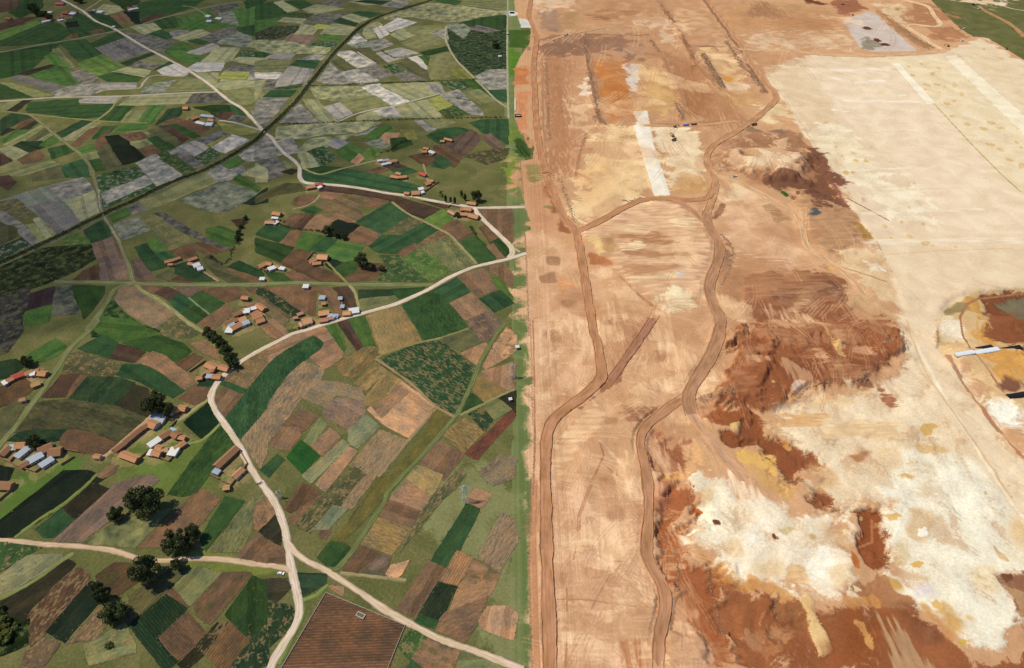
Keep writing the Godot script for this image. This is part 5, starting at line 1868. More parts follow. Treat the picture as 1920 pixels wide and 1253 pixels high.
[0.2235,0.2246,0.1231,"m",[-719,-896,-712,-905,-674,-883,-680,-862]],
[0.0427,0.0884,0.0305,"p",[-495,-879,-481,-894,-461,-866,-425,-833,-432,-827]],
[0.3193,0.2994,0.271,"n",[-510,-854,-499,-875,-445,-822,-462,-795,-484,-822]],
[0.2461,0.2308,0.2089,"n",[-480,-890,-474,-896,-416,-845,-426,-837]],
[0.3193,0.2994,0.271,"w",[-474,-901,-452,-923,-428,-901,-432,-866]],
[0.0427,0.0884,0.0305,"w",[-436,-870,-425,-896,-404,-879,-417,-845]],
[0.5211,0.4876,0.4481,"n",[-426,-905,-408,-942,-378,-923,-399,-883]],
[0.2583,0.2667,0.0807,"m",[-431,-910,-417,-944,-409,-939,-424,-905]],
[0.1734,0.1606,0.1461,"n",[-452,-923,-431,-956,-411,-947,-433,-914]],
[0.0805,0.1588,0.0439,"m",[-396,-850,-386,-879,-365,-860,-377,-837]],
[0.3053,0.2863,0.2591,"n",[-407,-837,-397,-854,-382,-829,-364,-845,-350,-822,-367,-806,-381,-802]],
[0.3193,0.2994,0.271,"n",[-382,-883,-357,-942,-336,-866,-360,-858]],
[0.2031,0.2114,0.0963,"m",[-354,-837,-334,-858,-322,-814,-331,-802]],
[0.224,0.2101,0.1901,"n",[-404,-1027,-391,-1066,-365,-971,-378,-981]],
[0.183,0.1905,0.0868,"m",[-473,-1107,-408,-1131,-394,-1077,-428,-1044]],
[0.2583,0.2667,0.0807,"p",[-439,-981,-398,-971,-369,-951,-393,-942,-418,-949]]],
[
[0.0427,0.0884,0.0305,"m",[-559,-1601,-527,-1623,-480,-1553,-480,-1512,-527,-1488]],
[0.3363,0.3381,0.1852,"m",[-524,-1618,-510,-1629,-456,-1558,-475,-1543]],
[0.0408,0.0846,0.0292,"m",[-502,-1623,-468,-1640,-435,-1596,-454,-1569]],
[0.0361,0.0746,0.0258,"m",[-611,-1669,-540,-1669,-547,-1623,-569,-1569]],
[0.1402,0.1297,0.1181,"n",[-423,-1612,-402,-1635,-360,-1618,-378,-1580]],
[0.3061,0.3077,0.1686,"m",[-361,-1623,-316,-1658,-256,-1646,-288,-1601,-319,-1596]],
[0.03,0.055,0.0282,"m",[-345,-1623,-325,-1635,-260,-1629,-288,-1601]],
[0.2455,0.2302,0.2084,"n",[-286,-1590,-261,-1635,-222,-1629,-240,-1574]],
[0.2963,0.2978,0.1631,"m",[-448,-1564,-427,-1601,-361,-1569,-391,-1548,-417,-1527]],
[0.0427,0.0884,0.0305,"p",[-481,-1517,-463,-1543,-418,-1532,-429,-1502,-465,-1502]],
[0.0805,0.1588,0.0439,"m",[-524,-1478,-480,-1512,-481,-1449,-506,-1413]],
[0.3099,0.3114,0.1706,"m",[-480,-1478,-473,-1507,-428,-1497,-426,-1464]],
[0.1658,0.1536,0.1397,"n",[-426,-1473,-406,-1532,-360,-1532,-345,-1548,-366,-1468]],
[0.0373,0.0846,0.0376,"m",[-340,-1538,-324,-1550,-270,-1532,-298,-1502]],
[0.3216,0.3233,0.1771,"m",[-355,-1507,-339,-1532,-297,-1497,-313,-1468]],
[0.0315,0.0578,0.0296,"m",[-365,-1478,-357,-1502,-316,-1468,-318,-1449]],
[0.3216,0.3233,0.1771,"m",[-433,-1395,-425,-1459,-389,-1440,-391,-1395]],
[0.033,0.0605,0.031,"p",[-503,-1404,-481,-1449,-429,-1449,-430,-1404,-460,-1369,-492,-1365]],
[0.3216,0.3233,0.1771,"m",[-371,-1449,-362,-1464,-314,-1440,-320,-1395,-375,-1399]],
[0.3406,0.3516,0.1063,"m",[-399,-1448,-394,-1461,-372,-1454,-371,-1436,-387,-1431]],
[0.077,0.1518,0.042,"m",[-374,-1369,-369,-1399,-332,-1382,-334,-1352]],
[0.2327,0.1608,0.122,"m",[-440,-1344,-433,-1395,-381,-1391,-388,-1332]],
[0.0373,0.0846,0.0376,"w",[-383,-1336,-374,-1356,-333,-1344,-336,-1319]],
[0.3478,0.3495,0.1916,"n",[-489,-1352,-439,-1361,-384,-1327,-339,-1319,-343,-1288,-444,-1288,-477,-1311]],
[0.0389,0.0805,0.0278,"m",[-473,-1296,-449,-1288,-449,-1269,-465,-1269]],
[0.2906,0.2725,0.2466,"w",[-446,-1265,-436,-1288,-398,-1284,-402,-1257]],
[0.1933,0.2012,0.0917,"m",[-460,-1250,-399,-1257,-394,-1196,-444,-1193]],
[0.0353,0.0801,0.0356,"m",[-392,-1228,-382,-1261,-346,-1250,-347,-1210]],
[0.2906,0.2725,0.2466,"n",[-384,-1257,-363,-1280,-341,-1276,-344,-1254]],
[0.4874,0.4561,0.4191,"w",[-443,-1189,-400,-1189,-401,-1162,-436,-1166]],
[0.2751,0.258,0.2335,"w",[-396,-1152,-390,-1221,-347,-1207,-347,-1133,-394,-1120]],
[0.0353,0.0801,0.0356,"m",[-401,-1084,-394,-1111,-356,-1111,-359,-1084]],
[0.0353,0.0801,0.0356,"p",[-394,-1119,-351,-1139,-352,-1124,-374,-1115]],
[0.1494,0.1384,0.1259,"n",[-418,-1120,-418,-1152,-397,-1159,-395,-1114]],
[0.2449,0.2461,0.1348,"m",[-432,-1152,-418,-1156,-409,-1072]],
[0.2121,0.1989,0.18,"n",[-404,-1054,-402,-1078,-360,-1078,-363,-1010,-370,-979,-392,-1010]],
[0.2898,0.2913,0.1596,"n",[-270,-1517,-238,-1558,-182,-1612,-111,-1590,-13,-1543,-63,-1497,-131,-1473,-177,-1497,-221,-1512,-259,-1488]],
[0.1546,0.161,0.0733,"m",[-111,-1658,-10,-1658,-11,-1558,-111,-1596]],
[0.0368,0.0762,0.0263,"m",[-177,-1629,-152,-1646,-112,-1623,-123,-1596]],
[0.5148,0.4817,0.4426,"w",[-259,-1440,-238,-1502,-195,-1473,-240,-1413]],
[0.5148,0.4817,0.4426,"w",[-279,-1440,-270,-1459,-242,-1399,-255,-1373]],
[0.5823,0.5449,0.5006,"n",[-321,-1352,-304,-1399,-278,-1356,-307,-1336]],
[0.282,0.2834,0.1553,"m",[-295,-1449,-276,-1478,-264,-1459,-280,-1431,-264,-1378,-279,-1369,-293,-1404]],
[0.218,0.2327,0.183,"n",[-306,-1332,-280,-1355,-267,-1327,-289,-1311]],
[0.2898,0.2913,0.1596,"m",[-238,-1395,-218,-1436,-187,-1395,-214,-1361]],
[0.1979,0.206,0.0938,"m",[-215,-1436,-193,-1454,-128,-1440,-156,-1395,-193,-1395]],
[0.2751,0.258,0.2335,"n",[-276,-1352,-246,-1369,-225,-1336,-255,-1303]],
[0.2751,0.258,0.2335,"n",[-157,-1404,-134,-1436,-93,-1373,-123,-1361]],
[0.183,0.1905,0.0868,"p",[-192,-1386,-156,-1391,-127,-1352,-169,-1303,-212,-1344]],
[0.0939,0.0957,0.047,"m",[-300,-1311,-274,-1319,-220,-1242,-239,-1232]],
[0.449,0.4202,0.3861,"n",[-329,-1296,-301,-1303,-241,-1228,-272,-1214,-307,-1265]],
[0.0939,0.0957,0.047,"m",[-327,-1246,-309,-1261,-274,-1210,-292,-1196]],
[0.2534,0.2377,0.2151,"n",[-337,-1162,-325,-1235,-262,-1139,-307,-1136]],
[0.3973,0.3718,0.3416,"n",[-296,-1193,-266,-1207,-225,-1152,-254,-1136]],
[0.2974,0.2789,0.2524,"w",[-248,-1288,-209,-1319,-173,-1288,-220,-1242]],
[0.1869,0.173,0.1574,"n",[-271,-1210,-241,-1228,-206,-1179,-223,-1159]],
[0.0368,0.0762,0.0263,"w",[-227,-1221,-206,-1235,-187,-1200,-202,-1186]],
[0.1741,0.1612,0.1466,"n",[-204,-1179,-182,-1207,-147,-1156,-179,-1152]],
[0.0939,0.0957,0.047,"m",[-205,-1228,-186,-1265,-147,-1207,-138,-1162,-154,-1172,-187,-1207]],
[0.4874,0.4561,0.4191,"w",[-186,-1265,-169,-1276,-146,-1221,-150,-1207]],
[0.0257,0.0533,0.0184,"m",[-168,-1292,-153,-1303,-123,-1327,-119,-1303,-156,-1276]],
[0.0485,0.0957,0.0264,"m",[-169,-1272,-156,-1276,-133,-1221,-145,-1217]],
[0.183,0.1905,0.0868,"p",[-147,-1207,-145,-1272,-115,-1296,-98,-1235,-103,-1193,-109,-1166,-135,-1159]],
[0.0284,0.0521,0.0267,"n",[-126,-1431,-119,-1344,-106,-1272,-85,-1228,-63,-1179,-41,-1207,-11,-1210,-12,-1426,-85,-1440,-104,-1468]],
[0.0311,0.0643,0.0222,"m",[-107,-1468,-64,-1507,-13,-1522,-12,-1431,-61,-1431]],
[0.1263,0.1169,0.1064,"w",[-84,-1431,-71,-1454,-26,-1422,-49,-1408]],
[0.2064,0.2203,0.1733,"n",[-130,-1459,-100,-1464,-84,-1431,-93,-1373,-125,-1431]],
[0.1663,0.1717,0.0519,"m",[-108,-1186,-102,-1210,-84,-1207,-64,-1166,-81,-1159]],
[0.2974,0.2789,0.2524,"n",[-62,-1172,-43,-1203,-11,-1207,-9,-1117,-41,-1114]],
[0.0485,0.0957,0.0264,"m",[-83,-1152,-64,-1159,-24,-1078,-40,-1078]],
[0.0353,0.0801,0.0356,"m",[-40,-1111,-9,-1113,-9,-1063,-21,-1072]],
[0.0368,0.0762,0.0263,"w",[-120,-1149,-86,-1152,-70,-1120,-93,-1108]],
[0.2898,0.2913,0.1596,"n",[-336,-1127,-282,-1130,-247,-1124,-213,-1072,-274,-1066,-314,-1078]],
[0.5513,0.5159,0.474,"n",[-250,-1127,-223,-1139,-162,-1063,-186,-1046]],
[0.2898,0.2913,0.1596,"m",[-220,-1133,-175,-1143,-122,-1146,-114,-1102,-160,-1069]],
[0.2751,0.258,0.2335,"w",[-143,-1133,-124,-1139,-111,-1102,-128,-1102]],
[0.2898,0.2913,0.1596,"m",[-333,-1072,-312,-1072,-264,-989,-287,-984]],
[0.3204,0.3005,0.2719,"w",[-293,-1043,-273,-1060,-246,-1015,-263,-997]],
[0.183,0.1905,0.0868,"m",[-274,-1066,-250,-1084,-222,-1087,-194,-1049,-243,-1021]],
[0.2455,0.2302,0.2084,"n",[-351,-981,-343,-1066,-291,-984]],
[0.2898,0.2913,0.1596,"m",[-236,-1005,-217,-1026,-199,-1005,-202,-994,-233,-989]],
[0.4118,0.3854,0.3541,"n",[-213,-1026,-186,-1043,-166,-1005,-196,-1005]],
[0.2898,0.2913,0.1596,"m",[-182,-1046,-134,-1072,-107,-1021,-112,-999,-166,-1005]],
[0.2719,0.2808,0.0849,"m",[-134,-1072,-117,-1087,-94,-1049,-112,-1026]],
[0.0368,0.0762,0.0263,"p",[-112,-1026,-91,-1049,-67,-1015,-99,-1002]],
[0.2751,0.258,0.2335,"n",[-115,-1093,-88,-1114,-67,-1066,-48,-1032,-45,-1010,-63,-1015,-84,-1043]],
[0.183,0.1905,0.0868,"m",[-81,-1102,-55,-1114,-26,-1066,-48,-1054]],
[0.3638,0.3656,0.2003,"n",[-348,-968,-309,-978,-263,-983,-224,-987,-196,-984,-226,-948,-272,-944,-306,-929,-340,-929]],
[0.3637,0.3654,0.2003,"n",[-290,-929,-228,-944,-260,-906,-284,-866,-298,-892]],
[0.0427,0.0884,0.0305,"w",[-285,-888,-268,-903,-240,-866,-257,-844]],
[0.3193,0.2994,0.271,"w",[-264,-915,-248,-927,-233,-915,-246,-897]],
[0.0805,0.1588,0.0439,"m",[-245,-892,-231,-913,-205,-883,-214,-853,-233,-870]],
[0.1128,0.1823,0.0469,"m",[-207,-883,-198,-903,-180,-888,-190,-866,-199,-859]],
[0.4202,0.248,0.1443,"m",[-219,-857,-211,-881,-204,-866,-210,-851]],
[0.3053,0.2863,0.2591,"n",[-227,-939,-209,-958,-202,-968,-213,-944]],
[0.077,0.1518,0.042,"m",[-215,-929,-201,-963,-183,-973,-172,-953,-190,-929]],
[0.3813,0.2251,0.131,"m",[-191,-924,-184,-948,-163,-948,-171,-910,-184,-906]],
[0.2291,0.2445,0.1923,"n",[-208,-915,-190,-929,-174,-906,-183,-897,-199,-906]],
[0.0345,0.0714,0.0246,"m",[-175,-929,-151,-934,-142,-910,-166,-888]],
[0.1756,0.1813,0.0548,"p",[-164,-958,-147,-958,-138,-929,-148,-927]],
[0.2751,0.258,0.2335,"n",[-146,-989,-125,-992,-113,-958,-123,-953]],
[0.183,0.1905,0.0868,"p",[-134,-994,-103,-997,-85,-984,-112,-963]],
[0.0353,0.0801,0.0356,"m",[-124,-939,-109,-958,-84,-968,-62,-958,-82,-934,-101,-910]],
[0.1053,0.0727,0.0552,"m",[-101,-906,-78,-934,-60,-958,-44,-934,-62,-879,-74,-874]],
[0.0353,0.0801,0.0356,"m",[-63,-984,-46,-994,-7,-997,-6,-910,-23,-934,-41,-948]],
[0.1467,0.1014,0.0769,"m",[-46,-934,-32,-946,-11,-906,-25,-897]],
[0.125,0.0758,0.0459,"m",[-111,-906,-99,-910,-68,-870,-78,-840,-106,-870]],
[0.0657,0.067,0.0329,"p",[-64,-874,-25,-897,-4,-897,-10,-866,-34,-849]],
[0.0353,0.0801,0.0356,"m",[-113,-861,-98,-874,-80,-849,-91,-836,-109,-844]],
[0.2461,0.2308,0.2089,"n",[-365,-915,-356,-944,-332,-906,-319,-879,-328,-870,-350,-861]],
[0.1734,0.1606,0.1461,"n",[-344,-857,-326,-870,-307,-840,-303,-817,-318,-808]],
[0.2941,0.2758,0.2496,"n",[-334,-915,-317,-929,-296,-883,-311,-879]],
[0.2124,0.2211,0.1007,"m",[-313,-857,-303,-866,-288,-844,-300,-838]],
[0.2718,0.2731,0.1496,"m",[-347,-853,-330,-832,-319,-800,-332,-800]],
[0.0291,0.0266,0.0171,"m",[-306,-828,-294,-836,-285,-832,-291,-822]],
[0.3363,0.3381,0.1852,"m",[-296,-883,-284,-883,-259,-844,-258,-832,-279,-836]],
[0.0345,0.0714,0.0246,"m",[-282,-832,-255,-844,-231,-840,-255,-824]],
[0.108,0.0656,0.0397,"m",[-142,-874,-119,-883,-107,-861,-115,-844]]],
[
[0.0804,0.0505,0.036,"m",[-673,-814,-664,-818,-644,-799,-643,-781,-660,-792]],
[0.1846,0.1971,0.155,"f",[-637,-752,-599,-790,-511,-703,-528,-678,-579,-725,-612,-739]],
[0.1734,0.1606,0.1461,"f",[-590,-739,-569,-749,-512,-703,-528,-678]],
[0.2812,0.2638,0.2387,"n",[-596,-790,-563,-812,-535,-781,-557,-752]],
[0.3099,0.3114,0.1706,"w",[-555,-751,-533,-777,-501,-725,-514,-706]],
[0.0408,0.0846,0.0292,"w",[-547,-818,-505,-842,-457,-788,-500,-735,-519,-770]],
[0.3301,0.3095,0.2801,"n",[-519,-770,-483,-816,-466,-797,-480,-777,-501,-745]],
[0.3451,0.3237,0.2929,"n",[-508,-854,-495,-879,-436,-818,-454,-788]],
[0.0427,0.0884,0.0305,"p",[-484,-867,-466,-879,-423,-834,-434,-824]],
[0.1734,0.1606,0.1461,"n",[-461,-875,-452,-884,-415,-844,-424,-838]],
[0.2196,0.2286,0.1041,"p",[-443,-770,-423,-803,-405,-832,-381,-803,-426,-749]],
[0.3053,0.2863,0.2591,"n",[-403,-824,-393,-846,-359,-814,-374,-803,-381,-803]],
[0.3216,0.3233,0.1771,"m",[-357,-822,-342,-846,-328,-834,-320,-807]],
[0.0565,0.1114,0.0307,"m",[-364,-807,-361,-820,-323,-784,-323,-773]],
[0.168,0.1793,0.1411,"n",[-413,-752,-374,-803,-322,-770,-348,-722,-376,-729]],
[0.0187,0.0275,0.0183,"m",[-331,-745,-314,-784,-304,-749,-320,-742]],
[0.1716,0.1787,0.0813,"m",[-462,-752,-445,-770,-427,-745,-444,-729]],
[0.1658,0.1536,0.1397,"n",[-472,-734,-460,-745,-446,-729,-459,-719]],
[0.065,0.1283,0.0354,"m",[-488,-719,-474,-734,-461,-720,-475,-703]],
[0.1766,0.1884,0.1483,"n",[-471,-696,-449,-715,-423,-684,-447,-663]],
[0.0316,0.0717,0.0319,"m",[-500,-684,-488,-707,-461,-670,-481,-657]],
[0.0805,0.1588,0.0439,"p",[-516,-666,-504,-678,-485,-663,-480,-654,-504,-649]],
[0.033,0.0605,0.031,"w",[-579,-649,-563,-670,-539,-654,-561.3,-618.2]],
[0.2234,0.2095,0.1896,"n",[-623,-727,-608,-719,-537,-660,-543,-654,-613,-709]],
[0.2124,0.2211,0.1007,"m",[-574,-696,-568,-698,-534,-663,-537,-660]],
[0.2842,0.2856,0.1564,"m",[-572,-709,-569,-712,-530,-675,-534,-666]],
[0.0762,0.0778,0.0382,"m",[-607,-700,-582,-687,-572,-672,-580,-652]],
[0.109,0.1111,0.0545,"p",[-635,-749,-618,-756,-578,-719,-586,-706,-612,-725]],
[0.0304,0.0386,0.0182,"n",[-555.3,-607.6,-529,-646,-480,-654,-459,-626,-470.5,-602.4,-489,-579.6,-525.7,-555.4]],
[0.1017,0.0617,0.0374,"m",[-464.5,-587.1,-462.9,-602.4,-452.2,-615.6,-437.1,-585.8]],
[0.1795,0.124,0.094,"m",[-450.7,-615.6,-428,-624,-406.4,-587.1,-435.6,-585.8]],
[0.1702,0.1177,0.0892,"m",[-476,-654,-461,-670,-442,-649,-429,-626,-455,-621]],
[0.1315,0.0909,0.0689,"m",[-418,-621,-412,-629,-377,-584.5,-397.9,-584.5]],
[0.0332,0.0751,0.0334,"m",[-426,-649,-414,-657,-375,-610.3,-388.6,-602.4,-397.9,-610.3]],
[0.077,0.1518,0.042,"m",[-419,-663,-409,-669,-389,-643,-398,-637]],
[0.0392,0.0889,0.0395,"m",[-397,-635,-385,-640,-373,-629,-381,-621]],
[0.1199,0.0727,0.044,"m",[-382,-640,-369,-654,-348,-629,-364,-626]],
[0.132,0.0801,0.0485,"m",[-369,-654,-356,-657,-325,-649,-315,-643,-338,-632]],
[0.1105,0.1022,0.0931,"n",[-435,-722,-425,-724,-367,-678,-316,-643,-346,-657,-406,-696]],
[0.1566,0.163,0.0742,"p",[-446,-712,-433,-719,-382,-675,-365,-660,-383,-643,-406,-666]],
[0.0619,0.1221,0.0337,"m",[-358,-687,-345,-693,-321,-678,-313,-657,-318,-649,-348,-666]],
[0.0535,0.0337,0.0239,"m",[-334,-706,-324,-709,-314,-700,-323,-692]],
[0.0793,0.0809,0.0397,"m",[-342,-626,-336,-635,-320.1,-615.6,-261,-584.5,-297.4,-582,-316.4,-594.7]],
[0.137,0.0831,0.0503,"m",[-309.9,-607.6,-300.9,-612.9,-264.7,-587.1,-273.7,-582]],
[0.0247,0.0561,0.0249,"m",[-309.3,-610.3,-300,-621,-271.9,-602.4,-263.9,-589.6]],
[0.1199,0.0727,0.044,"m",[-362.2,-584.5,-357,-594.7,-338.9,-582]],
[0.0992,0.1011,0.0496,"m",[-380,-592.1,-370.4,-602.4,-360.9,-597.2,-363.2,-583.3]],
[0.03,0.055,0.0282,"m",[-366.8,-612.9,-356,-621,-313.1,-584.5,-334.9,-583.3,-360.9,-597.2]],
[0.1447,0.0878,0.0531,"m",[-386.4,-574.6,-371.1,-577.1,-365.3,-573.4,-371.7,-563.7]],
[0.0765,0.0481,0.0342,"m",[-370.3,-563.7,-362.3,-573.4,-344.1,-563.7,-349.3,-550.7]],
[0.0353,0.0801,0.0356,"m",[-349.3,-550.7,-343.6,-562.5,-320.5,-546.1,-333.6,-531.4]],
[0.1397,0.0965,0.0733,"m",[-352.1,-573.4,-330.4,-574.6,-323.5,-567.3,-332.8,-556.6]],
[0.0368,0.0762,0.0263,"m",[-329.5,-555.4,-322,-567.3,-291.5,-545,-301.5,-528]],
[0.0311,0.0643,0.0222,"m",[-330.4,-530.2,-319.7,-543.8,-301.2,-526.9,-309.6,-514.9]],
[0.125,0.0758,0.0459,"m",[-322.9,-569.8,-288.8,-573.4,-273.2,-560.2,-289.4,-547.3]],
[0.1621,0.0983,0.0596,"m",[-307.4,-512.8,-291.2,-543.8,-282.6,-539.2,-278.5,-525.8,-290.2,-506.4]],
[0.125,0.0758,0.0459,"m",[-278.2,-572.2,-257.1,-574.6,-250,-548.4]],
[0.2283,0.1647,0.1044,"m",[-405.3,-550.7,-410.3,-572.2,-395.2,-574.6,-370.3,-556.6,-336.5,-528,-347.6,-506.4,-373.9,-523.6]],
[0.1015,0.1035,0.0508,"p",[-346.2,-506.4,-334.3,-525.8,-299,-500.1,-308.2,-491.9,-335.9,-493.9]],
[0.0328,0.0679,0.0234,"n",[-407.7,-506.4,-408.2,-550.7,-387.9,-530.2,-363.9,-512.8,-341.8,-502.2,-342.6,-493.9,-403.2,-493.9]],
[0.1011,0.108,0.0849,"n",[-460,-525.8,-480.8,-572.2,-459.7,-577.1,-431.7,-528]],
[0.0285,0.0592,0.0204,"m",[-460,-574.6,-427.6,-574.6,-421.1,-560.2,-423,-521.4]],
[0.0442,0.0305,0.0332,"m",[-487.3,-532.5,-498.4,-562.5,-480,-573.4,-467.8,-543.8]],
[0.0594,0.1171,0.0323,"m",[-488.2,-530.2,-467.9,-542.7,-456.2,-517.1,-475.5,-510.6]],
[0.0547,0.0506,0.0461,"n",[-525.7,-555.4,-507.1,-574.6,-499.2,-562.5,-486.7,-523.6,-477.4,-506.4,-491.6,-495.4]]],
[
[0.0373,0.0846,0.0376,"m",[-279,-829,-254,-821,-219,-835,-172,-817,-143,-801,-115,-786,-126,-769,-160,-778,-207,-792,-242,-798,-272,-805]],
[0.0408,0.0846,0.0292,"m",[-249,-825,-235,-839,-219,-839,-232,-827]],
[0.132,0.0801,0.0485,"m",[-195,-831,-177,-841,-165,-833,-180,-823]],
[0.0765,0.0481,0.0342,"m",[-174,-845,-159,-854,-144,-843,-158,-833]],
[0.0343,0.0779,0.0346,"m",[-160,-831,-142,-841,-127,-829,-145,-817]],
[0.0724,0.0455,0.0324,"m",[-247,-786,-238,-791,-209,-783,-151,-765,-145,-761,-151,-753,-196,-769,-245,-777]],
[0.0657,0.067,0.0329,"m",[-321,-760,-294,-797,-275,-795,-263,-777,-299,-767,-317,-746]],
[0.137,0.0831,0.0503,"m",[-271,-757,-263,-767,-246,-764,-245,-746,-256,-739,-270,-742]],
[0.2422,0.1459,0.0875,"m",[-244,-771,-237,-773,-214,-769,-222,-755,-239,-758]],
[0.1628,0.1172,0.0636,"m",[-243,-749,-222,-755,-210,-767,-183,-760,-190,-735,-179,-715,-186,-702,-212,-722,-233,-732]],
[0.1621,0.0983,0.0596,"m",[-188,-742,-180,-760,-155,-751,-167,-735]],
[0.0398,0.0823,0.0285,"m",[-257,-729,-244,-739,-233,-730,-241,-720]],
[0.0382,0.0866,0.0385,"m",[-186,-702,-152,-746,-123,-715,-152,-678]],
[0.0667,0.0419,0.0298,"m",[-152,-751,-145,-762,-89,-732,-104,-709,-126,-722]],
[0.0724,0.0455,0.0324,"m",[-110,-751,-80,-741,-77,-738,-82,-734]],
[0.1114,0.18,0.0464,"m",[-105,-707,-85,-730,-68,-717,-85,-689]],
[0.0939,0.0957,0.047,"p",[-145,-683,-123,-713,-105,-702,-129,-674]],
[0.0353,0.0801,0.0356,"m",[-162,-650,-153,-674,-129,-671,-104,-699,-87,-684,-107,-658,-128,-635,-149,-638]],
[0.1621,0.0983,0.0596,"m",[-83,-689,-66,-707,-55,-686,-44,-674,-62,-661,-74,-677]],
[0.0428,0.0887,0.0307,"m",[-61,-658,-44,-672,-21,-638,-18,-624,-38.2,-615.5]],
[0.1628,0.1172,0.0636,"p",[-107,-652,-95,-671,-85,-683,-72,-674,-97,-650]],
[0.1621,0.0983,0.0596,"m",[-128,-635,-112,-657,-105,-650,-120,-629]],
[0.1546,0.161,0.0733,"s",[-105,-647,-70,-671,-61,-658,-39.9,-618.2,-45.9,-611.4,-64.2,-602,-82,-624]],
[0.0694,0.1368,0.0378,"p",[-123,-624,-106,-644,-83,-624,-67.3,-602,-75.6,-588.8,-87.4,-583.6,-102.6,-596.6,-118.1,-610]],
[0.1753,0.1063,0.0644,"f",[-41,-732,0,-734,0,-657,-23,-696,-33,-715]],
[0.137,0.0831,0.0503,"m",[-38,-689,-31,-696,-15,-671,-25,-658]],
[0.0311,0.0643,0.0222,"m",[-25,-657,-14,-667,-2,-650,-1,-632,-8,-627]],
[0.1889,0.1145,0.0694,"m",[-28,-650,-22,-655,-8,-627,-16,-627]],
[0.0428,0.0887,0.0307,"p",[-148,-632,-127,-632,-121,-621,-90.5,-583.6,-133.3,-583.6,-144.4,-586.2,-133.8,-610]],
[0.125,0.0758,0.0459,"m",[-169.3,-615.5,-136.2,-615.5,-145.9,-586.2,-177.6,-583.6,-174.9,-594]],
[0.014,0.0206,0.0137,"m",[-212,-705,-208,-709,-180,-694,-193,-666,-203,-674,-213,-689]],
[0.1753,0.1063,0.0644,"m",[-191,-664,-179,-692,-153,-674,-164,-650]],
[0.2287,0.1378,0.0827,"f",[-247,-686,-237,-715,-212,-722,-186,-702,-194,-702,-208,-710,-215,-702,-219,-680]],
[0.0844,0.053,0.0377,"m",[-261,-692,-250,-718,-239,-717,-247,-686]],
[0.137,0.0831,0.0503,"m",[-270,-699,-265,-722,-250,-720,-260,-691]],
[0.0353,0.0801,0.0356,"m",[-297,-677,-290,-699,-259,-686,-264,-658,-296,-674]],
[0.1494,0.0906,0.0549,"m",[-264,-657,-258,-683,-245,-683,-246,-650]],
[0.0639,0.126,0.0348,"m",[-245,-650,-243,-680,-217,-671,-227,-641]],
[0.0325,0.0738,0.0328,"m",[-227,-641,-215,-669,-201,-664,-209,-638]],
[0.075,0.1479,0.0408,"m",[-209,-638,-200,-661,-167,-652,-173,-627,-182.2,-616.9,-203,-627]],
[0.0284,0.0587,0.0203,"m",[-295,-667,-267,-655,-246,-647,-253.7,-618.2,-286,-638]],
[0.1135,0.0688,0.0417,"m",[-253.4,-616.9,-244,-645,-223,-635,-225.2,-618.2,-210.8,-610,-190.9,-596.6,-179.1,-583.6,-203.6,-583.6,-225,-596.6]],
[0.0187,0.0275,0.0183,"m",[-204.1,-615.5,-201,-625,-187.2,-618.2,-194,-604.6]],
[0.0398,0.0823,0.0285,"m",[-193.7,-603.3,-185.4,-616.9,-172,-621,-167.5,-604.6,-179.1,-591.4]],
[0.1494,0.0906,0.0549,"m",[-237.1,-602,-222.8,-594,-209.7,-583.6,-226.5,-583.6,-245.1,-596.6]],
[0.0368,0.0762,0.0263,"m",[-266.7,-602,-245.1,-596.6,-232.6,-583.6,-248.8,-581.1]],
[0.0284,0.0521,0.0267,"p",[-266.9,-569.7,-258.2,-571,-235.7,-553.8,-209.5,-530.3,-219.4,-523.5,-246.3,-549,-264.8,-562.3]],
[0.1621,0.0983,0.0596,"m",[-256.7,-571,-222.9,-574.7,-204.7,-574.7,-197,-525.7,-208.1,-530.3,-234.5,-555]],
[0.1753,0.1063,0.0644,"m",[-207.2,-572.2,-192.1,-572.2,-174.7,-544.2,-168.3,-525.7,-174.5,-528,-192.3,-558.6]],
[0.0844,0.053,0.0377,"m",[-189.1,-572.2,-169.7,-573.5,-158.7,-553.8,-157.7,-539.5,-168.4,-541.9,-181.8,-566]],
[0.1628,0.1172,0.0636,"m",[-264.4,-561.1,-245.6,-546.6,-220.8,-523.5,-222.3,-512.3,-247,-530.3,-259,-541.9]],
[0.2422,0.1459,0.0875,"m",[-245.7,-510.1,-237.4,-521.2,-217.8,-502.5,-219.7,-490.9,-231.3,-493]],
[0.0284,0.0521,0.0267,"m",[-159.5,-567.2,-123.7,-568.5,-120.9,-558.6,-155.4,-551.4]],
[0.1546,0.161,0.0733,"m",[-155.4,-551.4,-120.9,-558.6,-118.3,-550.2,-137.2,-538.4,-150.2,-533.7]],
[0.0368,0.0762,0.0263,"m",[-123.8,-569.7,-90.9,-572.2,-112.5,-551.4,-119.4,-558.6]],
[0.0382,0.0866,0.0385,"m",[-80,-568.5,-58.8,-590.1,-43.8,-564.7,-63.5,-546.6]],
[0.2028,0.123,0.0745,"f",[-57.4,-592.7,-30.1,-607.3,-15.4,-571,-34.5,-556.2]],
[0.1889,0.1145,0.0694,"m",[-27,-608.7,-8.2,-615.5,0.4,-596.6,0.4,-571,-14.2,-591.4]],
[0.0832,0.1345,0.0346,"m",[-21.8,-584.9,-12.6,-590.1,1.2,-551.4,-13.9,-571]],
[0.0325,0.0738,0.0328,"m",[-33.6,-553.8,-12.3,-567.2,1.2,-546.6,-17.6,-531.4]],
[0.2894,0.1744,0.1046,"f",[-63.4,-545.4,-42.9,-562.3,-23.5,-532.6,-45.9,-519]],
[0.0398,0.0823,0.0285,"s",[-112.1,-541.9,-81.5,-568.5,-64.1,-545.4,-44,-510.1,-66.6,-491.9,-86.9,-487.7]],
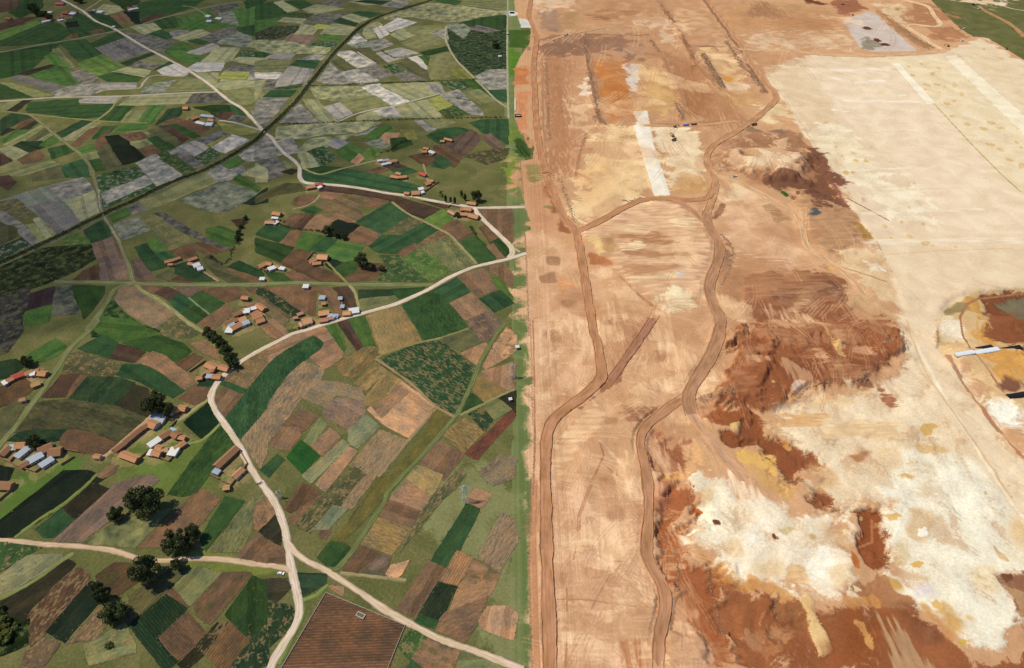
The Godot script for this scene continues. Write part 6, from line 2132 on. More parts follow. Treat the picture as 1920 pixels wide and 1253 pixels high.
[0.2633,0.1881,0.0825,"f",[-145.3,-525.7,-112.8,-541.4,-98.1,-514.5,-86.2,-487.5,-121.4,-469.4,-125.6,-470.4]],
[0.1467,0.1014,0.0769,"p",[-44.4,-517.9,-22,-533.7,-10.2,-514.5,-21,-490.9,-30.5,-486.7]],
[0.0639,0.126,0.0348,"m",[-183.2,-507.9,-171.8,-514.5,-156.7,-478.5,-157.9,-470.4,-174.5,-499.3]],
[0.0783,0.0492,0.035,"m",[-170.4,-514.5,-161.5,-520.1,-140.7,-480.5,-145.2,-474.8]],
[0.0586,0.1156,0.0319,"m",[-160.9,-520.8,-146.8,-526.2,-126.2,-474.4,-137.3,-476.4]],
[0.2894,0.1744,0.1046,"m",[-238.4,-469.4,-219.1,-488.8,-192.6,-505.8,-183.5,-509,-173.6,-495.1,-157.7,-469.4,-160.8,-457.6,-170.9,-449,-186.2,-464.5,-178.8,-486.7,-189.1,-496.1,-207.5,-480.5,-220.2,-466.4,-230,-439.7]]],
[
[0.0365,0.0827,0.0368,"s",[-236.5,-409.8,-229.1,-436.4,-219.3,-463,-209.3,-476.9,-190.4,-495.6,-179.2,-485.1,-180.8,-476.9,-192.1,-461,-201.2,-443.8,-208,-420.2,-212.1,-402.9,-215.3,-388,-220.6,-376.8]],
[0.0342,0.0776,0.0345,"P",[-124.7,-460.1,-97.1,-481,-69.2,-489.3,-50,-468.9,-31.9,-451.4,-35.1,-434.6,-41.5,-409.8,-48,-392.9,-66.1,-404.6,-92.9,-432.7]],
[0.203,0.145,0.0636,"s",[-162,-457.1,-137.7,-479,-128.2,-479,-125,-466.9,-141.2,-436.4,-152.6,-442]],
[0.491,0.2898,0.1686,"m",[-123.6,-399.6,-99.6,-434.6,-66.1,-404.6,-84.2,-367.5,-104.9,-380]],
[0.2894,0.1744,0.1046,"f",[-120.5,-402.9,-101.5,-429.1,-90.2,-420.2,-109.9,-389.7]],
[0.2426,0.1733,0.076,"f",[-130.7,-404.6,-114,-445.7,-98.3,-434.6,-120.5,-402.9]],
[0.2633,0.1881,0.0825,"s",[-140.2,-430.9,-124.6,-455.2,-114.3,-447.6,-128.5,-422]],
[0.2804,0.2021,0.1281,"s",[-214.8,-361.4,-214.9,-386.4,-200.7,-442,-191.6,-459.1,-170.6,-447.6,-171.4,-432.7,-182.3,-413.2,-190.6,-386.4,-200.3,-359.9,-203.6,-346.6]],
[0.2103,0.1622,0.1059,"p",[-182.3,-413.2,-170.5,-434.6,-150.5,-430.9,-134.2,-425.5,-126.5,-409.8,-142.1,-413.2,-152.9,-416.7,-160.1,-402.9]],
[0.2267,0.1566,0.1188,"p",[-160.1,-402.9,-152.2,-413.2,-129,-409.8,-124.3,-396.2,-135.5,-376.8,-160.5,-392.9]],
[0.1621,0.0983,0.0596,"f",[-189.8,-383.2,-182,-401.3,-163.4,-392.1,-172.3,-375.3]],
[0.2422,0.1459,0.0875,"m",[-197.2,-361.4,-191.4,-380,-177.8,-378.4,-173.6,-370.6,-179.3,-355.4,-191.4,-356.9]],
[0.0251,0.0872,0.0239,"m",[-179.3,-348,-172.3,-365.2,-153.5,-348.8,-163.5,-332.3]],
[0.0353,0.0801,0.0356,"m",[-197,-335.1,-187.5,-351,-180.8,-345.1,-188.3,-328.2]],
[0.2749,0.1656,0.0994,"m",[-162.9,-359.9,-151.4,-378.4,-140.1,-369,-142.4,-362.9,-151.4,-349.5]],
[0.183,0.1905,0.0868,"m",[-169.8,-364.4,-162.2,-389.7,-153,-380,-162.9,-359.9]],
[0.206,0.2261,0.1341,"m",[-135.3,-375.3,-123.8,-392.9,-109.7,-380,-124.9,-356.9,-133,-362.9]],
[0.2454,0.1769,0.1121,"P",[-127.6,-339.4,-109.2,-376.8,-83.8,-364.4,-103.4,-329.6,-111.1,-328.2]],
[0.3142,0.1893,0.1135,"m",[-151,-321.4,-132.2,-358.4,-124.4,-353.9,-141.8,-314.7]],
[0.2235,0.2246,0.1231,"p",[-162.9,-329.6,-138.3,-366,-131.3,-359.9,-154.6,-322.7]],
[0.1182,0.1065,0.0366,"m",[-103.2,-328.2,-94.5,-329.6,-72.7,-370.6,-65.6,-399.6,-49,-389.7,-58.6,-372.1,-82.6,-333.7,-92.6,-316,-113.1,-281.9,-124.2,-268.9,-131.9,-266.6,-119.4,-287.9]],
[0.0939,0.0957,0.047,"p",[-140.2,-317.3,-124,-338,-108.6,-326.8,-123.1,-296.6,-140,-305.5]],
[0.1889,0.1145,0.0694,"f",[-73.2,-340.8,-61.6,-366,-38.4,-351,-52.6,-325.4]],
[0.2225,0.1589,0.0697,"P",[-58.6,-372.1,-40.4,-389.7,-23,-375.3,-38.5,-352.4]],
[0.0368,0.0762,0.0263,"m",[-43.1,-393.8,-35.7,-418.4,-22.7,-407.2]],
[0.203,0.145,0.0636,"m",[-35.3,-423.7,-29,-443.8,-4.1,-422,-22.7,-407.2]],
[0.3142,0.1893,0.1135,"m",[-27.7,-445.7,3.7,-459.1,2.3,-423.7,-4.1,-423.7,-22.3,-438.2]],
[0.1093,0.1115,0.0548,"m",[-69.2,-489.3,-43.8,-505.2,-30.5,-487.2,-47.6,-472.9]],
[0.2894,0.1744,0.1046,"m",[-47.5,-470.9,-25,-485.1,-22.1,-481,-30.6,-452.3]],
[0.3042,0.1833,0.1099,"m",[-18.6,-476.9,-7,-463,-23.9,-449.5,-26.6,-452.3]],
[0.491,0.2898,0.1686,"q",[-16.7,-483.1,-4.5,-508.5,3.9,-495.6,3.8,-474.9,-7,-463,-18,-478]],
[0.0374,0.0343,0.0219,"f",[-12.8,-413.2,2.9,-422,2.8,-393.8,-2.7,-396.2]],
[0.1798,0.0702,0.0468,"F",[-37.2,-351,-0.3,-398.7,3.4,-392.9,-27.8,-345.1]],
[0.0331,0.0607,0.0311,"p",[-37,-394.6,-26.2,-401.3,-16.1,-388,-23,-375.3]],
[0.1546,0.161,0.0733,"m",[-25,-402.9,-11.5,-411.5,-0.3,-399.6,-14.8,-388]],
[0.2103,0.1622,0.1059,"p",[-26.1,-332.3,-8.3,-351,3.2,-346.6,0.9,-326.8,-14.6,-320]]],
[
[0.3243,0.1954,0.1172,"f",[-92,-307.7,-81.5,-324.4,-76.2,-328.6,-61.7,-310.5,-66,-296.5]],
[0.3525,0.2518,0.1105,"f",[-81.8,-327.2,-71.4,-338.8,-54.2,-330.1,-58.7,-314.6,-61.8,-311.1]],
[0.1889,0.1145,0.0694,"m",[-99,-293.9,-91.9,-307.1,-66.6,-296.5,-72.3,-283]],
[0.2633,0.1881,0.0825,"P",[-107.1,-269.5,-99.8,-291.9,-73.3,-281.8,-84.6,-261.2]],
[0.1093,0.1115,0.0548,"P",[-78.8,-264.7,-73.3,-281.8,-66.1,-297.1,-59.5,-310.5,-48.1,-327.2,-39.3,-335.9,-35.6,-331.5,-43,-318.7,-52.4,-307.7]],
[0.1494,0.0906,0.0549,"f",[-117,-248.6,-106.9,-268.3,-92,-261.2,-105.4,-246.9]],
[0.1772,0.1224,0.0929,"q",[-105.4,-246.9,-92,-261.2,-84.5,-260,-87.6,-245.2]],
[0.0368,0.0762,0.0263,"m",[-135.7,-258.9,-128.9,-271.9,-117.7,-269.5,-112.4,-263.5,-118.7,-252,-128.2,-253.1]],
[0.125,0.0758,0.0459,"m",[-170.2,-299.7,-162.2,-322.9,-152,-318.7,-144.6,-310.5,-157.1,-301.1,-163.7,-295.8]],
[0.1753,0.1063,0.0644,"m",[-164.3,-289.3,-156.8,-299.7,-143.7,-311.8,-151.1,-294.5,-155.7,-285.5]],
[0.0939,0.0957,0.047,"P",[-156.8,-285.5,-143.4,-310.5,-134.1,-303.7,-145.4,-278.7]],
[0.2369,0.1708,0.1083,"P",[-127.8,-299.7,-116.5,-325.8,-108.5,-334.4,-105.3,-328.6,-118.8,-299.7]],
[0.1753,0.1063,0.0644,"m",[-139.3,-278,-137.6,-283,-133.4,-283.6,-130.4,-279.3,-133.5,-273.7,-136.9,-274.4]],
[0.1898,0.2083,0.1236,"m",[-143.9,-281.8,-132.8,-302.4,-123.1,-298.4,-133,-281.8]],
[0.5309,0.3133,0.1823,"m",[-85.7,-246.3,-83.5,-253.1,-71.5,-256.5,-75.4,-246.3,-79.1,-243]],
[0.0382,0.0866,0.0385,"q",[-55.8,-256.5,-34.2,-303.7,-23.9,-299.7,-27.9,-288.1,-37.4,-263.5,-46.1,-252]],
[0.3243,0.1954,0.1172,"m",[-34.3,-306.4,-28,-318.7,-15.2,-311.8,-22.8,-299.7]],
[0.1753,0.1063,0.0644,"m",[-75.4,-221.6,-57.9,-256.5,-46,-250.8,-62.9,-215.5]],
[0.3048,0.1761,0.095,"F",[-49.3,-241.3,-38.5,-264.1,-26.6,-257.7,-36.9,-238.6]],
[0.2654,0.1599,0.0959,"q",[-26.6,-257.7,-21.3,-255.4,-7.6,-249.7,-10.6,-240.8,-32.1,-243]],
[0.3048,0.1761,0.095,"f",[-32.1,-243,-10.6,-239.7,-14.4,-231.1,-40.6,-218.6,-36.8,-236.4]],
[0.0269,0.0383,0.0218,"F",[-60.3,-219.1,-49.8,-240.8,-36.8,-237,-47.1,-213.5]],
[0.2028,0.123,0.0745,"f",[-49.6,-208.6,-43.6,-218.6,-16.4,-230,-21.8,-212.5,-29.8,-198.9]],
[0.0428,0.0887,0.0307,"m",[-62.7,-213.5,-60.2,-218.1,-48,-213,-49.6,-208.6]],
[0.4523,0.267,0.1553,"m",[-21.8,-213.5,-16.2,-223.2,-2.4,-223.2,3.5,-217.6,0.6,-201.7,-10,-204.6,-19.7,-208.6]],
[0.2804,0.2021,0.1281,"P",[-23.6,-261.2,-7.1,-295.8,1.8,-290.6,3.8,-270.7,-7.7,-250.8,-11.8,-250.8]],
[0.1618,0.0896,0.053,"F",[-124.1,-232.1,-69.6,-210.3,-77.2,-178.7,-144.3,-176]],
[0.0492,0.102,0.0352,"p",[-71.3,-197,-64.1,-208.6,-54.1,-204.6,-62.8,-188.6]],
[0.256,0.1543,0.0925,"q",[-62,-189.5,-52.1,-203.7,-31.6,-197,-37.2,-181.3,-55.5,-180.4]],
[0.0353,0.0801,0.0356,"m",[-65,-183.1,-61.8,-187.7,-54.8,-183.1,-58.9,-178.7]],
[0.1686,0.1755,0.0799,"m",[-33.1,-190.4,-29.6,-195.1,-9.7,-188.6,-0.4,-183.1,-33.4,-180.4]],
[0.2654,0.1599,0.0959,"m",[-193.7,-307.7,-182.8,-309.1,-174.4,-294.5,-181.6,-280.5,-186.3,-281.8]],
[0.0374,0.0343,0.0219,"m",[-182.7,-280.5,-174.2,-293.9,-166.7,-281.8,-164.4,-268.3,-174.2,-273.1]],
[0.1621,0.0983,0.0596,"m",[-184,-275.6,-175.2,-273.1,-160.3,-264.7,-156.3,-255.4,-178.4,-256]],
[0.0331,0.0607,0.0311,"m",[-147.2,-247.4,-126.8,-246.3,-126.5,-239.7,-139.5,-230]],
[0.0501,0.0459,0.0294,"m",[-176.1,-242.4,-153.8,-243,-148.6,-236.4,-156.4,-225.8,-171.7,-234.3]],
[0.0307,0.0564,0.0288,"p",[-173.9,-227.9,-156.1,-224.8,-146.7,-224.8,-141,-217.6,-141.5,-211.5,-150.6,-199.8,-158.8,-188.6,-163,-190.4]],
[0.2894,0.1744,0.1046,"p",[-123,-237.5,-113.7,-236.4,-112.7,-231.1]]],
[
[0.014,0.0206,0.0137,"m",[-375.5,-286.8,-356.8,-322.9,-351,-334.4,-331,-334.4,-314.8,-327.2,-356.1,-275.6,-369.1,-275.6]],
[0.0325,0.0738,0.0328,"m",[-344.3,-281.8,-334.4,-301.1,-320.4,-290.6,-328.1,-275.6,-334.6,-275.6]],
[0.0288,0.0264,0.0169,"m",[-335.8,-301.7,-326.3,-324.4,-308.1,-317.3,-320.4,-290.6]],
[0.1772,0.1224,0.0929,"f",[-326.8,-271.9,-303.6,-322.9,-293.9,-327.2,-281.1,-330.1,-272.4,-325.8,-287.4,-303.7,-293.9,-290.6,-306.7,-271.3]],
[0.183,0.1905,0.0868,"n",[-304.3,-270.7,-291.7,-285.5,-274,-293.2,-252.2,-299.7,-260.7,-279.3,-266.5,-267.1]],
[0.1753,0.1063,0.0644,"m",[-264.3,-267.1,-252.7,-289.3,-238.6,-318.7,-219.6,-307.7,-227.8,-284.3,-235,-268.3]],
[0.0368,0.0762,0.0263,"m",[-222.9,-273.1,-216.5,-310.5,-199,-305.1,-215.7,-264.7]],
[0.1686,0.1755,0.0799,"s",[-212.2,-263.5,-199,-305.1,-189.6,-311.8,-185.3,-310.5,-191,-263.5]],
[0.1753,0.1063,0.0644,"m",[-192.4,-261.2,-183.5,-278,-175.1,-273.1,-170.2,-254.8,-184.6,-256]],
[0.2422,0.1459,0.0875,"p",[-187.8,-285.5,-191.9,-303.7,-184.6,-307.7,-178.9,-286.8]],
[0.0374,0.0343,0.0219,"f",[-339.8,-227.9,-309.7,-257.7,-302.7,-254.2,-309.3,-236.4,-316.5,-219.6,-315.5,-210.5,-333.2,-219.6]],
[0.0959,0.0581,0.0352,"P",[-315.4,-217.6,-308.4,-238.6,-300.1,-250.8,-296.9,-250.8,-287.1,-243,-297,-206.6,-303.4,-197]],
[0.0175,0.0257,0.0171,"f",[-298,-206.6,-286,-240.8,-278.9,-238.6,-273,-227.9,-282.8,-199.3]],
[0.1023,0.0621,0.0376,"q",[-284,-245.2,-275.9,-254.8,-264.2,-254.2,-250.7,-244.1,-263,-230,-274.4,-233.2]],
[0.1134,0.1065,0.0497,"F",[-248.1,-211.5,-255,-230,-245.7,-241.9,-233.4,-249.7,-223.4,-250.8,-232.6,-234.3]],
[0.1686,0.1755,0.0799,"m",[-228.4,-236.4,-218.7,-252,-198.5,-247.4,-213.3,-222.7]],
[0.1494,0.0906,0.0549,"m",[-232.2,-233.2,-229.4,-236.4,-213.3,-222.7,-223.2,-227.9]],
[0.1494,0.0906,0.0549,"q",[-210.1,-224.8,-198.5,-247.4,-179,-247.4,-182.5,-235.3,-194.8,-211.5,-206.6,-217.6]],
[0.0219,0.0402,0.0206,"F",[-246.7,-210.5,-231.6,-231.6,-213.4,-221.6,-225.3,-202.7,-206.7,-188.6,-212.6,-182.2]],
[0.125,0.0758,0.0459,"f",[-224.3,-202.7,-212.7,-219.6,-195.3,-204.6,-199.4,-197,-206.8,-189]],
[0.0374,0.0343,0.0219,"P",[-198.4,-197,-190.2,-212.5,-183.4,-212.5,-193,-192.3]],
[0.1385,0.0849,0.0465,"F",[-191,-191.8,-182.5,-212.5,-166,-202.7,-173.5,-186.8,-174.9,-179.6]],
[0.0284,0.0587,0.0203,"m",[-187,-217.6,-177.3,-245.2,-166.3,-240.8,-158.4,-211.5,-169.2,-203.7]],
[0.0284,0.0521,0.0267,"p",[-172.3,-185.8,-158.4,-211.5,-149.3,-183.1,-166,-180.4]],
[0.0316,0.0289,0.0185,"m",[-205.7,-185.8,-199,-196,-192.7,-191.4,-200.6,-182.2]],
[0.0162,0.0336,0.0116,"n",[-337.1,-219.6,-327,-215.5,-316,-211.5,-313.7,-214.5,-305.3,-197.9,-320.5,-190.4]],
[0.1238,0.0893,0.0566,"p",[-304.2,-193.2,-296.9,-202.7,-285.4,-198.9,-288.2,-185.8,-300.6,-183.1]],
[0.1889,0.1967,0.0896,"p",[-269.8,-197.9,-250.1,-211.5,-237.6,-197.9,-235.6,-193.2,-260.4,-185.8]],
[0.1585,0.1142,0.0724,"P",[-281.6,-198.9,-270.7,-222.7,-260.5,-217.6,-264,-201.7]],
[0.0374,0.0343,0.0219,"m",[-345,-242.4,-348.2,-250.8,-346,-252.5,-340.9,-245.2]],
[0.0374,0.0343,0.0219,"m",[-341.1,-246.1,-345.5,-252.9,-343.7,-254,-339.3,-249.7]],
[0.0374,0.0343,0.0219,"m",[-338.8,-249.7,-343.4,-254.7,-341.2,-256,-336.1,-251.4]],
[0.0374,0.0343,0.0219,"m",[-336,-251.7,-340.4,-256.5,-337.9,-257.7,-332.9,-254.2]],
[0.2235,0.2246,0.1231,"m",[-349.7,-245.2,-340.2,-260,-315.6,-261.2,-312.8,-257.7,-340.4,-228.9]],
[0.0428,0.0887,0.0307,"p",[-366.3,-270.7,-350.7,-269.5,-333.4,-267.1,-340.5,-260.6,-353,-247.4]]],
[
[0.0565,0.1114,0.0307,"m",[-409.8,-510.9,-410.2,-523.9,-376.3,-519.5,-354.5,-506.6,-338.1,-496.2,-352,-484,-368.9,-486,-395.8,-498.3,-409.2,-506.6]],
[0.0339,0.0702,0.0243,"m",[-368.4,-485,-338.1,-496.2,-312.1,-484,-299.9,-472.2,-308,-458.7,-341.4,-474.1]],
[0.0299,0.0677,0.0301,"m",[-407.3,-477.1,-394.4,-495.2,-373.8,-485,-373.9,-464.4]],
[0.0724,0.0455,0.0324,"f",[-372.6,-464.4,-371.6,-483,-343.2,-472.2,-347.7,-457.8]],
[0.2422,0.1459,0.0875,"m",[-344.8,-458.7,-336.6,-472.2,-321.3,-466.4,-281.6,-431.4,-287.5,-423.5,-325.7,-451.3]],
[0.0299,0.0677,0.0301,"m",[-357.9,-443,-354.6,-455.9,-340.1,-455,-321,-445.7,-287.8,-420.9,-294.8,-413.2,-331.1,-433.1]],
[0.0793,0.0809,0.0397,"p",[-407.5,-445.7,-411.8,-470.2,-404.9,-472.2,-374.3,-462.5,-356.8,-455,-359.3,-440.3,-382.9,-442.1]],
[0.0724,0.0455,0.0324,"f",[-408.8,-414.1,-405.7,-442.1,-385,-441.2,-388.4,-414.9]],
[0.137,0.0831,0.0503,"m",[-387.8,-414.9,-388.3,-440.3,-383.3,-440.3,-385.2,-415.8]],
[0.0307,0.0564,0.0288,"s",[-384.7,-412.4,-381.2,-438.5,-356,-438.5,-335.3,-431.4,-340.4,-405.7,-362.1,-405.7]],
[0.0374,0.0343,0.0219,"f",[-340.2,-404.1,-334.6,-429.6,-322.5,-424.4,-300.2,-395.9,-307.8,-391.1]],
[0.0724,0.0738,0.0362,"s",[-411.1,-374,-411.4,-407.4,-385.1,-410.7,-340.1,-402.4,-308.4,-389.5,-321.8,-363.5,-368.6,-377,-395.3,-377]],
[0.024,0.044,0.0225,"s",[-410.7,-365,-407.7,-374,-394.9,-376.3,-368.2,-376.3,-367.9,-366.5,-384,-362]],
[0.109,0.0661,0.04,"m",[-369.1,-366.5,-367.8,-375.5,-350.8,-374,-321.2,-362,-324,-350.4,-347.8,-353.3,-363.5,-357.6]],
[0.0122,0.0261,0.0154,"m",[-274.7,-384.8,-262.3,-407.4,-244.8,-383.2,-253.6,-368]],
[0.137,0.0831,0.0503,"m",[-288.4,-412.4,-279.8,-429.6,-266.7,-427.8,-262.8,-412.4,-273.8,-405.7]],
[0.0284,0.0521,0.0267,"m",[-278.5,-427.8,-276.4,-438.1,-262.2,-433.1,-262.5,-426.4]],
[0.1135,0.0688,0.0417,"m",[-308.6,-456.9,-296.6,-470.2,-286.7,-464.4,-295,-447.6]],
[0.1983,0.1195,0.0717,"p",[-304.1,-484,-292.1,-488,-276.9,-474.1,-269.9,-460.6,-289.4,-472.2]],
[0.0398,0.0823,0.0285,"s",[-260.2,-312.6,-244.5,-382.5,-231.1,-369.5,-222.2,-359.1,-235.3,-333.7,-239.3,-313.8,-248.6,-310]],
[0.1889,0.1145,0.0694,"m",[-257.9,-412.4,-254.9,-426.1,-235,-417.5,-242.6,-391.1,-252.7,-404.1]],
[0.1628,0.1172,0.0636,"p",[-257.8,-434.9,-248.6,-458.7,-230.8,-478,-224.1,-453.1,-233.3,-424.4]],
[0.0325,0.0738,0.0328,"m",[-260.4,-431.4,-255.9,-433.1,-234.1,-422.6,-236.5,-418.3]],
[0.0353,0.0801,0.0356,"s",[-241.6,-387.9,-235.6,-407.4,-223.1,-449.4,-209.4,-399.2,-221,-366.5]],
[0.2804,0.2021,0.1281,"P",[-220.5,-365,-209.4,-399.2,-196.1,-350.4,-197.6,-336.4]],
[0.0619,0.1221,0.0337,"m",[-452.5,-460.6,-448.2,-472.2,-436.3,-490.1,-420.6,-480,-423,-466.4,-437.5,-456.9]],
[0.0959,0.0581,0.0352,"m",[-452.3,-426.1,-444.7,-434.9,-435.7,-436.7,-421.6,-424.4,-426.2,-412.4,-433.5,-405.7,-438.9,-402.4]],
[0.021,0.0386,0.0198,"m",[-470.8,-458.7,-458.7,-462.5,-444.5,-453.1,-451.8,-438.5,-458.3,-436.7]],
[0.0547,0.0506,0.0461,"n",[-507.8,-523.9,-484.5,-519.5,-476.1,-506.6,-472.3,-492.1,-471.9,-472.2,-476.2,-468.3]],
[0.014,0.0206,0.0137,"m",[-403,-339.2,-390.4,-336.4,-388.8,-325.6,-394.5,-324.3]],
[0.1983,0.1195,0.0717,"m",[-322.3,-329.6,-318.3,-337.8,-311.2,-339.2,-310.9,-331,-316.7,-326.9]],
[0.0865,0.0882,0.0433,"m",[-436.1,-397.5,-426.2,-412.4,-418.6,-407.4,-416.4,-371,-417.6,-365]]]]
